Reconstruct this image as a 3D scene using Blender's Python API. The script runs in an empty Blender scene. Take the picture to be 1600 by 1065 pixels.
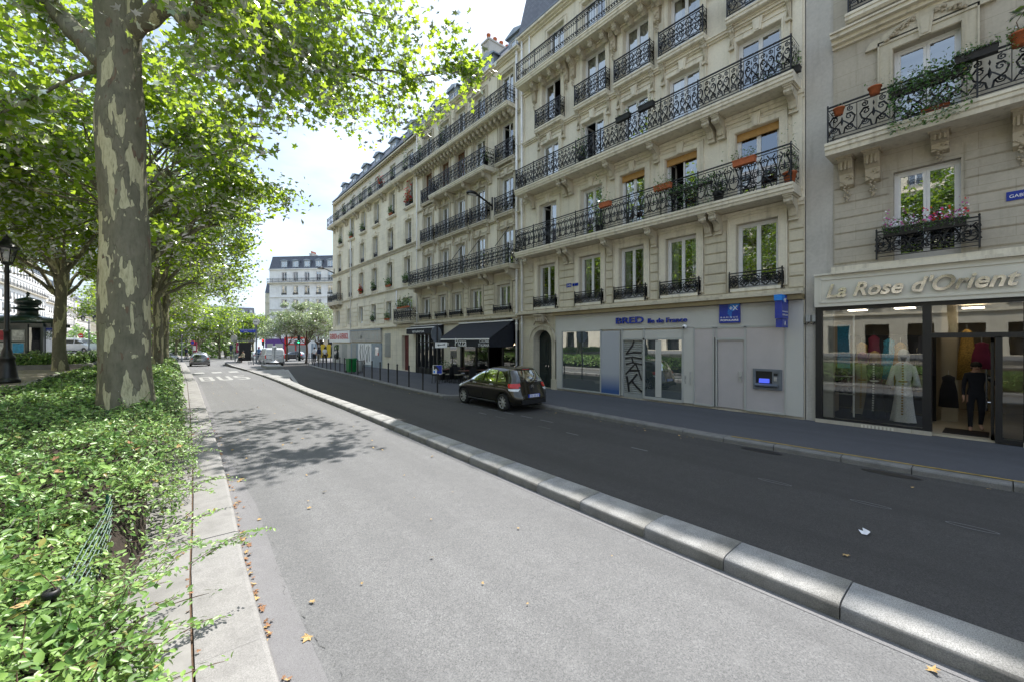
import bpy, bmesh, math, random
import numpy as np
from mathutils import Vector, Matrix, Euler, noise as mnoise
R_=math.radians
sc=bpy.context.scene; COL=sc.collection
PI=math.pi
# ---------------------------------------------------------------- camera, sky, sun, exposure
CAMH=2.4; F=640.0; VPX=265.0
ang=math.atan((800-VPX)/F)
FW=(math.sin(ang),math.cos(ang)); RT=(FW[1],-FW[0])
cam=bpy.data.cameras.new('camera'); cam.sensor_width=36; cam.lens=36*F/1600.0
cam.shift_y=-(534-532.5)/1600.0*-1; cam.clip_start=0.05; cam.clip_end=3000
co=bpy.data.objects.new('camera',cam); COL.objects.link(co); co.location=(0,0,CAMH)
co.rotation_euler=(PI/2,0,-ang); sc.camera=co
w=bpy.data.worlds.new('World'); sc.world=w; w.use_nodes=True
nt=w.node_tree; nt.nodes.clear()
SUN_DIR=Vector((.885,.466,0)).normalized()*math.cos(R_(62))+Vector((0,0,math.sin(R_(62))))
out=nt.nodes.new('ShaderNodeOutputWorld'); bg=nt.nodes.new('ShaderNodeBackground')
sky=nt.nodes.new('ShaderNodeTexSky'); sky.sky_type='NISHITA'; sky.sun_disc=False
sky.sun_elevation=R_(62); sky.sun_rotation=math.atan2(.885,.466); sky.altitude=50; sky.air_density=1.0; sky.dust_density=2.2; sky.ozone_density=1.0
# thin bright cloud veil mixed by direction
tc=nt.nodes.new('ShaderNodeTexCoord'); mp=nt.nodes.new('ShaderNodeMapping'); mp.inputs['Scale'].default_value=(1.2,1.2,3.2)
nz=nt.nodes.new('ShaderNodeTexNoise'); nz.inputs['Scale'].default_value=2.3; nz.inputs['Detail'].default_value=7; nz.inputs['Roughness'].default_value=.55
cr=nt.nodes.new('ShaderNodeValToRGB'); cr.color_ramp.elements[0].position=.30; cr.color_ramp.elements[1].position=.72
cr.color_ramp.elements[0].color=(.12,.12,.12,1); cr.color_ramp.elements[1].color=(.72,.72,.72,1)
mx=nt.nodes.new('ShaderNodeMix'); mx.data_type='RGBA'; mx.inputs['B'].default_value=(8.2,9.7,11.4,1)
L=nt.links.new
L(tc.outputs['Generated'],mp.inputs[0]); L(mp.outputs[0],nz.inputs[0]); L(nz.outputs[0],cr.inputs[0]); L(cr.outputs[0],mx.inputs['Factor'])
L(sky.outputs[0],mx.inputs['A']); L(mx.outputs['Result'],bg.inputs[0]); bg.inputs[1].default_value=.12; L(bg.outputs[0],out.inputs[0])
sl=bpy.data.lights.new('sun','SUN'); sl.energy=5.0; sl.angle=R_(.53); sl.color=(1,.96,.9)
so=bpy.data.objects.new('sun',sl); COL.objects.link(so); so.location=(20,20,60)
so.rotation_euler=SUN_DIR.to_track_quat('Z','Y').to_euler()
sc.view_settings.view_transform='Standard'; sc.view_settings.look='None'; sc.view_settings.exposure=.68; sc.view_settings.gamma=1
sc.render.engine='CYCLES'
sc.cycles.max_bounces=8; sc.cycles.transparent_max_bounces=24; sc.cycles.diffuse_bounces=4; sc.cycles.glossy_bounces=4
sc.cycles.caustics_reflective=False; sc.cycles.caustics_refractive=False; sc.cycles.sample_clamp_indirect=6
# ---------------------------------------------------------------- materials
MAT={}
def newmat(n):
    m=bpy.data.materials.new(n); m.use_nodes=True; MAT[n]=m
    t=m.node_tree; t.nodes.clear(); o=t.nodes.new('ShaderNodeOutputMaterial'); p=t.nodes.new('ShaderNodeBsdfPrincipled')
    t.links.new(p.outputs[0],o.inputs[0]); return m,t,p,o
def N(t,typ,**k):
    n=t.nodes.new('ShaderNode'+typ)
    for a,b in k.items(): setattr(n,a,b)
    return n
def texco(t,scale=(1,1,1),src='Object'):
    a=N(t,'TexCoord'); b=N(t,'Mapping'); b.inputs['Scale'].default_value=scale; t.links.new(a.outputs[src],b.inputs[0]); return b.outputs[0]
def noise(t,vec,scale,detail=4,rough=.55):
    n=N(t,'TexNoise'); n.inputs['Scale'].default_value=scale; n.inputs['Detail'].default_value=detail; n.inputs['Roughness'].default_value=rough
    t.links.new(vec,n.inputs['Vector']); return n.outputs[0]
def ramp(t,fac,stops):
    r=N(t,'ValToRGB'); e=r.color_ramp.elements
    while len(e)<len(stops): e.new(.5)
    for i,(p,c) in enumerate(stops):
        e[i].position=p; e[i].color=(*c,1) if len(c)==3 else c
    t.links.new(fac,r.inputs[0]); return r.outputs[0]
def mixc(t,f,a,b,typ='MIX'):
    m=N(t,'Mix',data_type='RGBA',blend_type=typ)
    for k,v in (('Factor',f),('A',a),('B',b)):
        if isinstance(v,(int,float)): m.inputs[k].default_value=v
        elif isinstance(v,tuple): m.inputs[k].default_value=(*v[:3],1)
        else: t.links.new(v,m.inputs[k])
    return m.outputs['Result']
def bump(t,h,p,strength=.3,dist=.02):
    b=N(t,'Bump'); b.inputs['Strength'].default_value=strength; b.inputs['Distance'].default_value=dist
    t.links.new(h,b.inputs['Height']); t.links.new(b.outputs[0],p.inputs['Normal']); return b
def simple(n,col,rough=.6,metal=0,var=.12,nscale=6,spec=.5,coat=0,bmp=0):
    m,t,p,o=newmat(n); v=texco(t); f=noise(t,v,nscale,5)
    a=tuple(c*(1-var) for c in col); b=tuple(min(1,c*(1+var)) for c in col)
    c=ramp(t,f,[(.3,a),(.7,b)]); t.links.new(c,p.inputs['Base Color'])
    p.inputs['Roughness'].default_value=rough; p.inputs['Metallic'].default_value=metal
    p.inputs['Specular IOR Level'].default_value=spec; p.inputs['Coat Weight'].default_value=coat
    if bmp: bump(t,noise(t,v,nscale*6,4),p,bmp,.01)
    return m
def stone(n,col,joints=None,dirt=.5,warm=(.30,.24,.15)):
    m,t,p,o=newmat(n); v=texco(t)
    f=noise(t,v,.7,6,.6); f2=noise(t,v,14,6,.7)
    c=ramp(t,f,[(.28,tuple(k*.80 for k in col)),(.5,col),(.75,tuple(min(1,k*1.10) for k in col))])
    c=mixc(t,.22,c,ramp(t,f2,[(.3,tuple(k*.6 for k in col)),(.62,tuple(min(1,k*1.2) for k in col))]))
    vs=texco(t,(5,5,.35)); s=noise(t,vs,1.0,5,.6)
    sm=ramp(t,s,[(.52,(0,0,0)),(.78,(dirt,dirt,dirt))]); c=mixc(t,sm,c,tuple(k*.55 for k in warm))
    h=f2
    if joints:
        bw,bh,off=joints
        a=N(t,'TexCoord'); sp=N(t,'SeparateXYZ'); cb=N(t,'CombineXYZ'); t.links.new(a.outputs['Object'],sp.inputs[0])
        t.links.new(sp.outputs[0],cb.inputs[0]); t.links.new(sp.outputs[2],cb.inputs[1])
        br=N(t,'TexBrick'); br.offset=off; br.inputs['Scale'].default_value=1; br.inputs['Mortar Size'].default_value=.006; br.inputs['Mortar Smooth'].default_value=.3
        br.inputs['Brick Width'].default_value=bw; br.inputs['Row Height'].default_value=bh
        br.inputs['Color1'].default_value=(1,1,1,1); br.inputs['Color2'].default_value=(.86,.86,.86,1); br.inputs['Mortar'].default_value=(.45,.42,.36,1)
        t.links.new(cb.outputs[0],br.inputs['Vector']); c=mixc(t,.5,c,br.outputs[0],'MULTIPLY')
    t.links.new(c,p.inputs['Base Color']); p.inputs['Roughness'].default_value=.88; p.inputs['Specular IOR Level'].default_value=.25
    bump(t,h,p,.25,.012); return m
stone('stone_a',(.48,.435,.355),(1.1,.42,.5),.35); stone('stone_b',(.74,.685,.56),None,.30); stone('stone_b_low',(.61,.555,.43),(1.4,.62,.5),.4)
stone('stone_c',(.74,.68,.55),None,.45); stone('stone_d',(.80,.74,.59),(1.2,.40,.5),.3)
stone('trim',(.54,.49,.38),None,.65); stone('trim_b',(.72,.665,.54),None,.5); stone('plaster',(.50,.475,.43),None,.35); stone('ochre',(.26,.205,.11),None,.5)
stone('white_stone',(.86,.85,.83),None,.2); stone('carved',(.46,.40,.30),None,.8)
simple('iron',(.006,.007,.010),.45,0,.3,20); simple('white_paint',(.74,.74,.74),.4,0,.05); simple('cream_paint',(.62,.57,.46),.5,0,.06)
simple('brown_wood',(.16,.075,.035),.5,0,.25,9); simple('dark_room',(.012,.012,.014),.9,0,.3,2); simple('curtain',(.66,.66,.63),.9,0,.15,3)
simple('orange_blind',(.42,.235,.07),.7,0,.15,12); simple('zinc',(.26,.30,.34),.45,.35,.15,3); simple('lead',(.17,.19,.22),.5,.3,.2,3)
simple('terracotta',(.42,.12,.045),.8,0,.2,12,bmp=.2); simple('soil',(.035,.025,.018),.95,0,.4,20); simple('black_plastic',(.012,.012,.013),.5,0,.2)
simple('black_metal',(.010,.010,.011),.35,0,.2); simple('grey_panel',(.52,.51,.475),.4,.0,.04,1.5); simple('grey_frame',(.42,.425,.40),.4,0,.04,2)
simple('grey_film',(.47,.435,.43),.16,0,.05,2,.6); simple('dark_green_paint',(.008,.018,.020),.4,0,.3,8); simple('red_paint_door',(.13,.015,.018),.45,0,.3,6)
simple('blue_sign',(.006,.03,.30),.25,0,.12,3); simple('light_blue',(.01,.22,.72),.25,0,.1); simple('white_sign',(.85,.85,.85),.35,0,.04)
simple('cream_sign',(.66,.63,.54),.4,0,.04,2); simple('chrome',(.72,.71,.70),.10,1,.25,9); simple('steel',(.50,.50,.49),.35,.4,.1)
simple('awning_cloth',(.008,.010,.016),.8,0,.35,5); simple('grey_shutter',(.36,.37,.36),.45,.2,.1,3); simple('graffiti',(.012,.012,.014),.5)
simple('bluegrey',(.30,.35,.40),.55,0,.12,2); simple('red_letter',(.50,.03,.04),.5); simple('red_plastic',(.60,.02,.02),.3); simple('shop_red',(.70,.015,.02),.4,0,.08)
simple('purple',(.16,.07,.30),.5,0,.1); simple('green_plastic',(.01,.20,.05),.4,0,.12); simple('bright_red_lamp',(.55,.015,.01),.15,0,.1,20,.6)
simple('rubber',(.015,.015,.015),.8,0,.2,20); simple('taxi_grey',(.17,.17,.175),.22,.6,.06,3,.5,.8); simple('car_brown',(.024,.020,.012),.2,.55,.1,3,.5,1.0)
simple('van_white',(.66,.68,.70),.3,0,.05,2,.5,.5); simple('dark_car',(.02,.022,.03),.25,.3,.1,3,.5,.8); simple('plate_white',(.75,.75,.75),.4); simple('plate_blue',(.01,.05,.5),.4)
simple('trousers_dark',(.015,.016,.022),.9); simple('cloth_white',(.72,.72,.74),.85); simple('cloth_navy',(.015,.022,.06),.85); simple('cloth_beige',(.36,.32,.24),.85)
simple('cloth_blue',(.10,.20,.40),.85); simple('skin_light',(.50,.30,.21),.6); simple('skin_dark',(.11,.055,.035),.6); simple('hair_dark',(.012,.010,.008),.7); simple('cloth_red',(.35,.02,.05),.8)
simple('tile_floor',(.45,.40,.30),.35,0,.08,1.5); simple('shop_wall',(.40,.35,.26),.8,0,.08,1.5); simple('gold_cloth',(.36,.22,.05),.6,.3,.5,30); simple('bust_black',(.012,.012,.014),.5)
simple('gown',(.82,.81,.79),.7,0,.18,38,bmp=.5); simple('blond',(.45,.26,.08),.7); simple('turquoise',(.02,.25,.42),.7,0,.5,25); simple('wine',(.18,.015,.05),.8)
simple('litter_leaf',(.46,.31,.13),.75,0,.45,30); simple('litter_brown',(.27,.14,.07),.8,0,.5,30); simple('paper',(.75,.76,.80),.7); simple('flower_pink',(.48,.06,.30),.6,0,.3,60); simple('flower_white',(.75,.72,.78),.6); simple('flower_red',(.65,.03,.02),.6)
simple('mesh_green',(.01,.09,.06),.5,0,.4,40); simple('wood_brown',(.10,.06,.035),.8,0,.35,20); simple('poster_red',(.45,.03,.05),.4,0,.3,10); simple('poster_blue',(.05,.35,.62),.4,0,.3,10); simple('poster_light',(.6,.6,.58),.4,0,.4,10)
simple('kiosk_green',(.006,.025,.022),.3,0,.2,6,.5,.4); simple('concrete',(.25,.243,.232),.85,0,.20,3,bmp=.3); simple('yellow_paint',(.62,.42,.03),.6); simple('shop_dark',(.010,.010,.012),.4)
def slate():
    m,t,p,o=newmat('slate'); a=N(t,'TexCoord'); sp=N(t,'SeparateXYZ'); cb=N(t,'CombineXYZ'); t.links.new(a.outputs['Object'],sp.inputs[0])
    t.links.new(sp.outputs[0],cb.inputs[0]); t.links.new(sp.outputs[2],cb.inputs[1])
    br=N(t,'TexBrick'); br.inputs['Scale'].default_value=1; br.inputs['Mortar Size'].default_value=.008; br.inputs['Brick Width'].default_value=.22; br.inputs['Row Height'].default_value=.14
    br.inputs['Color1'].default_value=(.075,.085,.11,1); br.inputs['Color2'].default_value=(.12,.13,.16,1); br.inputs['Mortar'].default_value=(.02,.022,.03,1)
    t.links.new(cb.outputs[0],br.inputs['Vector']); t.links.new(br.outputs[0],p.inputs['Base Color']); p.inputs['Roughness'].default_value=.5; bump(t,br.outputs[1],p,.4,.01)
slate()
def glassmat(n,tint=(.75,.8,.8),base=.10,rough=0.0,trans=True,dark=(.01,.012,.014)):
    m,t,p,o=newmat(n); t.nodes.remove(p)
    g=N(t,'BsdfGlossy'); g.inputs['Roughness'].default_value=rough; g.inputs['Color'].default_value=(.93,.96,.97,1)
    if trans: b=N(t,'BsdfTransparent'); b.inputs['Color'].default_value=(*tint,1)
    else: b=N(t,'BsdfDiffuse'); b.inputs['Color'].default_value=(*dark,1)
    fr=N(t,'Fresnel'); fr.inputs['IOR'].default_value=1.5; ma=N(t,'Math',operation='ADD',use_clamp=True); ma.inputs[1].default_value=base
    mx=N(t,'MixShader'); t.links.new(fr.outputs[0],ma.inputs[0]); t.links.new(ma.outputs[0],mx.inputs[0]); t.links.new(b.outputs[0],mx.inputs[1]); t.links.new(g.outputs[0],mx.inputs[2]); t.links.new(mx.outputs[0],o.inputs[0])
    v=texco(t); nn=noise(t,v,1.3,1); bp=N(t,'Bump'); bp.inputs['Strength'].default_value=.015; bp.inputs['Distance'].default_value=.05; t.links.new(nn,bp.inputs['Height']); t.links.new(bp.outputs[0],g.inputs['Normal'])
glassmat('glass',base=.32); glassmat('shop_glass',(.90,.93,.93),base=.11); glassmat('car_glass',trans=False,base=.05); glassmat('dark_glass',trans=False,base=.20)
def emis(n,col,s):
    m,t,p,o=newmat(n); p.inputs['Base Color'].default_value=(*col,1); p.inputs['Emission Color'].default_value=(*col,1); p.inputs['Emission Strength'].default_value=s
emis('green_light',(.05,1,.35),3); emis('warm_bulb',(1,.72,.4),14); emis('red_light',(1,.03,.02),2.5); emis('screen_blue',(.08,.12,.75),.5); emis('shop_lamp',(1,.85,.62),5)
def asphalt(n,a,b,sparkle,sc_=1.0):
    m,t,p,o=newmat(n); v=texco(t); f=noise(t,v,95*sc_,4,.8); f3=noise(t,v,.45,5,.6); f4=noise(t,v,5,4,.6)
    vo=N(t,'TexVoronoi'); vo.inputs['Scale'].default_value=85*sc_; t.links.new(v,vo.inputs['Vector'])
    c=ramp(t,f,[(.36,tuple(k*.42 for k in a)),(.47,a),(.66,b)])
    c=mixc(t,ramp(t,vo.outputs['Color'],[(.60,(0,0,0)),(.85,(sparkle,)*3)]),c,tuple(min(1,k*1.9) for k in b))
    c=mixc(t,ramp(t,f3,[(.38,(0,0,0)),(.66,(.28,.28,.28))]),c,tuple(k*.74 for k in a))
    c=mixc(t,ramp(t,f4,[(.5,(0,0,0)),(.8,(.3,.3,.3))]),c,tuple(k*1.15 for k in b))
    # worn patches and tyre-polished bands along the street
    vb=texco(t,(1,.03,1)); bnd=noise(t,vb,1.4,3,.5); c=mixc(t,ramp(t,bnd,[(.42,(0,0,0)),(.68,(.42,.42,.42))]),c,tuple(k*.7 for k in a))
    t.links.new(c,p.inputs['Base Color']); p.inputs['Roughness'].default_value=.85; p.inputs['Specular IOR Level'].default_value=.3; bump(t,f,p,.7,.006)
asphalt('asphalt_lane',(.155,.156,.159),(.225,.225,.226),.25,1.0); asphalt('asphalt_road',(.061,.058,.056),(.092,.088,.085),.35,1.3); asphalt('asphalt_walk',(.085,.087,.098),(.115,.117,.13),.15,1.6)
asphalt('gutter_grey',(.20,.197,.203),(.25,.247,.252),.1,2.0); asphalt('dusty_ground',(.27,.24,.20),(.36,.32,.27),.2,.5)
def granite(n,a,b):
    m,t,p,o=newmat(n); v=texco(t); f=noise(t,v,120,3,.8); f2=noise(t,v,3,5,.6); f3=noise(t,texco(t,(1,1,6)),9,4)
    c=ramp(t,f,[(.36,a),(.62,b)]); c=mixc(t,ramp(t,f2,[(.45,(0,0,0)),(.72,(.45,.45,.45))]),c,tuple(k*.5 for k in a)); t.links.new(c,p.inputs['Base Color'])
    t.links.new(ramp(t,f2,[(.3,(.58,)*3),(.7,(.82,)*3)]),p.inputs['Roughness']); bump(t,f3,p,.35,.006)
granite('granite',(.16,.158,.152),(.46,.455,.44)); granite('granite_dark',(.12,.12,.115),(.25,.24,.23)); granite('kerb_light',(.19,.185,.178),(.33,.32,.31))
simple('yellow_worn',(.34,.24,.06),.8,0,.4,9); simple('crack_dark',(.10,.10,.10),.9); simple('line_paint',(.33,.33,.32),.7,0,.30,14)
def leafmat(n,c1,c2,tr,emit=None,tmix=.45,hue=3.0,ior=1.30,gr=.5):
    m,t,p,o=newmat(n); t.nodes.remove(p); g=N(t,'NewGeometry'); 
    rr=ramp(t,g.outputs['Random Per Island'],[(0,c1),(.6,c2),(.955,tuple(min(1,k*1.3) for k in c2)),(1.0,(.42,.30,.08))])
    v=texco(t); f=noise(t,v,hue,2); c=mixc(t,ramp(t,f,[(.35,(0,0,0)),(.65,(.5,.5,.5))]),rr,c1)
    d=N(t,'BsdfDiffuse'); tl=N(t,'BsdfTranslucent'); gl=N(t,'BsdfGlossy'); gl.inputs['Roughness'].default_value=gr
    t.links.new(c,d.inputs[0]); tcx=mixc(t,.68,c,tr); t.links.new(tcx,tl.inputs[0])
    m1=N(t,'MixShader'); m1.inputs[0].default_value=tmix; t.links.new(d.outputs[0],m1.inputs[1]); t.links.new(tl.outputs[0],m1.inputs[2])
    m2=N(t,'MixShader'); fr=N(t,'Fresnel'); fr.inputs[0].default_value=ior; t.links.new(fr.outputs[0],m2.inputs[0]); t.links.new(m1.outputs[0],m2.inputs[1]); t.links.new(gl.outputs[0],m2.inputs[2]); t.links.new(m2.outputs[0],o.inputs[0])
leafmat('plane_leaf',(.050,.14,.010),(.15,.28,.018),(.66,.86,.07),tmix=.62); leafmat('hedge_leaf',(.045,.14,.025),(.29,.46,.12),(.56,.72,.15),tmix=.30,hue=1.2,ior=1.42,gr=.38)
leafmat('pale_leaf',(.16,.25,.10),(.36,.46,.24),(.6,.7,.35),tmix=.4); leafmat('pot_leaf',(.03,.09,.02),(.09,.2,.04),(.25,.4,.06),tmix=.35)
def bark():
    m,t,p,o=newmat('plane_bark'); dv=texco(t,(1,1,.55)); v0=texco(t,(1,1,.30))
    dn=N(t,'TexNoise'); dn.inputs['Scale'].default_value=5; dn.inputs['Detail'].default_value=3; t.links.new(v0,dn.inputs['Vector'])
    def warp(sc_,amt):
        v=texco(t,sc_); m_=N(t,'Vector' if False else 'VectorMath',operation='MULTIPLY_ADD'); t.links.new(dn.outputs['Color'],m_.inputs[0]); m_.inputs[1].default_value=(amt,)*3; t.links.new(v,m_.inputs[2]); return m_.outputs[0]
    f2=noise(t,texco(t,(1,1,.5)),7,5,.6); f3=noise(t,texco(t,(1,1,.18)),26,5,.7)
    base=ramp(t,f2,[(.3,(.135,.128,.085)),(.5,(.185,.172,.118)),(.72,(.235,.21,.15))])
    h=[]; tz=N(t,'TexCoord'); sz=N(t,'SeparateXYZ'); t.links.new(tz.outputs['Object'],sz.inputs[0]); mz=N(t,'Math',operation='MULTIPLY',use_clamp=True); mz.inputs[1].default_value=.12; t.links.new(sz.outputs[2],mz.inputs[0]); zf=mz.outputs[0]
    def layer(c,scale,detail,th,col,vs,amt,rim=(.10,.09,.06)):
        g=noise(t,warp(vs,amt),scale,detail,.5)
        if col is cream and scale<10:
            ad=N(t,'Math',operation='ADD'); t.links.new(g,ad.inputs[0]); t.links.new(ramp(t,zf,[(.0,(.038,)*3),(.50,(.034,)*3),(.62,(0,0,0))]),ad.inputs[1]); g=ad.outputs[0]
        c=mixc(t,ramp(t,g,[(th-.012,(0,0,0)),(th-.004,(.65,.65,.65)),(th,(.65,.65,.65))]),c,rim)
        c=mixc(t,ramp(t,g,[(th-.002,(0,0,0)),(th+.003,(1,1,1))]),c,col); h.append(ramp(t,g,[(th-.004,(1,1,1)),(th+.004,(0,0,0))])); return c
    olive=ramp(t,f2,[(.35,(.20,.195,.125)),(.7,(.27,.25,.17))]); cream=ramp(t,f3,[(.3,(.46,.42,.25)),(.7,(.62,.58,.38))]); brown=ramp(t,f3,[(.3,(.13,.085,.055)),(.7,(.22,.15,.10))])
    c=layer(base,3.2,3,.565,olive,(1,1,.33),.25); c=layer(c,5.0,3,.665,brown,(1,1,.45),.3); c=layer(c,3.9,2.2,.595,cream,(1.15,1.0,.27),.22)
    c=layer(c,11,2,.69,cream,(1,1,.55),.2)
    c=mixc(t,ramp(t,f3,[(.35,(.35,.35,.35)),(.48,(0,0,0))]),c,(.085,.075,.055))
    t.links.new(c,p.inputs['Base Color']); p.inputs['Roughness'].default_value=.85
    hh=mixc(t,.5,h[0],h[2],'MULTIPLY'); hh=mixc(t,.4,hh,f3); bump(t,hh,p,.8,.02)
bark()
# ---------------------------------------------------------------- mesh builder
class MB:
    def __init__(s): s.v=[]; s.f=[]; s.m=[]; s.mats=[]; s.cur=0; s.sm=[]; s.smooth=False
    def mat(s,n):
        if n not in s.mats: s.mats.append(n)
        s.cur=s.mats.index(n); return s
    def add(s,vs,fs):
        b=len(s.v); s.v+= [tuple(x) for x in vs]; s.f+=[tuple(b+i for i in f) for f in fs]; s.m+=[s.cur]*len(fs); s.sm+=[s.smooth]*len(fs)
    def box(s,x0,x1,y0,y1,z0,z1):
        if x1<x0:x0,x1=x1,x0
        if y1<y0:y0,y1=y1,y0
        if z1<z0:z0,z1=z1,z0
        s.add([(x0,y0,z0),(x1,y0,z0),(x1,y1,z0),(x0,y1,z0),(x0,y0,z1),(x1,y0,z1),(x1,y1,z1),(x0,y1,z1)],
              [(0,3,2,1),(4,5,6,7),(0,1,5,4),(1,2,6,5),(2,3,7,6),(3,0,4,7)])
    def obox(s,c,dx,dy,dz,rot=None):
        rot=rot or Matrix.Identity(3); c=Vector(c); vs=[]
        for z in(-1,1):
            for x,y in((-1,-1),(1,-1),(1,1),(-1,1)): vs.append(c+rot@Vector((x*dx/2,y*dy/2,z*dz/2)))
        s.add(vs,[(0,3,2,1),(4,5,6,7),(0,1,5,4),(1,2,6,5),(2,3,7,6),(3,0,4,7)])
    def quad(s,a,b,c,d): s.add([a,b,c,d],[(0,1,2,3)])
    def prism(s,poly,a0,a1,axis='x'):
        n=len(poly); f={'x':lambda p,a:(a,p[0],p[1]),'y':lambda p,a:(p[0],a,p[1]),'z':lambda p,a:(p[0],p[1],a)}[axis]
        s.add([f(p,a0) for p in poly]+[f(p,a1) for p in poly],[tuple(range(n-1,-1,-1)),tuple(range(n,2*n))]+[(i,(i+1)%n,n+(i+1)%n,n+i) for i in range(n)])
    def tube(s,pts,r,n=6,caps=True,flat=None):
        pts=[Vector(p) for p in pts]; k=len(pts)
        if k<2: return
        rs=r if isinstance(r,(list,tuple)) else [r]*k
        vs=[];prev=None
        for i,p in enumerate(pts):
            d=(pts[min(i+1,k-1)]-pts[max(i-1,0)])
            if d.length<1e-9: d=Vector((0,0,1))
            d.normalize()
            if prev is None:
                up=Vector((0,0,1)) if abs(d.z)<.9 else Vector((1,0,0)); a=d.cross(up).normalized()
            else:
                a=prev-d*prev.dot(d)
                if a.length<1e-6: a=d.orthogonal()
                a.normalize()
            prev=a; b=d.cross(a)
            for j in range(n):
                t=2*PI*j/n; vs.append(p+(a*math.cos(t)+b*math.sin(t))*rs[i])
        fs=[(i*n+j,i*n+(j+1)%n,(i+1)*n+(j+1)%n,(i+1)*n+j) for i in range(k-1) for j in range(n)]
        if caps: fs+=[tuple(range(n-1,-1,-1)),tuple(range((k-1)*n,k*n))]
        s.add(vs,fs)
    def lathe(s,prof,c=(0,0,0),n=16,sx=1,sy=1,caps=True):
        vs=[(c[0]+r*math.cos(2*PI*j/n)*sx,c[1]+r*math.sin(2*PI*j/n)*sy,c[2]+z) for r,z in prof for j in range(n)]
        k=len(prof); fs=[(i*n+j,i*n+(j+1)%n,(i+1)*n+(j+1)%n,(i+1)*n+j) for i in range(k-1) for j in range(n)]
        if caps: fs+=[tuple(range(n-1,-1,-1)),tuple(range((k-1)*n,k*n))]
        s.add(vs,fs)
    def mesh(s,name):
        me=bpy.data.meshes.new(name); me.from_pydata([tuple(v) for v in s.v],[],s.f)
        for m in (s.mats or ['concrete']): me.materials.append(MAT[m])
        if s.f:
            me.polygons.foreach_set('material_index',s.m); me.polygons.foreach_set('use_smooth',s.sm)
        me.update(); return me
    def build(s,name,parent=None,loc=None,rot=None):
        return inst(s.mesh(name),name,parent,loc,rot)
def inst(me,name,parent=None,loc=None,rot=None,scale=None):
    o=bpy.data.objects.new(name,me); COL.objects.link(o)
    if parent is not None: o.parent=parent
    if loc is not None: o.location=loc
    if rot is not None: o.rotation_euler=rot if not isinstance(rot,(int,float)) else (0,0,rot)
    if scale is not None: o.scale=scale if not isinstance(scale,(int,float)) else (scale,)*3
    return o
def tag(o,label=None,cat=None,group=None,kind=None):
    if label: o['label']=label
    if cat: o['category']=cat
    if group: o['group']=group
    if kind: o['kind']=kind
    return o
def thing(name,label,cat,loc=(0,0,0),rot=0,group=None,kind=None):
    o=inst(None,name,None,loc,rot); o.empty_display_size=.3; return tag(o,label,cat,group,kind)
def dup(o,parent=None,loc=None,rot=None,label=None,group=None,scale=None):
    c=o.copy(); COL.objects.link(c)
    if parent is not None: c.parent=parent
    if loc is not None: c.location=loc
    if rot is not None: c.rotation_euler=rot if not isinstance(rot,(int,float)) else (0,0,rot)
    if scale is not None: c.scale=scale if not isinstance(scale,(int,float)) else (scale,)*3
    if label: c['label']=label
    if group: c['group']=group
    for ch in list(KIDS.get(o.name,[])) or [x for x in o.children]: dup(ch,c)
    return c
KIDS={}
def text(name,body,size,mat,parent=None,mtx=None,extrude=.01,shear=0,offset=0,align='LEFT',spacing=1,width=None):
    cu=bpy.data.curves.new(name,'FONT'); cu.body=body; cu.size=size; cu.extrude=extrude; cu.shear=shear; cu.offset=offset; cu.align_x=align; cu.space_character=spacing; cu.resolution_u=4
    tmp=bpy.data.objects.new(name,cu); COL.objects.link(tmp); dg=bpy.context.evaluated_depsgraph_get(); dg.update()
    me=bpy.data.meshes.new_from_object(tmp.evaluated_get(dg)); bpy.data.objects.remove(tmp); bpy.data.curves.remove(cu)
    me.materials.clear(); me.materials.append(MAT[mat])
    if width:
        xs=[v.co.x for v in me.vertices]; wd=max(xs)-min(xs); me.transform(Matrix.Diagonal((width/wd,1,1,1)))
    if mtx is not None: me.transform(mtx)
    return inst(me,name,parent)
def TM(o,xdir,ydir):   # matrix that lays text in a plane: origin, reading direction, up direction
    x=Vector(xdir).normalized(); y=Vector(ydir).normalized(); z=x.cross(y)
    return Matrix(((x.x,y.x,z.x,o[0]),(x.y,y.y,z.y,o[1]),(x.z,y.z,z.z,o[2]),(0,0,0,1)))
def rz(y): return -.02*max(0.0,y-45)
def gz(x,y):
    a=rz(y)
    if x>=-.4: return a
    b=1.1 if y<80 else 1.1-.02*(y-80)
    t=min(1,(-.4-x)/2.8); t=t*t*(3-2*t); return a+(b-a)*t
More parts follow.
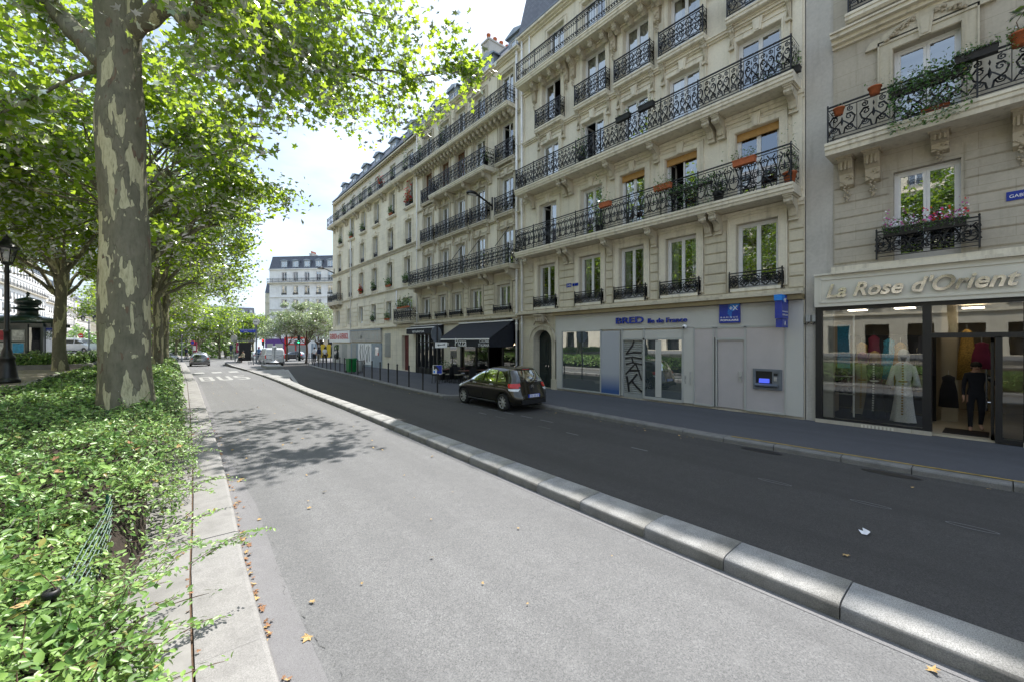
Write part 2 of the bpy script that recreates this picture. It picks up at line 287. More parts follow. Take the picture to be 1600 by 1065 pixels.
# ---------------------------------------------------------------- facade kit (local axes: x along the street, y outward from the wall, z up)
def wall(mb,u0,u1,z0,z1,ops,mat,v=0.0,dep=.32,room=1.3,reveal=None):
    us=sorted({u0,u1}|{a for o in ops for a in o[:2]}); zs=sorted({z0,z1}|{a for o in ops for a in o[2:4]})
    mb.mat(mat)
    for i in range(len(us)-1):
        for j in range(len(zs)-1):
            a,b,c,d=us[i],us[i+1],zs[j],zs[j+1]; mu=(a+b)/2; mz=(c+d)/2
            if any(o[0]<mu<o[1] and o[2]<mz<o[3] for o in ops): continue
            mb.quad((b,v,c),(a,v,c),(a,v,d),(b,v,d))
    for a,b,c,d in [o[:4] for o in ops]:
        mb.mat(reveal or mat); e=v-dep
        mb.quad((a,v,c),(a,e,c),(a,e,d),(a,v,d)); mb.quad((b,v,c),(b,v,d),(b,e,d),(b,e,c))
        mb.quad((a,v,d),(a,e,d),(b,e,d),(b,v,d)); mb.quad((a,v,c),(b,v,c),(b,e,c),(a,e,c))
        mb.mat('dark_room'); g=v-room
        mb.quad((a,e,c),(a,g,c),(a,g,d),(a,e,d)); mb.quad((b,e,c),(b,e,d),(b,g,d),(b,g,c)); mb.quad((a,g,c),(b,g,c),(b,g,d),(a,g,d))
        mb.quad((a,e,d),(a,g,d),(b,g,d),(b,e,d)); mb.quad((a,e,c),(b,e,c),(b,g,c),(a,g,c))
WCACHE={}
def window(root,a,b,c,d,v=-.24,mat='white_paint',curt=None,blind=0,open_=0,transom=False,seed=0,u0=0,simple_=False):
    W=round(b-a,3); H=round(d-c,3); key=(W,H,mat,transom,open_)
    if key not in WCACHE:
        f=MB().mat(mat); fw=.055
        f.box(0,fw,0,.07,0,H); f.box(W-fw,W,0,.07,0,H); f.box(fw,W-fw,0,.07,H-fw,H); f.box(fw,W-fw,0,.07,0,fw+.02)
        top=H-fw
        if transom: top=H*.76; f.box(fw,W-fw,0,.072,top,top+.07)
        st=.06
        for s,(x0,x1) in enumerate(((fw,W/2),(W/2,W-fw))):
            if open_ and s==open_-1: 
                # leaf swung inward
                hx=x0 if s==0 else x1; 
                f.box(hx-.025,hx+.025,-.58,0,fw+.02,top) if False else None
                for zz in((fw+.03,fw+.13),(top-.08,top)): f.box(hx-.02,hx+.02,-.5,-.02,*zz)
                f.box(hx-.02,hx+.02,-.5,-.44,fw+.03,top); f.box(hx-.02,hx+.02,-.07,-.01,fw+.03,top); continue
            f.box(x0+.002,x0+st,.01,.055,fw+.02,top); f.box(x1-st,x1-.002,.01,.055,fw+.02,top)
            f.box(x0+st,x1-st,.01,.055,fw+.02,fw+.14); f.box(x0+st,x1-st,.01,.055,top-.06,top)
        p=MB().mat('glass')
        for s,(x0,x1) in enumerate(((fw,W/2),(W/2,W-fw))):
            if open_ and s==open_-1: continue
            p.quad((x1-.05,.03,fw+.05),(x0+.05,.03,fw+.05),(x0+.05,.03,top-.03),(x1-.05,.03,top-.03))
        if transom: p.quad((W-fw,.03,top+.05),(fw,.03,top+.05),(fw,.03,H-fw),(W-fw,.03,H-fw))
        WCACHE[key]=(f.mesh('window'),p.mesh('pane'))
    fm,pm=WCACHE[key]
    o=inst(fm,'window',root,(a-u0,v,c)); inst(pm,'pane',o)
    if curt:
        k=('c',W,H,curt)
        if k not in WCACHE:
            cm=MB().mat('curtain'); 
            spans={'full':[(.06,W-.06)],'sides':[(.06,W*.28),(W*.72,W-.06)],'left':[(.06,W*.45)],'right':[(W*.55,W-.06)]}[curt]
            for x0,x1 in spans:
                n=max(6,int((x1-x0)/.045)); pts=[(x0+(x1-x0)*i/n,-.09+.022*math.sin(i*1.9)) for i in range(n+1)]
                cm.add([(x,y,.08) for x,y in pts]+[(x,y,H-.06) for x,y in pts],[(i+1,i,n+1+i,n+2+i) for i in range(n)])
            WCACHE[k]=cm.mesh('curtain')
        inst(WCACHE[k],'curtain',o)
    if blind:
        bm=MB().mat('orange_blind'); bm.box(.01,W-.01,.075,.13,H-blind,H); bm.box(.01,W-.01,.073,.145,H-blind-.03,H-blind); bm.build('blind',o)
    return o
def spiral(cx,cz,r,a0,turns,n=12,s=1):
    return [(cx+s*r*(1-.8*i/n)*math.cos(a0+turns*2*PI*i/n),0,cz+r*(1-.8*i/n)*math.sin(a0+turns*2*PI*i/n)) for i in range(n+1)]
def rail_module(mb,x,w,z0,z1,style,k=0):
    t=.0185; h=z1-z0; cx=x+w/2
    def C(pts,r=t): mb.tube(pts,r,3,False)
    if style=='bars':
        nb=max(1,int(w/.11))
        for i in range(nb):
            xx=x+(i+.5)*w/nb; C([(xx,0,z0+.14),(xx,0,z1-.16)],.008)
            C(spiral(xx,z1-.09,.045,0,1,6)); C(spiral(xx,z0+.07,.045,0,1,6))
        C([(x,0,z0+.14),(x+w,0,z0+.14)]); C([(x,0,z1-.16),(x+w,0,z1-.16)])
        return
    for s in(-1,1):
        if style=='scroll':
            C([(cx+s*w*.06,0,z0),(cx+s*w*.10,0,z0+h*.2),(cx+s*w*.36,0,z0+h*.36),(cx+s*w*.42,0,z0+h*.55),(cx+s*w*.30,0,z0+h*.72),(cx+s*w*.14,0,z0+h*.70)],t*1.2)
            C(spiral(cx+s*w*.24,z0+h*.58,.085,0,1.3,9,s)); C(spiral(cx+s*w*.26,z0+h*.20,.09,PI,1.4,9,s)); C(spiral(cx+s*w*.28,z0+h*.86,.075,PI/2,1.4,9,s))
            C([(cx+s*w*.48,0,z0),(cx+s*w*.40,0,z0+h*.12),(cx+s*w*.10,0,z0+h*.42),(cx,0,z0+h*.5)])
        elif style=='lyre':
            C([(cx,0,z0+h*.06),(cx+s*w*.30,0,z0+h*.16),(cx+s*w*.44,0,z0+h*.42),(cx+s*w*.26,0,z0+h*.68),(cx+s*w*.10,0,z0+h*.82),(cx+s*w*.30,0,z0+h*.94)],t*1.2)
            C(spiral(cx+s*w*.20,z0+h*.40,.10,0,1.5,10,s)); C(spiral(cx+s*w*.38,z0+h*.80,.06,PI,1.2,8,s)); C(spiral(cx+s*w*.38,z0+h*.12,.055,0,1.2,8,s))
        else: # dense
            C([(cx+s*w*.02,0,z0),(cx+s*w*.42,0,z0+h*.25),(cx+s*w*.10,0,z0+h*.5),(cx+s*w*.42,0,z0+h*.75),(cx+s*w*.04,0,z1)],t*1.2)
            C(spiral(cx+s*w*.2,z0+h*.25,.07,0,1.2,7,s)); C(spiral(cx+s*w*.2,z0+h*.75,.07,PI,1.2,7,s)); C(spiral(cx+s*w*.34,z0+h*.5,.05,PI,1.2,7,s))
    mb.tube([(cx,0,z0+h*.30),(cx,0,z0+h*.42),(cx,0,z0+h*.54),(cx,0,z0+h*.64)],[.008,.030,.022,.004],4)
    mb.tube([(cx,0,z0+h*.70),(cx,0,z0+h*.78),(cx,0,z0+h*.88)],[.006,.022,.005],4)
    C([(x+.012,0,z0),(x+.012,0,z1)],.009)
def railing_mb(L,h,style='scroll',mod=.46,side=0,posts=True,lo=.05):
    mb=MB().mat('iron')
    def run(L):
        m=MB().mat('iron'); m.box(0,L,-.028,.028,h-.03,h); m.box(0,L,-.012,.012,h-.11,h-.09); m.box(0,L,-.012,.012,lo,lo+.02); m.box(0,L,-.012,.012,lo+.09,lo+.105)
        n=max(1,round(L/mod)); w=L/n
        for i in range(n): rail_module(m,i*w,w,lo+.11,h-.11,style,i)
        k=max(1,round(L/1.4))
        for i in range(k+1):
            xx=min(max(i*L/k,.016),L-.016); m.box(xx-.016,xx+.016,-.016,.016,0,h-.03)
            m.tube([(xx,0,h-.002),(xx,0,h+.035),(xx,0,h+.06)],[.015,.024,.004],5)
        return m
    a=run(L); mb.add(a.v,a.f)
    if side:
        s=run(side)
        mb.add([(0,-x,z) for x,y,z in s.v],s.f); mb.add([(L,-x,z) for x,y,z in s.v],s.f)
    return mb
def console_mb(dep=.62,w=.2,h=.62,mat='trim'):
    mb=MB().mat(mat)
    p=[(0,0),(dep,0),(dep,-.09),(dep-.04,-.13),(dep-.03,-.20),(dep-.10,-.27),(dep*.62,-.28),(dep*.42,-.36),(dep*.34,-h*.72),(dep*.30,-h*.84),(.15,-h*.86),(.13,-h),(0,-h)]
    mb.prism(p,-w/2,w/2,'x')
    q=[(a*.96,b) for a,b in p]; mb.prism([(x+.018,z-.015) for x,z in p[2:11]]+[(0.02,-h*.8),(0.02,-.12)],-w*.22,w*.22,'x')
    mb.box(-w/2-.03,w/2+.03,0,dep+.03,-.05,.0); mb.box(-w/2-.02,w/2+.02,0,.16,-h*1.04,-h*.97)
    mb.smooth=True
    for s in(-1,1): mb.tube([(s*w*.5-.01*0-.012,dep-.10,-.17),(s*w*.5+.012,dep-.10,-.17)],[.085,.085],10); 
    return mb
def carved_mb(w=.24,h=1.1,seed=1,mat='carved'):
    r=random.Random(seed); mb=MB().mat(mat); mb.prism([(0,0),(.34,0),(.34,-.08),(.28,-.14),(.26,-.3),(.16,-.42),(.14,-h*.62),(.06,-h*.66),(0,-h*.7)],-w/2,w/2,'x')
    mb.box(-w/2-.03,w/2+.03,0,.37,-.05,.0)
    for i in range(3): mb.box(-w*.36+i*w*.27,-w*.36+i*w*.27+w*.13,.0,.30,-.34,-.10)
    mb.smooth=True
    for i in range(26):
        t=i/26; z=-h*(.42+.58*t); x=r.uniform(-1,1)*w*.42*(1-.55*t); y=.16-.10*t
        mb.lathe([(.002,-.03),(.035*(1-.3*t)+.01,0),(.002,.03)],(x,max(.03,y+r.uniform(-.02,.02)),z),5)
    return mb
def slab_mb(L,dep,h=.28,mat='trim_b',ends=True):
    mb=MB().mat(mat); prof=[(0,0),(dep,0),(dep,-.07),(dep-.03,-.085),(dep-.03,-.17),(dep-.07,-.20),(dep-.09,-h),(0,-h)]
    mb.prism(prof,0,L,'x'); return mb
def balcony(root,u0,a,b,ztop,dep=.8,rh=1.15,style='scroll',h=.28,brackets=(),mod=.46,bdep=None,bh=.62,bw=.2,mat='trim_b',side=True,bmesh_=None,label=None):
    s=slab_mb(b-a,dep,h,mat).build('balcony',root,(a-u0,0,ztop)); 
    if label: s['label']=label
    railing_mb(b-a-.1,rh,style,mod,side=dep-.08 if side else 0).build('railing',s,(.05,dep-.06,0))
    bm_=bmesh_ or console_mb(bdep or dep-.14,bw,bh).mesh('bracket')
    for x in brackets: inst(bm_,'bracket',s,(x-a,0,-h))
    return s
def surround(mb,a,b,c,d,w=.17,p=.05,key=True,sill=True,mat='trim_b',ears=0,hood=False):
    mb.mat(mat)
    mb.box(a-w,a-.004,0,p,c,d+w); mb.box(b+.004,b+w,0,p,c,d+w); mb.box(a-.004,b+.004,0,p,d+.004,d+w)
    mb.box(a-w-.035,a-w,0,p+.03,c,d+w+.035); mb.box(b+w,b+w+.035,0,p+.03,c,d+w+.035); mb.box(a-w,b+w,0,p+.03,d+w,d+w+.035)
    mb.box(a-.06,a-.02,p,p+.018,c,d+.06); mb.box(b+.02,b+.06,p,p+.018,c,d+.06); mb.box(a-.02,b+.02,p,p+.018,d+.02,d+.06)
    if key:
        x=(a+b)/2; mb.prism([(x-.10,d+.012),(x+.10,d+.012),(x+.15,d+w+.22),(x-.15,d+w+.22)],p,p+.07,'y'); mb.prism([(x-.06,d+.05),(x+.06,d+.05),(x+.09,d+w+.17),(x-.09,d+w+.17)],p+.07,p+.09,'y')
    if hood:
        mb.box(a-w-.1,b+w+.1,0,.20,d+w+.10,d+w+.17); mb.box(a-w-.14,b+w+.14,0,.25,d+w+.17,d+w+.23)
def sillbox(mb,a,b,z,p=.14,mat='trim_b'): mb.mat(mat); mb.box(a-.12,b+.12,-.05,p,z-.10,z-.002); mb.box(a-.08,b+.08,0,p-.05,z-.17,z-.10)
def rustic(mb,a,b,z0,z1,rows,mat,p=.045,g=.035):
    mb.mat(mat); h=(z1-z0)/rows
    for i in range(rows):
        za=z0+i*h+g/2; zb=z0+(i+1)*h-g/2
        mb.box(a+.0,b-.0,0,p,za,zb); mb.box(a+.025,b-.025,p,p+.012,za+.02,zb-.02)
def cornice(mb,a,b,z,steps,mat='trim_b'):
    mb.mat(mat)
    for (p,h) in steps: mb.box(a,b,0,p,z,z+h); z+=h
def balconette(root,u0,a,b,z,h=.55,style='dense',mod=.3,out=.12):
    m=railing_mb(b-a,h,style,mod,side=out); m.build('railing',root,(a-u0,out+.01,z))
def dormer(root,u0,x,z,y,w=1.3,h=1.75,mat='zinc',dep=1.6,curved=False):
    mb=MB().mat(mat); a=x-u0-w/2; b=a+w
    mb.box(a,a+.14,y-dep,y,z,z+h); mb.box(b-.14,b,y-dep,y,z,z+h); mb.box(a+.14,b-.14,y-.10,y,z+h-.18,z+h); mb.box(a+.14,b-.14,y-.1,y,z,z+.12)
    mb.prism([(a-.14,z+h),(b+.14,z+h),(b+.14,z+h+.08),((a+b)/2,z+h+.32),(a-.14,z+h+.08)],y-dep-.3,y+.14,'y')
    mb.mat('dark_room').box(a+.14,b-.14,y-.8,y-.75,z+.12,z+h-.18)
    o=mb.build('dormer',root)
    f=MB().mat('white_paint'); W=w-.28; H=h-.3; x0=a+.14; z0=z+.12
    f.box(x0,x0+.06,y-.09,y-.03,z0,z0+H); f.box(x0+W-.06,x0+W,y-.09,y-.03,z0,z0+H); f.box(x0+W/2-.05,x0+W/2+.05,y-.09,y-.03,z0,z0+H); f.box(x0+.06,x0+W-.06,y-.085,y-.035,z0+H-.06,z0+H); f.box(x0+.06,x0+W-.06,y-.085,y-.035,z0,z0+.08)
    wn=f.build('window',o); MB().mat('glass'); p=MB().mat('glass'); p.quad((x0+W,y-.06,z0),(x0,y-.06,z0),(x0,y-.06,z0+H),(x0+W,y-.06,z0+H)); p.build('pane',wn)
def mansard(root,u0,a,b,z0,y0,z1,y1,dep=9,mat='slate',endcap=True):
    mb=MB().mat(mat); a-=u0; b-=u0; ym=y0-dep
    mb.quad((b,y0,z0),(a,y0,z0),(a,y1,z1),(b,y1,z1))
    mb.mat('zinc'); zr=z1+1.2; yr=y1-dep/2
    mb.quad((b,y1,z1),(a,y1,z1),(a,yr,zr),(b,yr,zr)); mb.quad((a,ym,z0),(b,ym,z0),(b,yr,zr),(a,yr,zr))
    mb.mat('plaster'); mb.add([(a,y0,z0),(a,ym,z0),(a,yr,zr),(a,y1,z1)],[(0,1,2,3)]); mb.add([(b,y0,z0),(b,ym,z0),(b,yr,zr),(b,y1,z1)],[(3,2,1,0)])
    mb.mat('lead').tube([(a,y1,z1+.03),(b,y1,z1+.03)],.07,8); mb.box(a,b,y0-.02,y0+.10,z0-.02,z0+.09)
    return mb.build('roof',root)
def chimney(root,x,y,z,w=.6,l=1.6,h=1.6,n=4):
    mb=MB().mat('plaster'); mb.box(x-w/2,x+w/2,y-l/2,y+l/2,z,z+h); mb.box(x-w/2-.06,x+w/2+.06,y-l/2-.06,y+l/2+.06,z+h,z+h+.12)
    o=mb.build('chimney',root); p=MB().mat('terracotta'); p.smooth=True
    for i in range(n): p.lathe([(.13,0),(.12,.45),(.15,.47),(.15,.55),(.10,.55)],(x,y-l/2+(i+.5)*l/n,z+h+.12),10)
    p.build('chimney_pot',o)
def shell(mb,u0,a,b,z0,z1,dep=10,mat='plaster'):
    a-=u0;b-=u0; mb.mat(mat); mb.quad((a,0,z0),(a,-dep,z0),(a,-dep,z1),(a,0,z1)); mb.quad((b,-dep,z0),(b,0,z0),(b,0,z1),(b,-dep,z1)); mb.quad((b,-dep,z0),(a,-dep,z0),(a,-dep,z1),(b,-dep,z1)); mb.quad((a,-dep,z1),(b,-dep,z1),(b,0,z1),(a,0,z1))
def drainpipe(root,u0,x,z0,z1,v=.12,r=.055,mat='white_stone'):
    mb=MB().mat(mat); mb.smooth=True; mb.tube([(x-u0,v,z0),(x-u0,v,z1)],r,8)
    z=z0+.8
    while z<z1: mb.lathe([(r+.012,0),(r+.02,.04),(r+.012,.09)],(x-u0,v,z),8); z+=2.4
    mb.build('drainpipe',root)
FX=14.35
def froot(name,label,cat,y0): return thing(name,label,cat,(FX,y0,.12),PI/2)
# z values below are measured from the road; roots sit on the pavement (z .12), so subtract .12
Z=lambda z: z-.12

# ================================================================ BUILDING with the bank (B)
U=3.72; B=froot('apartment_building','cream stone apartment building above the bank, five bays with long wrought iron balconies','building',U)
m=MB(); 
f1=[(4.41,5.62),(6.95,8.12),(9.05,10.2),(11.15,12.35),(13.89,15.1)]
f2=[(4.38,5.65),(6.92,8.15),(9.0,10.15),(11.07,12.25),(13.78,14.95)]
f3=[(4.32,5.6),(6.83,8.05),(8.87,10.05),(10.98,12.2),(13.65,14.85)]
E1=16.4
def shift(ops,z0,z1): return [(a-U,b-U,Z(z0),Z(z1)) for a,b in ops]
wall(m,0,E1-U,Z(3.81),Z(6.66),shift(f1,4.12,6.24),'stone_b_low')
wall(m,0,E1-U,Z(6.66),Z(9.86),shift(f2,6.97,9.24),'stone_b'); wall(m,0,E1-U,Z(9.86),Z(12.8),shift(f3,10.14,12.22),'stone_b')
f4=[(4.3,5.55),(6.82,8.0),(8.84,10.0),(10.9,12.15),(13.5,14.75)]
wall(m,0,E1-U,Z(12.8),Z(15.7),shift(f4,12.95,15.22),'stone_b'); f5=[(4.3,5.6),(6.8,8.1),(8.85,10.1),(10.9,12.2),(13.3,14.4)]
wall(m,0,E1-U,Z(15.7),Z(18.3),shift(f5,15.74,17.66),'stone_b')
wall(m,0,E1-U,0,Z(3.81),[(10.3-10.3+14.05-U,15.35-U,Z(.12)+.001,Z(3.0))],'stone_b_low',dep=.45)
shell(m,U,U,E1,0,Z(18.3))
for a,b in f2: surround(m,a-U,b-U,Z(6.97),Z(9.24),.20)
for a,b in f3: surround(m,a-U,b-U,Z(10.14),Z(12.22),.20)
for a,b in f1: surround(m,a-U,b-U,Z(4.12),Z(6.24),.22,.05,key=False); sillbox(m,a-U,b-U,Z(4.12),.2)
for a,b in f4: surround(m,a-U,b-U,Z(12.95),Z(15.22),.20,key=False)
for a,b in f5: surround(m,a-U,b-U,Z(15.74),Z(17.66),.14,.04,key=False)
prev=U+.0
for i,(a,b) in enumerate(f1+[(E1,E1)]):
    s=prev+(.30 if i else .02); e=a-.30 if i<5 else E1-.35
    if e-s>.15: rustic(m,s-U,e-U,Z(4.0),Z(6.1),6,'stone_b_low')
    prev=b
cornice(m,0,E1-U,Z(3.68),[(.10,.05)]); m.mat('ochre').box(0,13.8-U,0,.30,Z(3.64),Z(3.80)); m.mat('trim').box(0,E1-U,0,.36,Z(3.80),Z(3.88)); m.box(0,E1-U,0,.2,Z(3.88),Z(3.98))
cornice(m,0,E1-U,Z(6.45),[(.06,.1),(.1,.1)]); cornice(m,0,E1-U,Z(9.6),[(.05,.12),(.10,.12)])
cornice(m,0,E1-U,Z(12.62),[(.07,.06),(.14,.07),(.18,.06)]); cornice(m,0,E1-U,Z(15.2),[(.06,.12),(.12,.08)]); cornice(m,0,E1-U,Z(18.12),[(.10,.08),(.22,.08),(.34,.10)])
for x in (U+.05,E1-.3): m.mat('trim_b').box(x-U,x-U+.25,0,.06,Z(6.9),Z(15.2))
m.build('wall',B)
rnd=random.Random(4)
for i,(a,b) in enumerate(f1): window(B,a,b,Z(4.14),Z(6.24),u0=U,curt='sides' if i in(1,2,3) else None)
for i,(a,b) in enumerate(f2): window(B,a,b,Z(6.99),Z(9.24),u0=U,blind=.21 if i in(0,1,2) else 0,open_=2 if i in(1,4) else 0,curt='sides' if i==2 else None)
for i,(a,b) in enumerate(f3): window(B,a,b,Z(10.16),Z(12.22),u0=U,curt=[None,'sides',None,None,'full'][i],open_=2 if i==3 else 0)
for i,(a,b) in enumerate(f4): window(B,a,b,Z(12.97),Z(15.22),u0=U,curt=['full','sides','full','full',None][i],open_=1 if i==4 else 0)
for i,(a,b) in enumerate(f5): window(B,a,b,Z(15.76),Z(17.66),u0=U,curt='sides')
for a,b in f1:
    balconette(B,U,a-.17,b+.17,Z(4.02),.62,'dense',.3,.16)
conB=console_mb(.64,.2,.64).mesh('bracket'); 
balcony(B,U,U+.08,E1-.35,Z(6.95),.8,1.12,'lyre',.27,(3.98,6.15,6.48,8.55,10.6,12.75,13.1,15.5),bmesh_=conB,mod=.35)
balcony(B,U,U+.08,E1-.35,Z(10.13),.8,1.02,'scroll',.27,(3.98,6.05,6.38,8.45,10.5,12.8,13.15,15.4),bmesh_=conB,mod=.42)
s5=balcony(B,U,U+.0,E1-.35,Z(15.68),.75,.95,'bars',.26,[4.6+.62*i for i in range(18)],bmesh_=console_mb(.5,.17,.3).mesh('bracket'),mod=.5)
cb=carved_mb(.24,1.25).mesh('carved_corbel')
for x in (3.95,6.1,6.45,8.45,10.45,12.7,13.1,15.3): inst(cb,'carved_corbel',B,(x-U,0,Z(15.42)))
conS=console_mb(.22,.13,.75).mesh('bracket')
for a,b in f4:
    s=slab_mb(b-a+.56,.36,.2,'trim_b').build('balcony',B,(a-.28-U,0,Z(13.0)))
    railing_mb(b-a+.5,.92,'dense',.34,side=.3).build('railing',s,(.03,.33,0))
    for x in (.09,b-a+.47): inst(conS,'bracket',s,(x,0,-.2))
mansard(B,U,U-.65,E1,Z(18.42),.25,Z(22.3),-.75)
for x in (5,7.5,9.5,11.6): dormer(B,U,x,Z(18.6),.0,1.2,1.8)
drainpipe(B,U,E1-.18,.0,Z(18.2)); drainpipe(B,U,E1-.75,Z(15.9),Z(18.2),.1,.04)
# carriage door with stone arch
dm=MB().mat('dark_green_paint'); a,b=14.05-U,15.35-U; mid=(a+b)/2
for s,(x0,x1) in enumerate(((a,mid-.01),(mid+.01,b))):
    dm.box(x0,x1,-.40,-.34,0,Z(2.62))
    for z0,z1 in((.12,.7),(.82,1.25),(1.4,2.35)): dm.box(x0+.1,x1-.1,-.34,-.315,z0,z1); dm.box(x0+.16,x1-.16,-.315,-.30,z0+.06,z1-.06)
dm.box(a,b,-.42,-.335,Z(2.62),Z(3.0)); dd=dm.build('door',B)
h=MB().mat('chrome'); h.box(mid-.12,mid-.07,-.30,-.26,1.05,1.12); h.box(mid+.07,mid+.12,-.30,-.26,1.05,1.12); h.build('handle',dd)
am=MB().mat('trim'); am.box(a-.32,a-.003,0,.10,0,Z(2.5)); am.box(b+.003,b+.32,0,.10,0,Z(2.5)); am.box(a-.36,a-.003,0,.14,0,.5); am.box(b+.003,b+.36,0,.14,0,.5)
n=14; cx=mid; rx=(b-a)/2; zc=Z(2.45)
for i in range(n):
    t0=PI*i/n; t1=PI*(i+1)/n
    def pt(r,t): return (cx+math.cos(t)*r*rx,zc+math.sin(t)*r*rx*.85)
    am.prism([pt(1.0,t0),pt(1.45,t0),pt(1.45,t1),pt(1.0,t1)],-.02,.12,'y'); am.prism([pt(1.35,t0),pt(1.5,t0),pt(1.5,t1),pt(1.35,t1)],.12,.17,'y')
    # spandrel fill between arch and square opening
    am.prism([pt(1.0,t0),pt(1.0,t1),(cx+math.cos(t1)*rx*1.0,Z(3.02)),(cx+math.cos(t0)*rx*1.0,Z(3.02))],-.30,-.02,'y')
am.build('door_surround',B)
cm=carved_mb(.5,.5,7).mesh('carved_cartouche'); inst(cm,'carved_cartouche',B,(cx,.1,Z(3.75)))
sc_=MB().mat('carved'); sc_.smooth=True
for s in(-1,1):
    for k in range(9): sc_.lathe([(.005,-.05),(.06-.003*k,0),(.005,.05)],(cx+s*(.3+.05*k),.16,Z(3.55)-.055*k*(1 if k<6 else 1.4)),6)
sc_.build('garland',B)
# bank shopfront: grey panels
V=.10
g=MB().mat('grey_panel'); x0=U+.02; x1=13.79
def fb(mb,a,b,z0,z1,v0=0.0,v1=V): mb.box(a-U,b-U,v0,v1,Z(z0),Z(z1))
fb(g,x0,x1,2.92,3.63); fb(g,x0,4.17,.20,2.92); fb(g,13.36,x1,.20,2.92); 
g.mat('stone_a'); fb(g,x0,x1,.0,.20,0,.06)
sh=g.build('shopfront',B)
fr=MB().mat('grey_frame')
for a,b in((13.32,13.36),(11.06,11.11),(10.08,10.12),(9.96,10.02),(8.95,9.03),(7.38,7.44),(6.97,7.02),(6.29,6.34),(6.19,6.24),(5.28,5.34),(4.17,4.21)): fb(fr,a,b,.22,2.9,0,V+.03)
for a,b,z0,z1 in ((11.11,13.32,2.86,2.92),(4.21,6.97,2.86,2.92),(7.44,9.96,2.48,2.55),(11.11,13.32,.2,.26),(7.44,8.95,.2,.30),(5.34,6.19,2.46,2.54),(4.21,5.28,.2,.26),(6.34,6.97,.2,.26),(10.12,11.06,.2,.24)): fb(fr,a,b,z0,z1,0,V+.03)
fr.build('shopfront_frame',sh)
pn=MB().mat('grey_panel'); fb(pn,7.02,7.38,.22,2.9,0,V+.012); fb(pn,7.44,9.96,2.55,2.86,0,V+.006); fb(pn,7.06,7.34,1.62,1.64,V+.012,V+.02); pn.build('panel',sh)
fl=MB().mat('grey_film'); fb(fl,4.21,5.28,.26,2.86,.0,V+.008); fb(fl,6.34,6.97,.26,2.86,.0,V+.008); fb(fl,5.28,6.34,2.54,2.86,0,V+.008); fl.build('frosted_panel',sh)
dr=MB().mat('grey_film'); fb(dr,5.36,6.17,.22,2.45,0,V-.01); do=dr.build('door',sh)
hh=MB().mat('steel'); fb(hh,5.42,5.50,1.12,1.45,V-.01,V+.02); fb(hh,5.43,5.49,1.26,1.30,V+.02,V+.07); hh.build('handle',sh)
# translucent blue panel
m,t,p,o=newmat('blue_fade'); a_=N(t,'TexCoord'); sp=N(t,'SeparateXYZ'); t.links.new(a_.outputs['Object'],sp.inputs[0])
t.links.new(ramp(t,sp.outputs[2],[(.25,(.055,.11,.27)),(.95,(.40,.42,.46))]),p.inputs['Base Color']); p.inputs['Roughness'].default_value=.25
mr=N(t,'MapRange'); mr.inputs['From Max'].default_value=2.8; 
bp=MB().mat('blue_fade'); fb(bp,10.12,11.06,.24,2.86,0,V+.004); bp.build('blue_panel',sh)
# window displays: a shallow room behind the two glazed bays
def glassbay(a,b,z0,z1):
    q=MB().mat('shop_wall'); 
    q.mat('dark_room'); fb(q,a-.3,b+.3,z0-.02,z1+.1,-2.6,-2.55); q.mat('grey_frame'); fb(q,a,b,z0-.06,z0-.01,-2.6,0); fb(q,a+.3,a+.55,z0,z1,-1.4,-1.2); q.mat('grey_panel'); fb(q,a,b,z0,z0+1.0,-2.0,-1.96)
    q.mat('plaster'); fb(q,a-.02,a,z0,z1,-2.6,0); fb(q,b,b+.02,z0,z1,-2.6,0); fb(q,a,b,z1,z1+.03,-2.6,0)
    q.build('interior',sh)
    k=MB().mat('dark_glass'); k.quad((b-U,V+.0,Z(z0)),(a-U,V+.0,Z(z0)),(a-U,V+.0,Z(z1)),(b-U,V+.0,Z(z1))); k.build('glass_pane',sh)
def pane(par,a,b,z0,z1,v,mat='dark_glass',name='glass_pane',U_=U):
    k=MB().mat(mat); k.quad((b-U_,v,Z(z0)),(a-U_,v,Z(z0)),(a-U_,v,Z(z1)),(b-U_,v,Z(z1))); return k.build(name,par)
glassmat('bank_glass',trans=False,base=.30,dark=(.06,.075,.075)); pane(sh,11.11,13.32,.26,2.86,V+.002,'bank_glass'); pane(sh,7.44,8.95,.30,2.48,V+.002,'bank_glass')
vp=MB().mat('grey_panel'); fb(vp,8.25,8.5,.32,2.46,V+.003,V+.006); vp.build('vertical_blind',sh)
# roller shutter with graffiti
rs=MB().mat('grey_shutter')
z=.34
while z<2.46: rs.prism([(.02,Z(z)),(.055,Z(z)+.02),(.055,Z(z)+.055),(.02,Z(z)+.078)],9.03-U,9.96-U,'x'); z+=.08
fb(rs,9.03,9.96,.18,.34,0,.07); shu=rs.build('roller_shutter',sh)
gf=MB().mat('graffiti')
def stroke(pts,w=.035):
    # pts in (across 0..1 seen left to right, height)
    P=[(9.93-U-x*.87,.062,Z(zz)) for x,zz in pts]
    for (ax,ay,az),(bx,by,bz) in zip(P[:-1],P[1:]):
        dx,dz=bx-ax,bz-az; l=math.hypot(dx,dz) or 1; nx,nz=-dz/l*w,dx/l*w; ex,ez=dx/l*w*.6,dz/l*w*.6
        gf.prism([(ax-ex+nx,az-ez+nz),(bx+ex+nx*.8,bz+ez+nz*.8),(bx+ex-nx*.8,bz+ez-nz*.8),(ax-ex-nx,az-ez-nz)],.056,.0605+.0004*len(gf.f)/6,'y')
stroke([(.52,2.42),(.44,2.25),(.12,1.92)],.042); stroke([(.12,1.92),(.5,1.98),(.9,1.98)])
stroke([(.08,1.74),(.45,1.80),(.93,1.74)]); stroke([(.42,1.76),(.50,1.58)]); stroke([(.12,1.50),(.45,1.58),(.93,1.52)])
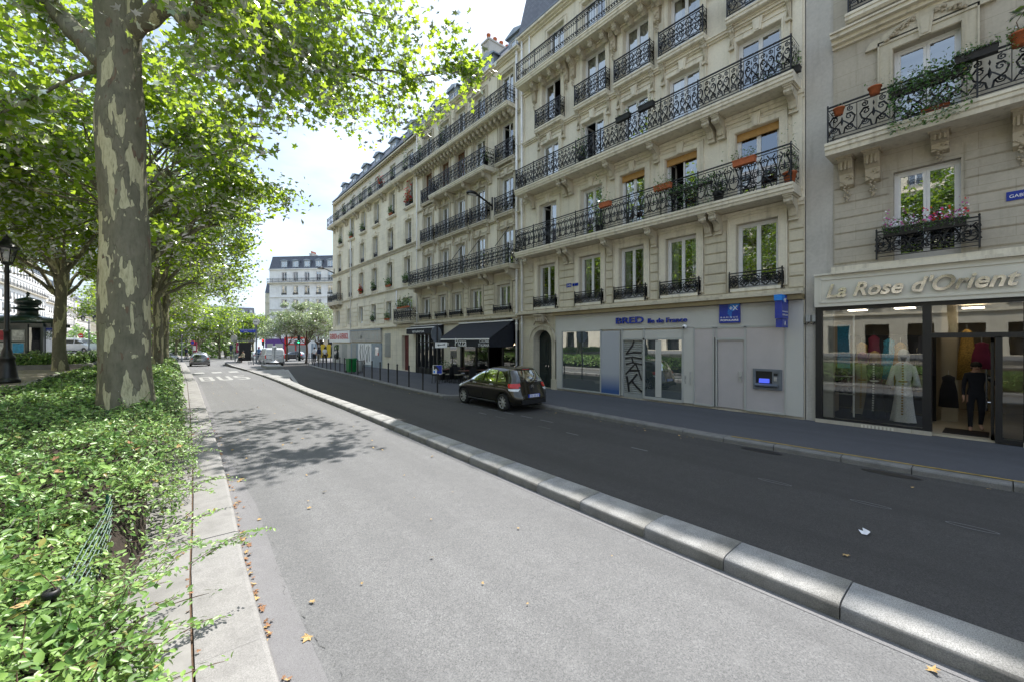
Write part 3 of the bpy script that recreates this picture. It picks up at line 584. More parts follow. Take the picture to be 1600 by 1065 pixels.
stroke([(.10,1.10),(.35,1.33),(.62,1.55),(.80,1.2),(.92,.92)]); stroke([(.30,1.25),(.80,1.28)])
stroke([(.15,1.0),(.22,.7),(.26,.42)],.045); stroke([(.68,1.12),(.45,.88),(.24,.70)],.042); stroke([(.4,.86),(.68,.62),(.92,.46)],.042)
gf.build('graffiti',shu)
tx=text('lettering','LETTRES',.075,'graffiti',sh,TM((7.28-U,V+.014,Z(.92)),(0,0,1),(1,0,0)),.001)
sl_=MB().mat('steel'); fb(sl_,7.10,7.14,.9,1.35,V+.012,V+.04); sl_.build('letter_slot',sh)
# ================================================================ BUILDING A, with the dress shop
U=-9.0; A=froot('apartment_building','pale weathered stone building above the dress shop with a planted iron balcony','building',U)
EA=3.05; m=MB()
def S(ops): return [(a-U,b-U,Z(c),Z(d)) for a,b,c,d in ops]
a1=[(.62,1.80),(-3.2,-2.0),(-6.6,-5.4)]
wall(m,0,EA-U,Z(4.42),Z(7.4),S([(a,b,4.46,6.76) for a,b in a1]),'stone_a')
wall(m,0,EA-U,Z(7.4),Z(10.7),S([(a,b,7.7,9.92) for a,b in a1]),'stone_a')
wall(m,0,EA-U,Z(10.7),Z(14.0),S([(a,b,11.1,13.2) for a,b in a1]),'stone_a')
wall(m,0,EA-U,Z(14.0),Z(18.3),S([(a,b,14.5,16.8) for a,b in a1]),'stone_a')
shell(m,U,U,3.72,0,Z(18.3))
m.mat('plaster'); m.box(EA-U,3.70-U,-.2,-.02,0,Z(18.3))   # smooth rendered strip between the two houses
for a,b in a1:
    surround(m,a-U,b-U,Z(7.7),Z(9.92),.26,.07,key=True,mat='trim'); surround(m,a-U,b-U,Z(11.1),Z(13.2),.2,mat='trim')
    m.mat('trim'); m.prism([(a-U-.55,Z(10.12)),(b-U+.55,Z(10.12)),(b-U+.45,Z(10.30)),((a+b)/2-U,Z(10.62)),(a-U-.45,Z(10.30))],.0,.10,'y')
for s,e in ((1.86,EA-.02),(-1.9,.56),(-5.3,-3.3),(-9,-6.7)): rustic(m,s-U+.02,e-U,Z(4.55),Z(7.05),6,'stone_a',.02,.03)
cornice(m,0,EA-U,Z(10.55),[(.08,.08),(.20,.10),(.34,.10),(.40,.05)],'trim_b'); cornice(m,0,EA-U,Z(13.8),[(.08,.08),(.2,.1)])
m.mat('trim_b').box(-0,EA-U,0,.22,Z(4.34),Z(4.46)); m.box(0,EA-U,0,.30,Z(4.26),Z(4.34)); cornice(m,0,EA-U,Z(18.1),[(.1,.1),(.3,.1)])
# ornament: small leaf bosses around the first balcony window head
m.smooth=True; m.mat('carved'); r=random.Random(9)
for i in range(60):
    s=1 if i%2 else -1; t=r.random(); m.lathe([(.004,-.03),(.045,0),(.004,.03)],(1.21-U+s*(.18+.55*t),.13,Z(10.44)-.22*t+r.uniform(-.06,.06)),5)
m.smooth=False
m.build('wall',A)
for a,b in a1:
    window(A,a,b,Z(4.48),Z(6.76),u0=U); window(A,a,b,Z(7.74),Z(9.92),u0=U); window(A,a,b,Z(11.1),Z(13.2),u0=U); window(A,a,b,Z(14.5),Z(16.8),u0=U)
balconette(A,U,.31,2.1,Z(4.52),.72,'lyre',.32,.30)
big=balcony(A,U,-9,EA,Z(7.68),.92,.95,'scroll',.30,(),side=True,mod=.62)
cbig=carved_mb(.30,1.15,3).mesh('carved_corbel')
for x in (2.72,2.18,.95-.0,-.30,-1.6,-3.8,-5): inst(cbig,'carved_corbel',A,(x-U,0,Z(7.38)),None,(1,1.3,.55 if abs(x-.95)<.01 else 1))
balcony(A,U,-9,2.7,Z(11.15),.5,.95,'scroll',.22,(),side=True,mod=.5)
mansard(A,U,U,3.07,Z(18.3),.25,Z(22.3),-.75); 
# street name plate, cut by the frame
np_=MB().mat('blue_sign'); np_.box(-.02-U,.08-U-.0,.0,.02,Z(5.55),Z(5.63)) if False else None
# ---- shop
V=.10
m=MB(); m.mat('shop_dark')
def fb2(mb,a,b,z0,z1,v0=0.0,v1=V): mb.box(a-U,b-U,v0,v1,Z(z0),Z(z1))
for a,b,z0,z1 in ((3.29,3.44,.12,3.38),(-9,3.29,3.28,3.38),(1.10,1.26,.22,3.28),(-.01,.10,.14,2.52),(-.50,-.30,.14,3.28),(-.30,1.10,2.50,2.62),(1.26,3.29,.22,.28),(-9,-8.8,.1,3.28),(-4.6,-4.4,.1,3.28),(-.30,-.01,.14,.24)): fb2(m,a,b,z0,z1,-.1,V)
m.mat('stone_a'); fb2(m,1.10,3.44,.10,.22,-.1,.14); fb2(m,-9,-.3,.10,.22,-.1,.14); 
shA=m.build('shopfront',A)
v=MB().mat('cream_sign')
for i in range(9): fb2(v,1.78+i*.075,1.82+i*.075,.13,.20,.14,.155)
v.build('vent_grille',shA)
# interior room
q=MB().mat('shop_wall'); fb2(q,-9,3.4,.16,3.4,-6.0,-5.9); fb2(q,3.40,3.44,.16,3.4,-5.9,-.1); q.mat('tile_floor'); fb2(q,-9,3.4,.06,.16,-5.9,.0); q.mat('shop_wall'); fb2(q,-9,3.4,3.4,3.5,-5.9,-.1)
fb2(q,.80,1.12,.16,3.4,-3.0,-2.7); q.mat('dark_room'); fb2(q,1.2,3.4,.16,2.6,-2.4,-2.34); fb2(q,-9,-.45,.16,3.4,-2.4,-2.34); q.mat('black_plastic'); fb2(q,.2,.95,.165,.18,-1.2,-.35); q.build('interior',shA)
q=MB().mat('shop_lamp')
for x,y_ in ((.3,-2.2),(-1.2,-2.2),(1.5,-.9),(2.5,-.9)): fb2(q,x,x+.4,3.30,3.33,y_-.3,y_)
q.build('ceiling_light',shA)
for a,b,z0,z1 in ((1.26,3.29,.28,3.28),(-.30,1.10,2.62,3.28),(-.30,-.01,.24,2.50),(-4.4,-.5,.28,3.28)): pane(shA,a,b,z0,z1,.03,'shop_glass','glass_pane',U)
# open glass door, swung inward at the right side of the doorway
dd=MB().mat('shop_dark'); x=.12
for v0,v1,z0,z1 in((-1.0,-.02,2.40,2.50),(-1.0,-.02,.18,.30),(-.12,-.02,.18,2.5),(-1.0,-.90,.18,2.5)): fb2(dd,x,x+.045,z0,z1,v0,v1)
dd=dd.build('door',shA); k=MB().mat('shop_glass'); k.quad((x+.02-U,-.9,Z(.3)),(x+.02-U,-.12,Z(.3)),(x+.02-U,-.12,Z(2.4)),(x+.02-U,-.9,Z(2.4))); k.build('glass_pane',dd)
h=MB().mat('chrome'); h.tube([(x+.12-U,-.82,Z(.75)),(x+.12-U,-.82,Z(1.75))],.02,8); h.tube([(x+.03-U,-.82,Z(.95)),(x+.12-U,-.82,Z(.95))],.012,6); h.tube([(x+.03-U,-.82,Z(1.55)),(x+.12-U,-.82,Z(1.55))],.012,6); h.build('handle',dd)
# sign board over the shop
sg=thing('shop_sign','long cream fascia board with raised chrome italic letters over the dress shop','sign',(FX,3.44,.12+3.26),PI/2)
sb=MB().mat('cream_sign'); La=12.4
sb.box(-La,0,.03,.20,0,.88)
for a,b,z0,z1 in((-La,0,.88,.93),(-.0-.16,-.12,.10,.78),(-La,-.12,.74,.78),(-La,-.12,.10,.14)): sb.box(a,b,.20,.225 if z1<.9 else .26,z0,z1)
sb.build('board',sg)
text('lettering',"La Rose d'Orient",.50,'chrome',sg,TM((-.27,.25,.255),(-1,0,0),(0,0,1)),.018,.32,.012,'LEFT',1.02,width=None).scale=(1,1,1)
sgt=[o for o in sg.children if o.name.startswith('lettering')][0]
xs=[vv.co.x for vv in sgt.data.vertices]; k_=3.42/(max(xs)-min(xs)); sgt.data.transform(Matrix.Translation((-.27,0,0))@Matrix.Diagonal((k_,1,1,1))@Matrix.Translation((.27,0,0)))
# ================================================================ BUILDING C, with the restaurants
U=16.4; C=froot('apartment_building','beige stone apartment building over the two restaurants, darker stained facade with many balconies','building',U); E=28.3
c1=[(17.29,18.45),(19.97,21.15),(22.15,23.25),(24.1,25.15),(26.28,27.5)]; cu=[(17.0,18.2),(19.6,20.8),(21.75,22.85),(23.7,24.8),(26.0,27.15)]
m=MB(); S=lambda ops,z0,z1:[(a-U,b-U,Z(z0),Z(z1)) for a,b in ops]
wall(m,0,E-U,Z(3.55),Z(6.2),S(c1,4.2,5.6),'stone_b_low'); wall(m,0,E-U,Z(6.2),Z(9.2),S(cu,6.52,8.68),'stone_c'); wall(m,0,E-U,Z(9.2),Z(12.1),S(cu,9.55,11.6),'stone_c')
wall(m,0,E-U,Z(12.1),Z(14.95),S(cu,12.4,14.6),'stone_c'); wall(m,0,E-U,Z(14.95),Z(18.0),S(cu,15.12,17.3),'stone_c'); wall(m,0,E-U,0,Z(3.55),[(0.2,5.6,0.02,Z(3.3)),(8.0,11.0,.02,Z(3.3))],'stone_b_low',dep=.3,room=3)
shell(m,U,U,E,0,Z(18))
for o_,z0,z1,k in ((c1,4.2,5.6,0),(cu,6.52,8.68,1),(cu,9.55,11.6,1),(cu,12.4,14.6,1),(cu,15.12,17.3,0)):
    for a,b in o_: surround(m,a-U,b-U,Z(z0),Z(z1),.17,.05,key=bool(k),mat='trim')
prev=U
for i,(a,b) in enumerate(c1+[(E,E)]):
    s=prev+.24; e=a-.24
    if e-s>.12: rustic(m,s-U,e-U,Z(3.95),Z(5.7),6,'stone_b_low')
    prev=b
m.mat('trim').box(0,E-U,0,.28,Z(3.72),Z(3.84)); m.box(0,E-U,0,.2,Z(3.6),Z(3.72)); cornice(m,0,E-U,Z(9.2),[(.08,.06),(.16,.08)],'trim'); cornice(m,0,E-U,Z(12.0),[(.06,.06),(.12,.08)],'trim'); cornice(m,0,E-U,Z(14.6),[(.06,.1),(.12,.1)],'trim')
cornice(m,0,E-U,Z(17.85),[(.1,.08),(.24,.08),(.34,.08)])
m.build('wall',C)
for i,(a,b) in enumerate(c1): window(C,a,b,Z(4.24),Z(5.6),u0=U,curt='full'); balconette(C,U,a-.17,b+.17,Z(4.0),.45,'dense',.26,.18)
for r_,(z0,z1) in enumerate(((6.54,8.68),(9.57,11.6),(12.42,14.6),(15.14,17.3))):
    for i,(a,b) in enumerate(cu): window(C,a,b,Z(z0),Z(z1),u0=U,curt=['full','sides',None,'full',None][(i+r_)%5],mat='brown_wood' if r_==2 and i>1 else 'white_paint',open_=2 if (r_,i)==(2,0) else 0)
cC=console_mb(.62,.22,.55).mesh('bracket')
balcony(C,U,U+.1,E,Z(6.52),.8,1.02,'dense',.24,(16.9,18.9,19.4,21.4,23.4,25.5,27.7),bmesh_=cC,mod=.42,bw=.22,mat='trim')
balcony(C,U,18.7,25.2,Z(12.38),.78,1.05,'dense',.24,(19.1,21.2,23.2,24.9),bmesh_=cC,mod=.42)
balcony(C,U,U+.3,E-.1,Z(15.12),.75,.95,'dense',.22,[16.9+.42*i for i in range(27)],bmesh_=console_mb(.5,.14,.26).mesh('bracket'),mod=.42)
def lowbal(z,spans,out=.3,rh=1.0):
    for a,b in spans:
        s=slab_mb(b-a,out,.16,'trim').build('balcony',C,(a-U,0,Z(z))); railing_mb(b-a-.06,rh,'dense',.38,side=out-.05).build('railing',s,(.03,out-.04,0))
        n_=max(2,int((b-a)/1.2))
        for k in range(n_): inst(cCs,'bracket',s,(.15+(b-a-.3)*k/(n_-1),0,-.16))
cCs=console_mb(.2,.12,.6).mesh('bracket')
lowbal(9.5,((16.75,18.45),(19.1,20.95),(21.15,25.1),(25.4,27.4))); lowbal(12.4,((16.75,18.4),(25.35,27.3)))
mansard(C,U,U,E,Z(18.15),.1,Z(20.3),-1.45)
for x in (17.6,20.2,22.3,24.2,26.6): dormer(C,U,x,Z(18.3),-.6,1.2,1.4)
chimney(C,6.1,-3.2,Z(20.4),.8,2.2,2.3); chimney(C,9,-4,Z(20.4),.7,2,1.4)
drainpipe(C,U,U+.25,0,Z(18),.12,.06); drainpipe(C,U,E-.1,Z(3.7),Z(18),.1,.05)
# iron burglar rods / flag stays on the second floor
for x,z in ((17.3,7.6),(20.0,7.5),(22,7.4)): q=MB().mat('iron'); q.tube([(x-U,.0,Z(z+1.2)),(x-U+.4,.75,Z(z))],.02,5); q.build('stay_rod',C)
# restaurant front behind the large awning
sh=MB().mat('shop_dark')
def fc(mb,a,b,z0,z1,v0=0.0,v1=.08): mb.box(a-U,b-U,v0,v1,Z(z0),Z(z1))
fc(sh,16.6,22.2,3.0,3.55); fc(sh,16.55,16.7,.12,3.0,0,.12); fc(sh,22.05,22.2,.12,3.0,0,.12)
for x in (17.9,19.2,20.5): fc(sh,x,x+.09,.12,3.0,-.02,.06)
fc(sh,16.7,22.05,.12,.55,-.02,.05); sh.mat('wood_brown'); fc(sh,16.7,22.05,.55,.60,-.02,.09)
s1=sh.build('shopfront',C)
pane(s1,16.7,17.9,.6,3.0,.0,'shop_glass','glass_pane',U); pane(s1,19.29,20.5,.6,3.0,.0,'shop_glass','glass_pane',U); pane(s1,20.59,22.05,.6,3.0,0,'shop_glass','glass_pane',U)
wl=MB().mat('warm_bulb'); wl.smooth=True
for x in (17.1,17.45): wl.lathe([(.01,-.05),(.05,0),(.01,.05)],(x-U,.12,Z(2.25)),8)
wl.build('wall_light',s1)
text('lettering','Pizza',.16,'white_sign',s1,TM((17.55-U,.09,Z(2.02)),(-1,0,0),(0,0,1)),.003)
# second restaurant: glazed wooden frames
s2=MB().mat('shop_dark'); fc(s2,24.4,28.9,3.0,3.55,0,.1)
for x in (24.4,24.95,25.55,26.15,26.75,27.35,27.95,28.2): fc(s2,x,x+.11,.12,3.0,-.02,.14)
for z0,z1 in((.12,.55),(2.35,2.45),(2.9,3.0)): fc(s2,24.4,28.3,z0,z1,-.02,.10)
s2o=s2.build('shopfront',C)
for k,x in enumerate((24.51,25.06,25.66,26.26,26.86,27.46)): pane(s2o,x,x+.49,.55,2.35,.03,'dark_glass','glass_pane',U); pane(s2o,x,x+.49,2.45,2.9,.03,'dark_glass','glass_pane',U)
# yellow wall between them with a dark window
ym=MB().mat('cream_paint'); fc(ym,22.25,24.35,.12,3.5,0,.04); ym.build('painted_wall',C); pane(C,22.7,23.5,.9,2.7,.045,'dark_glass','window_pane',U)
def awning(name,label,u0,u1,zt,out,zf,valtext,U=U,end=True):
    a=thing(name,label,'awning',(FX,u0,.12),PI/2); L_=u1-u0
    q=MB().mat('awning_cloth'); q.prism([(.10,Z(zt)),(out,Z(zf)),(out,Z(zf)-.025),(.10,Z(zt)-.03)],0,L_,'x'); q.build('cloth',a)
    q=MB().mat('awning_cloth'); q.box(0,L_,out-.01,out+.012,Z(zf)-.42,Z(zf)-.03); q.build('valance',a)
    if end:
        for x in(0,L_-.02):
            q=MB().mat('awning_cloth'); q.prism([(.05,Z(zt)-.05),(out-.02,Z(zf)-.03),(out-.02,Z(zf)-.42),(.05,Z(zf)-.42)],x,x+.02,'x'); q.build('side_curtain',a)
    q=MB().mat('white_sign'); q.box(-.05,L_+.05,.05,.20,Z(zt)-.02,Z(zt)+.13); q.build('cassette',a)
    q=MB().mat('white_sign'); q.box(-.02,L_+.02,out-.03,out+.04,Z(zf)-.03,Z(zf)+.03); q.build('front_bar',a)
    for body,x,z,sz in valtext: text('lettering',body,sz,'white_sign',a,TM((x-u0,out+.016,Z(z)),(-1,0,0),(0,0,1)),.002)
    q=MB().mat('white_sign')
    for x in(.3,L_-.3): q.tube([(x,.12,Z(zt)-.15),(x,out*.5,Z(zf)-.15),(x,out-.05,Z(zf)-.05)],.025,6)
    q.build('folding_arm',a); return a
awning('awning','large black awning marked Pizza over the restaurant terrace',16.95,22.2,3.55,1.75,2.55,(('Pizza',20.2,2.17,.62),('CUCINA',17.75,2.37,.22),('ITALIANA',17.85,2.17,.22),('RISTORANTE',22.0,2.22,.2)))
awning('awning','short black awning over the glazed restaurant front beside the red door',24.4,29.0,3.58,.55,3.40,(('RESTAURANT BAR',28.0,3.06,.22),),end=True)
# ================================================================ BUILDING D, corner building
U=28.3; D=froot('apartment_building','long yellowish stone corner building with row of grey dormers and shuttered shops','building',U); E=49.2
d1=[(30.0-.85,30.87,4.75,5.9)]+[(a,a+1.15,4.2,5.85) for a in (33.0,36.4,39.7,43.05,46.7)]
d2=[(a,a+1.15,7.0,9.08) for a in (29.4,32.75,36.1,39.4,42.65,46.2)]; d3=[(a,a+1.15,10.0,11.95) for a in (29.2,32.55,35.9,39.2,42.5,46.05)]; d4=[(a,a+1.15,12.9,15.0) for a in (28.9,32.25,35.6,38.85,42.1,45.6)]
d5=[(a,a+1.15,15.75,17.5) for a in (29.5,32.8,36.1,39.4,42.5,45.7)]
S=lambda ops:[(a-U,b-U,Z(c),Z(d)) for a,b,c,d in ops]
m=MB(); wall(m,0,E-U,Z(3.5),Z(6.75),S(d1),'stone_d',dep=.38); wall(m,0,E-U,Z(6.75),Z(9.85),S(d2),'stone_d',dep=.38); wall(m,0,E-U,Z(9.85),Z(15.35),S(d3+d4),'stone_d',dep=.38); wall(m,0,E-U,Z(15.35),Z(18.1),S(d5),'cream_paint',v=-.25)
wall(m,0,E-U,0,Z(3.5),[(29.75-U,31.0-U,.02,Z(2.9))],'stone_d',dep=.4)
for o_,hood in ((d2,0),(d3,0),(d4,0)):
    for a,b,c,d in o_:
        surround(m,a-U,b-U,Z(c),Z(d),.18,.04,key=bool(o_ is d2 or o_ is d3),mat='stone_d')
for a,b,c,d in d4: sillbox(m,a-U-.15,b-U+.15,Z(c),.24,'trim_b')
for a,b,c,d in d3+d2: sillbox(m,a-U,b-U,Z(c),.14,'trim_b')
prev=31.1
for i,a in enumerate((33.0,36.4,39.7,43.05,46.7,E)):
    s=prev+.22; e=a-.22; rustic(m,s-U,e-U,Z(3.95),Z(6.2),5,'stone_d',.045,.05); prev=a+1.15
for z in (9.8,): cornice(m,0,E-U,Z(z),[(.06,.06),(.14,.06),(.2,.06)]); 
m.mat('trim')
for i in range(100): m.box(.2+i*.205,.3+i*.205,.0,.12,Z(9.68),Z(9.80))
cornice(m,0,E-U,Z(6.62),[(.07,.08),(.16,.09)]); m.mat('trim_b').box(0,E-U,0,.22,Z(3.62),Z(3.74)); cornice(m,0,E-U,Z(17.95),[(.0,.08),(.1,.1)])
m.mat('stone_d'); shell(m,U,U,E,0,Z(18.1),11,'stone_d')
# rounded street-corner end
m.smooth=True
# side street face with windows
m.smooth=False
m.build('wall',D)
for (a,b,c,d),k in [(x,0) for x in d1]+[(x,2) for x in d2]+[(x,3) for x in d3]+[(x,4) for x in d4]:
    window(D,a,b,Z(c)+.02,Z(d),v=-.3,u0=U,curt=['full','sides',None,'right'][int(a*7+k)%4],mat='brown_wood' if (k==2 and a>46) else 'white_paint')
    if k and not (k==2 and a>45): railing_mb(1.14,.5,'dense',.28).build('railing',D,(a-U+.005,-.06,Z(c)))
for a,b,c,d in d5: window(D,a,b,Z(c),Z(d),v=-.45,u0=U)
balcony(D,U,U+.05,E+.3,Z(15.4),.6,.95,'bars',.25,(),side=True,mod=.5,mat='trim_b')
cD=console_mb(.45,.18,.55).mesh('bracket')
for a in (30.9,31.4,34.2,34.7,37.6,38.1,40.8,41.3,44.0,44.5,47.3,48.3): inst(cD,'bracket',D,(a-U,0,Z(15.15)))
balcony(D,U,45.6,49.2,Z(6.75),.65,.85,'dense',.35,(46.2,47.5,48.8),side=True,mod=.4,bmesh_=console_mb(.5,.2,.4).mesh('bracket'))
s=slab_mb(3.1,.5,.2,'trim').build('balcony',D,(28.45-U,0,Z(4.0))); railing_mb(3.04,1.0,'dense',.36,side=.45).build('railing',s,(.03,.46,0))
mansard(D,U,U,E-.2,Z(18.25),.05,Z(20.2),-1.2,dep=10)
for x in (30.4,33.9,37.5,40.6,43.9,47): dormer(D,U,x,Z(18.35),-.55,1.3,1.45)
for x,y in ((5,-4.5),(12,-4.5),(17.3,-4)): chimney(D,x,y,Z(20.2),.7,1.6,1.3)
drainpipe(D,U,42.9,Z(3.6),Z(15),.1,.06); drainpipe(D,U,31.8,Z(3.6),Z(6.6),.1,.05)
dr=MB().mat('red_paint_door'); dr.box(29.75-U,30.37-U,-.34,-.28,0,Z(2.9)); dr.box(30.39-U,31.0-U,-.34,-.28,0,Z(2.9))
for a in (29.85,30.49):
    for z0,z1 in((.2,.9),(1.05,2.5)): dr.box(a-U,a+.42-U,-.28,-.26,z0,z1)
dr.build('door',D)
# barred window and shuttered shops
bw=MB().mat('grey_shutter'); bw.box(33.2-U,34.3-U,.0,.03,1.0,3.0); bwo=bw.build('window_shutter',D)
k=MB().mat('grey_frame')
for i in range(6): k.box(33.2-U+i*.215,33.22-U+i*.215,.10,.12,1.0,3.0)
for z in (1.2,2.0,2.8): k.box(33.2-U,34.3-U,.095,.125,z,z+.03)
k.build('window_bars',D)
s=MB().mat('bluegrey'); 
def fd(mb,a,b,z0,z1,v0=0.0,v1=.1): mb.box(a-U,b-U,v0,v1,Z(z0),Z(z1))
fd(s,34.95,42.75,.12,2.3); fd(s,34.95,42.75,3.45,3.58,0,.2); s.mat('white_sign'); fd(s,37.2,40.6,.3,2.25,.1,.13); s.mat('grey_shutter'); fd(s,41.2,42.4,.12,2.2,.1,.12); s.mat('dark_glass'); fd(s,35.5,36.3,1.2,2.0,.1,.115)
s1=s.build('shopfront',D)
gf=MB().mat('graffiti'); r=random.Random(3)
for i in range(7):
    x=40.1-i*.42; pts=[(x+r.uniform(-.25,.25),.134,Z(.5+1.6*j/3+r.uniform(-.15,.15))) for j in range(4)]
    for p,q in zip(pts[:-1],pts[1:]):
        gf.prism([(p[0]-U-.05,p[2]),(p[0]-U+.05,p[2]),(q[0]-U+.05,q[2]),(q[0]-U-.05,q[2])],.131,.134+.001*i,'y')
gf.build('graffiti',s1)
s=MB().mat('grey_panel'); fd(s,42.85,50.0-1.0,.12,2.25); s.mat('grey_shutter'); fd(s,44.0,45.6,.15,2.2,.1,.12); s.mat('dark_glass'); fd(s,46.6,48.4,.5,2.1,.1,.112); s2=s.build('shopfront',D)
sgn=thing('shop_sign','grey fascia reading PHARMACIE over the shuttered shop','sign',(FX,34.95,.12+2.3),PI/2); q=MB().mat('plaster'); q.box(0,7.8,.02,.16,0,1.12); q.build('board',sgn)
text('lettering','PHARMACIE',1.0,'grey_frame',sgn,TM((7.45,.165,.22),(-1,0,0),(0,0,1)),.004,0,.01,width=5.1)
q=MB().mat('grey_frame'); 
for cx_ in (1.7,.7):
    for a,b,c,d in((-.1,.1,.2,.95),(-.32,.32,.48,.68)): q.box(cx_+a,cx_+b,.16,.168 if a==-.1 else .172,c,d)
q.build('cross_emblem',sgn)
sgn=thing('shop_sign','white fascia with red lettering over the corner shop','sign',(FX,42.9,.12+2.25),PI/2); q=MB().mat('white_sign'); q.box(0,7.0,.02,.2,0,1.2); q.build('board',sgn)
text('lettering','GUERRIDA et GUERRISOL',.8,'red_letter',sgn,TM((6.7,.205,.35),(-1,0,0),(0,0,1)),.004,0,.02,width=6.3)
# ================================================================ far white corner building (E)
Er=thing('apartment_building','bright white apartment building closing the end of the street, with grey mansard roof','building',(0,0,0),0)
def atd(px,d): l=(px-800)/F*d; return (d*FW[0]+l*RT[0],d*FW[1]+l*RT[1])
p0=atd(565,89); p1=atd(421,91.5); dx,dy=p1[0]-p0[0],p1[1]-p0[1]; LE=math.hypot(dx,dy); Er.location=(p0[0],p0[1],-1.15); Er.rotation_euler=(0,0,math.atan2(dy,dx))
m=MB(); cols=[1.2+i*2.72 for i in range(int((LE-1)/2.72))]; rows=[(5.2,7.1),(8.2,10.0),(11.0,12.9),(13.9,16.0),(16.9,19.0)]
ops=[(c,c+1.25,a,b) for c in cols for a,b in rows]
wall(m,0,LE,4.2,19.6,ops,'white_stone',dep=.3); wall(m,0,LE,0,4.2,[],'white_stone'); shell(m,0,0,LE,0,19.6,16,'white_stone')
for z in (4.2,7.7,10.6,13.3,16.3): cornice(m,0,LE,z,[(.08,.08),(.2,.1)],'white_stone')
for i,c in enumerate(cols):
    for a,b in rows[:3]: surround(m,c,c+1.25,a,b,.16,.05,key=False,mat='white_stone',hood=(a<9 and i%2==0))
cornice(m,0,LE,19.4,[(.2,.15),(.4,.12)],'white_stone')
# windows of the side wall, seen obliquely
m.mat('dark_glass')
for z in (5.2,8.2,11,14,17):
    for y in (-2,-5,-8,-11): m.box(LE,LE+.02,y-1.1,y,z,z+1.9)
m.build('wall',Er)
for j,(a,b) in enumerate(rows):
    for i,c in enumerate(cols): window(Er,c,c+1.25,a,b,v=-.2,curt=['full',None,'sides'][(i+j)%3]); 
for z,st in ((16.6,.9),): balcony(Er,0,-.2,LE+.2,z,.7,.95,'bars',.2,(),mod=.8)
for c in cols: railing_mb(1.2,.5,'bars',.4).build('railing',Er,(c,.03,13.9)); railing_mb(1.2,.5,'bars',.4).build('railing',Er,(c,.03,11.0))
mansard(Er,0,0,LE,19.7,.1,22.6,-1.0,dep=12)
for c in cols: dormer(Er,0,c+.6,19.8,.0,1.5,1.7)
for x in (5,14): chimney(Er,x,-4.5,22.2,.8,2,1.5)
s=MB().mat('shop_red'); 
def fe(mb,px0,px1,z0,z1,v0,v1):
    # place along the facade by the photograph's own proportions
    a=LE*(565-px1)/144; b=LE*(565-px0)/144; mb.box(a,b,v0,v1,z0,z1)
s=MB().mat('shop_red'); fe(s,446,482,.05,4.6,0,.25); s.mat('grey_shutter'); fe(s,449,463,.1,2.9,.25,.3); fe(s,466,480,.1,2.9,.25,.3); s.mat('white_sign'); fe(s,452,478,3.2,4.2,.25,.3); s1=s.build('shopfront',Er)
text('lettering','KOOKAII',.8,'red_letter',s1,TM((LE*(565-454)/144,.305,3.35),(-1,0,0),(0,0,1)),.004)
s=MB().mat('purple'); fe(s,415,446,.05,4.2,0,.2); s.mat('grey_panel'); fe(s,418,428,.1,3.2,.2,.24); fe(s,431,444,.1,3.2,.2,.24); s.build('shopfront',Er)
s=MB().mat('white_stone'); fe(s,482,500,.05,4.4,0,.1); s.mat('bluegrey'); fe(s,488,491.5,.1,3.2,.1,.14); fe(s,493,496.5,.1,3.2,.1,.14); s.build('shopfront',Er)
s=MB().mat('dark_glass'); fe(s,500,520,.05,4.0,0,.1); s.mat('yellow_paint'); fe(s,503,509,.2,3,.1,.16); fe(s,512,518,.2,3,.1,.16); s.build('shopfront',Er)
# scaffold clad side building behind
def plainhouse(name,label,cat,loc,rot,L_,H_,rows,dep=12,mat='white_stone',colw=2.8,bal=(),roof=True,sparse=False,st=3.0,base=4.0):
    r=thing(name,label,cat,loc,rot); m=MB(); cols=[1.0+i*colw for i in range(int((L_-1)/colw))]; rw=[(base+.9+i*st,base+.9+i*st+2.0) for i in range(rows)]
    ops=[(c,c+1.2,a,b) for c in cols for a,b in rw]; wall(m,0,L_,base,H_,ops,mat,dep=.3); wall(m,0,L_,0,base,[(c,c+2.0,.1,3.2) for c in cols[::1]],mat,dep=.4,room=.8)
    shell(m,0,0,L_,0,H_,dep,mat); 
    for i in range(rows+1): cornice(m,0,L_,base+i*st+.2,[(.08,.08),(.2,.1)],mat)
    for c in cols:
        for a,b in rw: surround(m,c,c+1.2,a,b,.15,.05,key=False,mat=mat)
    m.build('wall',r)
    for j,(a,b) in enumerate(rw):
        if sparse:
            mm=MB().mat('white_paint')
            for c in cols: pass
        for i,c in enumerate(cols): window(r,c,c+1.2,a,b,v=-.22,curt=['full',None,'sides'][(i+j)%3])
        if j in bal: balcony(r,0,0,L_,a-.05,.7,.9,'bars',.2,(),mod=1.2)
        elif not sparse:
            for c in cols: railing_mb(1.3,.7,'bars',.6).build('railing',r,(c-.05,.15,a))
    if roof:
        mansard(r,0,0,L_,H_+.1,.1,H_+2.8,-1.2,dep=dep)
        for c in cols[::1]: dormer(r,0,c+.6,H_+.15,.0,1.4,1.6)
    return r
# ================================================================ GROUND, ROAD, KERBS
def struct(o): o['kind']='structure'; return o
def sheet(name,mat,xs,ys,dz,inside=None,zf=gz,xf=None):
    mb=MB().mat(mat); nx,ny=len(xs),len(ys)
    vs=[]
    for y in ys:
        for i,x in enumerate(xs):
            X=xf(i,y) if xf else x; vs.append((X,y,zf(X,y)+dz))
    fs=[(j*nx+i,j*nx+i+1,(j+1)*nx+i+1,(j+1)*nx+i) for j in range(ny-1) for i in range(nx-1)]
    mb.add(vs,fs); return struct(mb.build(name))
YS=[-400,-100,-40,-20,-10]+[x for x in range(-8,60,2)]+[60,65,70,75,80,90,100,120,150,200,300,450,700]
sheet('ground','dusty_ground',[-500,-200,-80,-40,-20,-10,-5,-3.2,-2.9,-2.5,-2.1,-1.8,-1.4,-1,-.7,-.4,-.2,0,.6,3,6,10,14,20,40,90,200,500],YS,-.02)
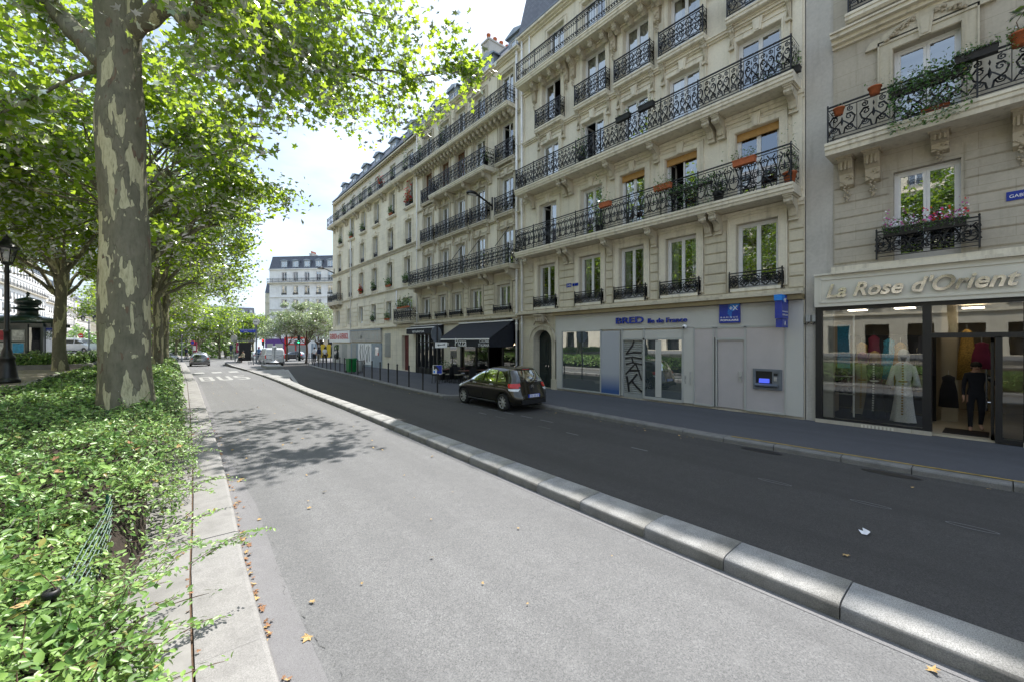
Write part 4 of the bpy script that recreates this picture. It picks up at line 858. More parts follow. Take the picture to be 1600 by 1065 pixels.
def pl(path,y):   # piecewise linear x(y)
    if y<=path[0][1]: return path[0][0]
    for (x0,y0),(x1,y1) in zip(path[:-1],path[1:]):
        if y<=y1: return x0+(x1-x0)*(y-y0)/(y1-y0)
    return path[-1][0]
PL=[(.5,-30),(.55,0),(.57,3.3),(.60,5),(.69,7),(.79,10),(.95,16.5),(1.2,29.3),(1.26,45),(1.3,60)]           # left kerb, road side
PC=[(4.40,-30),(4.42,0),(4.45,2.9),(4.57,7.7),(4.66,11),(4.75,15),(4.78,20),(4.95,28),(5.0,33.6),(4.8,40)]                    # separator, bus lane side
PD=[(4.90,-30),(4.93,0),(4.96,3),(5.03,7),(5.10,11),(5.18,16),(5.24,22),(5.5,27),(7.2,36),(7.5,39)]                   # separator, far side
PR=[(10.42,-30),(10.42,0),(10.2,4.75),(10.35,10),(10.40,13.9),(8.95,15.3),(8.95,17),(9.05,20),(9.45,25),(9.75,30),(10.2,39),(10.6,44),(12.0,50),(14.3,54)]
yy=[-30,-20,-10,-5,0,2,3.5,5,7,10,12,14,15.3,16.5,18,20,22,25,28,30,33,36,39,42,45,50,55,60]
sheet('bus_lane','asphalt_lane',[0,1,2,3],yy,.004,xf=lambda i,y:pl(PL,y)-.05+(pl(PC,y)+.15-pl(PL,y))*i/3)
sheet('gutter_strip','gutter_grey',[0,1],yy[:-6],.008,xf=lambda i,y:pl(PL,y)-.05+i*(.34 if y<9 else .2))
sheet('gutter_strip','gutter_grey',[0,1],yy[:-8],.008,xf=lambda i,y:pl(PC,y)-.09+i*.2)
sheet('road','asphalt_road',[0,1,2,3],yy,.004,xf=lambda i,y:pl(PD,y)-.15+(max(pl(PR,y),pl(PD,y)+1)+.1-pl(PD,y))*i/3)
sheet('crossing_road','asphalt_lane',[-60,-30,-10,-3,1,8,14,30,60],[59.99,66,75,85,95,120,200],.004,zf=lambda x,y:rz(y) if x>-2 else gz(x,y))
# right pavement (top sheet) from kerb to the house fronts
ys2=sorted(set([-30,-20,-10,-5]+[x for x in range(0,50,1)]+[13.9,15.3,50,54]))
mb=MB().mat('asphalt_walk')
for a,b in zip(ys2[:-1],ys2[1:]):
    mb.quad((pl(PR,a)+.27,a,.12),(FX+.3,a,.12),(FX+.3,b,.12),(pl(PR,b)+.27,b,.12))
struct(mb.build('pavement'))
mb=MB().mat('asphalt_walk'); mb.quad((14.0,49.3,.10),(60,49.3,.10),(60,54,.10),(14.0,54,.10)); struct(mb.build('pavement'))
def kerbrun(name,left,right,y0,y1,step,prof,mat,gap=.012,seed=1,zf=lambda x,y:0):
    # one row of stones; prof gives (fraction across, height)
    r=random.Random(seed); mb=MB().mat(mat); mb.smooth=False; y=y0
    while y<y1:
        s=step*r.uniform(.92,1.08); ye=min(y+s,y1); a,b=y+gap/2,ye-gap/2; k=3; vs=[]; n=len(prof); dz=r.uniform(-.004,.004)
        for j in range(k+1):
            yy_=a+(b-a)*j/k; xl=left(yy_); xr=right(yy_)
            for q,h in prof: vs.append((xl+(xr-xl)*q,yy_,zf(xl,yy_)+h+dz))
        fs=[(j*n+i,j*n+i+1,(j+1)*n+i+1,(j+1)*n+i) for j in range(k) for i in range(n-1)]
        fs+=[tuple(range(n)),tuple(range(k*n+n-1,k*n-1,-1))]; mb.add(vs,fs); y=ye
    return struct(mb.build(name))
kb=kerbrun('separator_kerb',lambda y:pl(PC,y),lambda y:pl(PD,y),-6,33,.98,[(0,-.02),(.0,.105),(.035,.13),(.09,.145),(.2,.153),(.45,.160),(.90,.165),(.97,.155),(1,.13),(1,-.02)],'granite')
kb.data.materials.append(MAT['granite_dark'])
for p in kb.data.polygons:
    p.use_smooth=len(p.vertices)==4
    if p.normal.x<-.75 or (len(p.vertices)==4 and p.center.z<.095): p.material_index=1  # shade of the kerb's front face painted in as darker granite
jb=MB().mat('granite_dark')
for a,b in zip(yy[:-1],yy[1:]):
    if b<=33: jb.quad((pl(PC,a)+.02,a,.11),(pl(PD,a)-.02,a,.11),(pl(PD,b)-.02,b,.11),(pl(PC,b)+.02,b,.11))
struct(jb.build('kerb_joint'))
kerbrun('kerb',lambda y:pl(PR,y),lambda y:pl(PR,y)+.28,-10,14.0,1.1,[(0,-.02),(0,.08),(.05,.108),(.14,.123),(1,.128),(1,-.02)],'granite_dark')
kerbrun('kerb',lambda y:pl(PR,y),lambda y:pl(PR,y)+.28,15.3,50,1.1,[(0,-.02),(0,.08),(.05,.108),(.14,.123),(1,.128),(1,-.02)],'granite_dark')
mb=MB().mat('granite_dark'); mb.add([(10.4,13.95,0),(8.95,15.25,0),(9.22,15.5,0),(10.7,14.2,0),(10.4,13.95,.126),(8.95,15.25,.126),(9.22,15.5,.126),(10.7,14.2,.126)],[(4,5,6,7),(0,1,5,4),(2,3,7,6),(1,2,6,5)]); struct(mb.build('kerb'))
mb=MB().mat('asphalt_walk'); mb.add([(10.68,13.9,.122),(14.4,13.9,.122),(14.4,15.3,.122),(9.2,15.3,.122)],[(0,1,2,3)]); struct(mb.build('pavement'))
# faded yellow line on the kerb of the loading bay
mb=MB().mat('yellow_worn'); 
for a,b in ((-6,-4),(-4,-2),(-2,0),(0,2),(2,4.2)): mb.quad((pl(PR,a)+.17,a,.1335),(pl(PR,a)+.24,a,.1335),(pl(PR,b)+.24,b,.1335),(pl(PR,b)+.17,b,.1335))
struct(mb.build('kerb_line'))
# left kerb and concrete ledge
kerbrun('kerb',lambda y:pl(PL,y)-.44,lambda y:pl(PL,y),-6,58,2.4,[(0,-.05),(0,.15),(.9,.15),(.97,.14),(1,.11),(1,-.02)],'kerb_light',gap=.012)
kerbrun('ledge',lambda y:pl(PL,y)-1.0,lambda y:pl(PL,y)-.46,-6,58,2.9,[(0,-.05),(0,.162),(1,.162),(1,-.05)],'concrete',gap=.02,seed=5)
# promenade on the left, with stone edging
mb=MB().mat('dusty_ground'); ysp=[-30,-10,0,8,16,22,28,34,40,50,60,70,80]
for a,b in zip(ysp[:-1],ysp[1:]): mb.quad((-30,a,1.104),(-3.35,a,1.104),(-3.35,b,1.104),(-30,b,1.104))
struct(mb.build('promenade'))
kerbrun('promenade_edging',lambda y:-3.42,lambda y:-3.22,-6,26.8,1.2,[(0,.9),(0,1.16),(1,1.16),(1,.8)],'kerb_light',gap=.012,seed=8)
# planter across the promenade
mb=MB().mat('kerb_light'); mb.box(-10.5,-3.0,29.3,29.5,1.0,1.32); mb.box(-3.2,-3.0,29.5,46,1.0,1.32); mb.box(-10.5,-10.3,29.5,46,1.0,1.32); mb.box(-10.3,-3.2,45.8,46,1.0,1.32); pln=mb.build('planter'); tag(pln,'low stone edged planting bed with clipped hedge beyond the street lamp','planter')
mb=MB().mat('asphalt_lane'); mb.quad((-29,60,1.108),(-8,60,1.108),(-8,80,1.108),(-29,80,1.108)); mb.quad((-29,-40,1.109),(-14,-40,1.109),(-14,60,1.109),(-29,60,1.109)); mb.quad((-29,80,1.108),(-8,80,1.108),(-8,200,-1.29),(-29,200,-1.29)); struct(mb.build('far_road'))
sheet('joint_fill','wood_brown',[0,1],yy[:-2],.128,zf=lambda x,y:0,xf=lambda i,y:pl(PL,y)-.475+i*.03)
# road markings
def flat(name,polys,mat='line_paint',z=.009):
    mb=MB().mat(mat)
    for p in polys: mb.add([(x,y,z+rz(y)) for x,y in p],[tuple(range(len(p)))])
    return struct(mb.build(name))
flat('crossing_bars',[[(a,39.0),(a+.62,39.0),(a+.62,40.6),(a,40.6)] for a in (1.45,2.55,3.65)])
def ROAD(u,v,x0,y0,w_,l_): return (x0+u*w_,y0+v*l_)
B_=[[(0,0),(.85,0),(1,.12),(1,.4),(.88,.5),(1,.6),(1,.88),(.85,1),(0,1),(0,.88),(.7,.88),(.7,.58),(.3,.58),(.3,.44),(.7,.44),(.7,.12),(0,.12)],[(0,.12),(.25,.12),(.25,.88),(0,.88)]]
U_=[[(0,1),(0,.12),(.2,0),(.8,0),(1,.12),(1,1),(.72,1),(.72,.16),(.28,.16),(.28,1)]]
S_=[[(0,.12),(.2,0),(.8,0),(1,.12),(1,.46),(.8,.58),(.28,.58),(.28,.86),(.95,.86),(.95,1),(.2,1),(0,.9),(0,.56),(.2,.44),(.72,.44),(.72,.14),(0,.16)]]
flat('bus_lettering',[[ROAD(u,v,x,31.4,.72,3.6) for u,v in p] for x,L_ in ((1.5,B_),(2.45,U_),(3.4,S_)) for p in L_])
zz=[]
for a in range(-2,24):
    x=8.05+(.0 if a<12 else (a-12)*-.0); 
    if 4<a<13 and a%3: zz.append([(x,a*1.0),(x+.05,a*1.0),(x+.05,a+.42),(x,a+.42)]) if a%2 else zz.append([(x+.02,a*1.0),(x+.04,a*1.0),(x+.04,a+.5),(x+.02,a+.5)])
for k in range(6): x=8.75; zz.append([(x,8.6+k*.9),(x+.06,8.6+k*.9),(x+.06,9.15+k*.9),(x,9.15+k*.9)])
flat('parking_marks',zz,'gutter_grey',.0095)
def ringpoly(cx,cy,a,b,w=.03,n=18):
    P=[]
    for i in range(n):
        t0,t1=2*PI*i/n,2*PI*(i+1)/n
        P.append([(cx+a*math.cos(t0),cy+b*math.sin(t0)),(cx+a*math.cos(t1),cy+b*math.sin(t1)),(cx+(a-w)*math.cos(t1),cy+(b-w)*math.sin(t1)),(cx+(a-w)*math.cos(t0),cy+(b-w)*math.sin(t0))])
    return P
flat('chalk_marks',ringpoly(7.95,1.25,.06,.24,.02)+ringpoly(7.95,2.5,.06,.26,.02)+ringpoly(7.95,.25,.07,.24,.02),'gutter_grey',.0099)
# cracks and a tarry joint along the lane
r=random.Random(12); cr_=[]
for x0,y0,n,stp in ((1.05,2.2,130,.12),(1.5,9,30,.2)):
    x,y=x0,y0
    for i in range(n):
        x2=x+r.uniform(-.03,.033); y2=y+stp*.5; w_=.001+.005*r.random()**2
        if r.random()<.5: cr_.append([(x-w_,y),(x+w_,y),(x2+w_*.3,y2),(x2-w_*.3,y2)])
        x,y=x2,y2
flat('road_cracks',cr_,'crack_dark',.0092)
# manhole / drain mouths by the right kerb
mh=[]
for cx_,cy_ in ((10.05,1.3),(10.0,3.4)):
    mh.append([(cx_+.13*math.cos(2*PI*i/20),cy_+.42*math.sin(2*PI*i/20)) for i in range(20)])
flat('drain_patch',mh,'black_plastic',.0094)
# traffic island with bus stop
isl=[(4.85,40.1),(7.45,39.6),(7.7,42),(7.6,48),(7.3,56),(6.6,61),(5.2,61.3),(4.75,56),(4.6,47)]
mb=MB().mat('gutter_grey'); mb.prism([(x,y) for x,y in isl],-.3,.14,'z'); struct(mb.build('island'))
mb=MB().mat('granite'); k=len(isl)
for i in range(k):
    (ax,ay),(bx,by)=isl[i],isl[(i+1)%k]; cx_,cy_=6.1,49
    def inw(x,y,d=.25): l=math.hypot(x-cx_,y-cy_); return (x+(cx_-x)/l*d,y+(cy_-y)/l*d)
    (cx1,cy1),(dx1,dy1)=inw(bx,by),inw(ax,ay); mb.add([(ax,ay,-.2),(bx,by,-.2),(cx1,cy1,-.2),(dx1,dy1,-.2),(ax,ay,.147),(bx,by,.147),(cx1,cy1,.147),(dx1,dy1,.147)],[(4,5,6,7),(0,1,5,4),(1,2,6,5),(3,0,4,7)])
struct(mb.build('island_kerb'))
mb=MB().mat('granite'); mb.prism([(6.35,40.0),(7.5,39.6),(7.75,43),(6.4,43.3)],.14,.34,'z'); struct(mb.build('island_plinth'))
mb=MB().mat('kerb_light'); mb.prism([(5.0,32.9),(5.35,26.5),(7.2,36),(7.5,39.55),(4.9,40.05)],.0,.10,'z'); struct(mb.build('island_apron'))
flat('island_line',[[(5.45,25.5),(5.62,25.4),(7.95,40),(7.7,40)]],'line_paint',.0105)
# ================================================================ houses on the far left side of the boulevard
for i_,(y_,l_) in enumerate(((200,'sunlit white apartment house with iron balconies, between lamp and mottled tree'),(250,'sunlit white apartment house above the white people carrier'),(305,'farthest sunlit white apartment house, left of the big trunk'))):
    plainhouse('apartment_building',l_,'building',(-31,y_,gz(-31,y_)-.3),-PI/2,50,24.5-i_*.5,6,bal=(1,4),colw=3.1,st=3.3)
plainhouse('apartment_building','very distant white apartment house across the street end','building',(34,250,-5),PI,60,22,5,bal=(1,4),colw=3.4,st=3.3,mat='stone_c')
plainhouse('apartment_building','very distant pale house closing the avenue behind the trees','building',(-26-.5,330,-5),PI,0+44,22,5,bal=(1,4),colw=3.4,st=3.3,mat='stone_c').location=(18,330,-5)
plainhouse('apartment_building','pale stone apartment block facing the dress shop across the boulevard','building',(-31,110,1.05),-PI/2,64,22,5,bal=(1,4),colw=3.4,st=3.2,mat='stone_c')
plainhouse('apartment_building','pale stone apartment block behind the camera side trees, left of the news kiosk','building',(-31,38,1.05),-PI/2,64,22,5,bal=(1,),colw=3.4,st=3.2,mat='stone_b')
# ================================================================ house beyond the end, dark side with scaffold
plainhouse('apartment_building','narrow grey scaffolded house glimpsed left of the white corner building','building',(Er.location.x+RT[0]*-19-FW[0]*-22,Er.location.y+RT[1]*-19+FW[1]*22,-1.8),R_(150),14,17,3,bal=(),colw=3,st=3.4,mat='stone_c')
# ================================================================ FOLIAGE
def leaf_mesh(name,P,Nn,size,shape,mat,rs,sizevar=.35,extra=None):
    """P: n x 3 leaf centres; Nn: n x 3 leaf normals; shape: k x 3 outline (last axis is fold height)"""
    n=len(P); k=len(shape); a=rs.normal(size=(n,3)); Nn=Nn/np.linalg.norm(Nn,axis=1,keepdims=True)
    T=a-(a*Nn).sum(1,keepdims=True)*Nn; T/=np.linalg.norm(T,axis=1,keepdims=True); Bv=np.cross(Nn,T)
    s=size*(1+sizevar*(rs.rand(n)-.5)*2) if not hasattr(size,'__len__') else size
    sh=np.array(shape); V=P[:,None,:]+s[:,None,None]*(sh[None,:,0:1]*T[:,None,:]+sh[None,:,1:2]*Bv[:,None,:]+sh[None,:,2:3]*Nn[:,None,:])
    V=V.reshape(-1,3)
    return V,n,k
def make_leaf_obj(name,chunks,mats,parent=None):
    me=bpy.data.meshes.new(name); Vs=np.concatenate([c[0] for c in chunks]).astype(np.float32)
    starts=[];totals=[];mi=[];off=0;po=0
    for V,n,k,faces,m in chunks:
        pass
    loops=[];
    for V,n,k,faces,m in chunks:
        base=off+np.arange(n)[:,None]*k
        for f in faces:
            L_=(base+np.array(f)[None,:]); loops.append(L_.reshape(-1)); starts.append(po+np.arange(n)*len(f)); totals.append(np.full(n,len(f))); mi.append(np.full(n,m)); po+=n*len(f)
        off+=n*k
    loops=np.concatenate(loops).astype(np.int32); starts=np.concatenate(starts).astype(np.int32); totals=np.concatenate(totals).astype(np.int32); mi=np.concatenate(mi).astype(np.int32)
    me.vertices.add(len(Vs)); me.vertices.foreach_set('co',Vs.reshape(-1)); me.loops.add(len(loops)); me.loops.foreach_set('vertex_index',loops)
    me.polygons.add(len(starts)); me.polygons.foreach_set('loop_start',starts); me.polygons.foreach_set('loop_total',totals); me.polygons.foreach_set('material_index',mi)
    for m in mats: me.materials.append(MAT[m])
    me.update(calc_edges=True); me.validate(); return me
# five-pointed plane leaf, ten outline points, lightly folded
PL_=[]
for i,(t,r) in enumerate(((-90,.15),(-40,.34),(-22,.62),(0,.36),(28,.72),(55,.40),(90,.85),(125,.40),(152,.72),(180,.36),(202,.62),(220,.34))):
    PL_.append((math.cos(R_(t))*r*.75,math.sin(R_(t))*r*.75,.10*abs(math.cos(R_(t)))*r))
PLF=[tuple(range(12))]
# simple leaf: folded rhombus, 4 points
SL=[(0,-.5,0),(.30,-.02,.08),(0,.5,0),(-.30,-.02,.08)]; SLF=[(0,1,2,3)]
# hexagon-ish leaf for hedges: pointed oval folded along the rib
OL=[(0,-.5,-.02),(.20,-.22,.06),(.23,.08,.07),(0,.5,-.04),(-.23,.08,.07),(-.20,-.22,.06)]; OLF=[(0,1,2,3),(0,3,4,5)]
def crown_pts(rs,centre,rad,nclump,nleaf,cr=.9,lo=-.5,shell=.55):
    """clumps spread through an uneven ellipsoid, leaves gaussian in each clump"""
    C=[];W=[]
    while len(C)<nclump:
        d=rs.normal(size=3); d/=np.linalg.norm(d)
        if d[2]<lo: continue
        q=shell+(1-shell)*rs.rand()**.6; bumpy=1+.22*math.sin(d[0]*5+centre[0])*math.cos(d[1]*4+centre[1])+.12*rs.randn()
        C.append([centre[i]+d[i]*rad[i]*q*bumpy for i in range(3)]); 
    C=np.array(C); w_=rs.rand(nclump)+.35; idx=rs.choice(nclump,size=nleaf,p=w_/w_.sum())
    sc_=cr*(.55+.8*rs.rand(nclump)); off=rs.normal(size=(nleaf,3))*sc_[idx][:,None]*np.array([.62,.62,.38]); P=C[idx]+off
    return C,P
def branch(mb,rs,a,b,r0,r1,sag=.1,n=7,wob=.12,sides=7):
    a=Vector(a);b=Vector(b); d=(b-a).length; pts=[];rr=[]
    o1=Vector(rs.normal(size=3))*wob*d*.5
    for i in range(n+1):
        t=i/n; p=a.lerp(b,t)+o1*math.sin(t*PI)+Vector((0,0,sag*d*math.sin(t*PI)))+Vector(rs.normal(size=3))*.012*d*(0<i<n); pts.append(p); rr.append(r0+(r1-r0)*t)
    mb.tube(pts,rr,sides,False); return pts
def tree_meshes(seed,H,trunk_r,fork,centre,rad,nclump,nleaf,leaf,cr=.9,bark='plane_bark',leafm='plane_leaf',shape='simple',lean=(0,0),lo=-.5,limbs=6):
    rs=np.random.RandomState(seed); random.seed(seed)
    C,P=crown_pts(rs,centre,rad,nclump,nleaf,cr,lo)
    mb=MB().mat(bark); mb.smooth=True
    tp=[];tr=[]
    for i in range(9):
        t=i/8; z=-.15+(fork+.15)*t; tp.append((lean[0]*t+.05*math.sin(t*5+seed),lean[1]*t+.05*math.cos(t*4+seed),z)); tr.append(trunk_r*(1.28 if i==0 else 1.06 if i==1 else 1-.28*t))
    tp.append((lean[0]*1.2,lean[1]*1.2,min(H*.75,fork+1.5))); tr.append(trunk_r*.45)
    mb.tube(tp,tr,12); top=Vector(tp[8])
    order=rs.permutation(len(C)); ends=[]
    for i in range(limbs):
        c=Vector(C[order[i%len(C)]]); mid=top.lerp(c,.6); ends.append((branch(mb,rs,top+Vector((0,0,-.3*rs.rand())),mid,trunk_r*.42,trunk_r*.18,.12),mid))
    for j in order[:min(len(C),60)]:
        c=Vector(C[j]); k=min(range(len(ends)),key=lambda q:(ends[q][1]-c).length); pts=ends[k][0]; s=pts[int(rs.uniform(3,len(pts)-1))]
        branch(mb,rs,s,c,trunk_r*.13,.012,.05,5,.15,5)
        for _ in range(2): e=c+Vector(rs.normal(size=3))*cr*.8; branch(mb,rs,c.lerp(s,.3),e,.022,.006,.03,3,.1,4)
    tm=mb.mesh('trunk')
    Nn=rs.normal(size=(len(P),3))*.75+np.array([0,0,.8])
    sh,fc=(PL_,PLF) if shape=='plane' else (SL,SLF)
    V,n,k=leaf_mesh('',P,Nn,leaf,sh,leafm,rs); lm=make_leaf_obj('crown',[(V,n,k,fc,0)],[leafm])
    return tm,lm
def tree(name,label,cat,loc,rot,tm,lm,group=None,scale=1,kids=None):
    o=thing(name,label,cat,loc,rot,group); o.scale=(scale,)*3; inst(tm,'trunk',o); inst(lm,'crown',o); return o
# three kinds of plane tree, shared between neighbours
TA=tree_meshes(1,12,.30,4.2,(0,0,7.9),(4.2,4.4,4.0),120,23000,.225,.72,limbs=8,lo=-.62)
TB=tree_meshes(2,12,.25,4.4,(.3,0,8.1),(4.1,4.1,4.3),115,21000,.23,.75,limbs=8,lo=-.65)
TC=tree_meshes(3,11,.22,2.8,(0,.3,6.4),(4.2,4.2,3.9),70,12000,.36,1.1,limbs=5,lo=-.6)
g='plane trees along the promenade'
tree('plane_tree','plane tree just behind the big mottled trunk, its crown over the bus lane','tree',(-1.0,21.2,.9),.3,*TA,g)
tree('plane_tree','slim plane tree with yellow flecked bark, right of the big mottled trunk','tree',(-.55,31.5,.8),2.2,*TB,g)
tree('plane_tree','dark slim plane trunk just right of the flecked one at the hedge end','tree',(-.25,41,.6),4.0,*TA,g,.95)
tree('plane_tree','plane tree at the end of the long hedge, by the crossing','tree',(-1.0,52,.2),1.0,*TB,g,.9)
tree('plane_tree','mottled plane tree between the street lamp and the big trunk','tree',(-3.87,28.0,1.1),5.1,*TB,g,1.0)
tree('plane_tree','plane tree over the planter hedge behind the mottled promenade tree','tree',(-5.2,37.5,1.1),3.3,*TA,g,.95)
tree('plane_tree','plane tree on the promenade left of the news kiosk, mostly outside the picture','tree',(-9.0,19.0,1.1),.8,*TA,g)
tree('plane_tree','plane tree rising directly behind the news kiosk','tree',(-11.5,34.5,1.1),2.8,*TB,g)
tree('plane_tree','plane tree at left edge whose low branches hang by the street lamp','tree',(-6.4,22.8,1.1),4.4,*TB,g,.92)
tree('plane_tree','plane tree on the promenade beside the camera, seen in the shop windows','tree',(-8.5,2.0,1.1),.4,*TB,g)
tree('plane_tree','second promenade plane tree beside the camera, seen in reflections','tree',(-9,10,1.1),5.4,*TA,g)
for x,y,s,l in ((-1.5,66,.95,'bright green plane tree beyond the crossing, nearest of the far avenue'),(-3,78,1.0,'second far avenue plane tree above the grey taxi'),(-6,92,1.1,'far avenue plane tree left of the taxi roof'),(4,92,1.0,'far avenue plane tree right of the taxi, above the bus shelter'),(1,110,1.2,'distant plane tree at the vanishing point of the street'),(9,118,1.2,'distant plane tree left of the round bus sign'),(12,140,1.2,'most distant plane tree at the street end'),(-2,130,1.3,'distant plane tree just left of the vanishing point'),(5,128,1.2,'distant plane tree just right of the vanishing point'),(-8,150,1.3,'very far plane tree behind the taxi avenue'),(20,150,1.3,'very far plane tree behind the bus sign'),(14,112,1.0,'far plane tree behind the blue street banner')):
    tree('plane_tree',l,'tree',(x,y,gz(x,y)),x*1.7+y,*TC,'far plane trees of the avenue',s)
# pale street trees by the crossing
TP=tree_meshes(7,7,.14,2.3,(0,0,4.6),(3.3,3.3,2.6),60,15000,.20,.65,'wood_brown','pale_leaf',limbs=5,lo=-.45)
for (px,d,s,l) in ((479,50,1.0,'small pale leaved tree beside the traffic light, in front of the white corner building'),(448,62,1.0,'smaller pale leaved tree behind the silver van'),(497,66,1.05,'pale leaved tree by the walkers at the corner')):
    x,y=atd(px,d); tree('street_tree',l,'tree',(x,y,rz(y)+.1),px,*TP,'pale leaved trees at the crossing',s)
# ---- the big near plane tree
NT=thing('plane_tree','big mottled plane trunk with camouflage bark standing in the hedge, limbs over the road','tree',(-.66,11.63,1.0),0,g)
O=Vector(NT.location); rs=np.random.RandomState(5)
def W3(px,py,d): 
    q_=max(0,min(1,(px-380)/170)); q_=q_*q_*(3-2*q_); d=d*(1+q_*(.34+.30*max(0,min(1,(py-60)/110))))
    l=(px-800)/F*d; return Vector((d*FW[0]+l*RT[0],d*FW[1]+l*RT[1],CAMH-(py-534)/F*d))-O
mb=MB().mat('plane_bark'); mb.smooth=True
n=26; K=44; vs=[]
base=Vector((0,0,-.6)); topv=Vector((-.16,.13,9.3))
rs2=np.random.RandomState(8)
for j in range(K):
    t=j/(K-1); c=base.lerp(topv,t); z=c.z
    r=.432-.012*z; r+=.10*math.exp(-max(0,z+.2)/.35)+.03*math.exp(-((z-5.9)/.5)**2)+.05*math.exp(-((z-8.3)/.7)**2)
    for i in range(n):
        a=2*PI*i/n; nn=mnoise.noise(Vector((math.cos(a)*1.1,math.sin(a)*1.1,z*.45)))*.055+mnoise.noise(Vector((math.cos(a)*3,math.sin(a)*3,z*1.6)))*.014
        knob=.11*math.exp(-((z-6.15)/.22)**2-((((a-4.55+PI)%(2*PI))-PI)/.22)**2)+.07*math.exp(-((z-3.1)/.25)**2-((((a-3.9+PI)%(2*PI))-PI)/.3)**2)
        rr=r+nn+knob; vs.append((c.x+rr*math.cos(a),c.y+rr*math.sin(a),c.z))
mb.add(vs,[(j*n+i,j*n+(i+1)%n,(j+1)*n+(i+1)%n,(j+1)*n+i) for j in range(K-1) for i in range(n)])
def limb(ctrl,r0,r1,sides=9,sub=5):
    P=[W3(*c) if not isinstance(c,Vector) else c for c in ctrl]; out=[]
    for i in range(len(P)-1):
        p0=P[max(i-1,0)];p1=P[i];p2=P[i+1];p3=P[min(i+2,len(P)-1)]
        for s in range(sub):
            t=s/sub; out.append(.5*((2*p1)+(-p0+p2)*t+(2*p0-5*p1+4*p2-p3)*t*t+(-p0+3*p1-3*p2+p3)*t**3))
    out.append(P[-1]); k=len(out); out=[o+Vector(rs.normal(size=3))*.015 for o in out]
    mb.tube(out,[r0+(r1-r0)*(i/(k-1))**.8 for i in range(k)],sides,False); return out
limbs=[]
limbs.append(limb([Vector((-.15,.12,6.9)),(130,62,8.6),(88,18,8.7),(50,-25,8.8),(-20,-90,9)],.24,.12))
limbs.append(limb([Vector((-.12,.1,7.7)),(262,10,8.3),(296,36,8.1),(318,12,8.0),(350,-50,7.8),(420,-120,7.6)],.20,.11))
limbs.append(limb([Vector((-.16,.13,8.9)),(200,-60,8.6),(280,-110,8.7),(360,-20,9.2),(400,20,9.4),(450,65,9.6),(500,92,9.7),(545,112,9.8)],.26,.075))
L4=limb([(545,112,9.8),(600,110,9.9),(660,118,10.0),(720,104,10.2),(752,92,10.3)],.05,.012,6)
L5=limb([(540,112,9.8),(590,132,10.2),(630,160,10.8),(660,178,11.2)],.045,.01,6)
L6=limb([(450,65,9.6),(470,110,10.4),(500,150,11.2),(530,160,11.6),(560,190,12.5)],.06,.012,6)
L7=limb([(400,20,9.4),(410,70,10.4),(440,110,11.5),(470,140,12.6)],.07,.015,6)
L8=limb([(330,-20,9.2),(420,0,9.8),(520,10,10),(610,30,10.2)],.08,.012,6)
L9=limb([Vector((-.16,.13,9.2)),(190,-90,8.4),(230,-200,7.8),(330,-260,7.4)],.3,.12)
L10=limb([(155,108,8.9),(120,120,8.8),(60,150,8.6),(0,180,8.3),(-50,215,8.2)],.045,.02,6)
L11=limb([(237,285,9.3),(262,262,9.6),(300,245,9.8),(350,240,10),(390,222,10.3)],.035,.008,5)
leafpts=[];
def spray(poly,n,spread,start=.3,tw=6,droop=.25):
    k=len(poly)
    for _ in range(tw):
        t=rs.uniform(start,1); p=poly[int(t*(k-1))]; e=p+Vector(rs.normal(size=3))*spread*.8-Vector((0,0,droop*spread)); tb=branch(mb,rs,p,e,.014,.004,.04,4,.12,4)
        for q in tb[1:]:
            for __ in range(max(1,int(n/tw/4))): leafpts.append(q+Vector((rs.normal()*spread*.28,rs.normal()*spread*.28,rs.normal()*spread*.20-.05)))
for P,n_,sp,st in ((L4,520,.7,.0),(L5,380,.7,.0),(L6,600,1.0,.1),(L7,600,1.1,.1),(L8,600,1.0,.2),(limbs[2],1500,.9,.45),(limbs[1],900,.8,.5),(limbs[0],500,.7,.5),(L9,900,1.0,.4),(L10,260,.45,.2),(L11,90,.35,.3)): spray(P,n_,sp,st,tw=int(10+n_/60))
# clumps filling out the crown above and left of the road
def clump(px,py,d,n_,r):
    c=W3(px,py,d); r*=1.0 if px<440 else 1.4
    for _ in range(n_): (rs.rand()<(.8 if px<400 else .62)) and leafpts.append(c+Vector((rs.normal()*r,rs.normal()*r,rs.normal()*r*.6)))
for px,py,d,n_,r in ((300,-60,10.5,500,.9),(400,-60,11,600,.9),(480,-40,11.5,500,.8),(560,0,11,320,.6),(620,-20,11,260,.5),(640,60,10.6,240,.42),(700,60,10.4,170,.34),(745,110,10.4,110,.26),(730,150,10.6,90,.24),(690,170,10.9,130,.3),(640,120,10.4,240,.4),(600,190,11.6,130,.32),(655,200,11.2,70,.25),(560,150,11.2,260,.45),(500,150,12,260,.5),(470,90,11,380,.6),(420,120,11.6,340,.6),(370,110,11.6,340,.6),(360,40,10.8,340,.6),(440,20,10.6,360,.6),(520,60,10.6,300,.5),(570,80,10.2,240,.45),(430,180,13,140,.35),(360,180,12.5,160,.4),(570,225,12.3,36,.16),(540,180,12,110,.3),(60,40,10.5,260,.6),(110,-20,10,260,.6),(20,110,10.5,200,.5),(0,-40,10,260,.7),(280,120,11.5,160,.5),(215,-120,10,300,.9),(300,60,11,200,.5)): clump(px,py,d,n_,r)
tmesh=mb.mesh('trunk'); inst(tmesh,'trunk',NT)
P=np.array([list(p) for p in leafpts]); Nn=rs.normal(size=(len(P),3))*.7+np.array([0,0,.75])
dd_=np.sqrt((P[:,0]+O.x)**2+(P[:,1]+O.y)**2); V,n,k=leaf_mesh('',P,Nn,np.clip(.0165*dd_,.17,.24)*(1+.35*(rs.rand(len(P))*2-1)),PL_,'plane_leaf',rs); inst(make_leaf_obj('crown',[(V,n,k,PLF,0)],['plane_leaf']),'crown',NT)
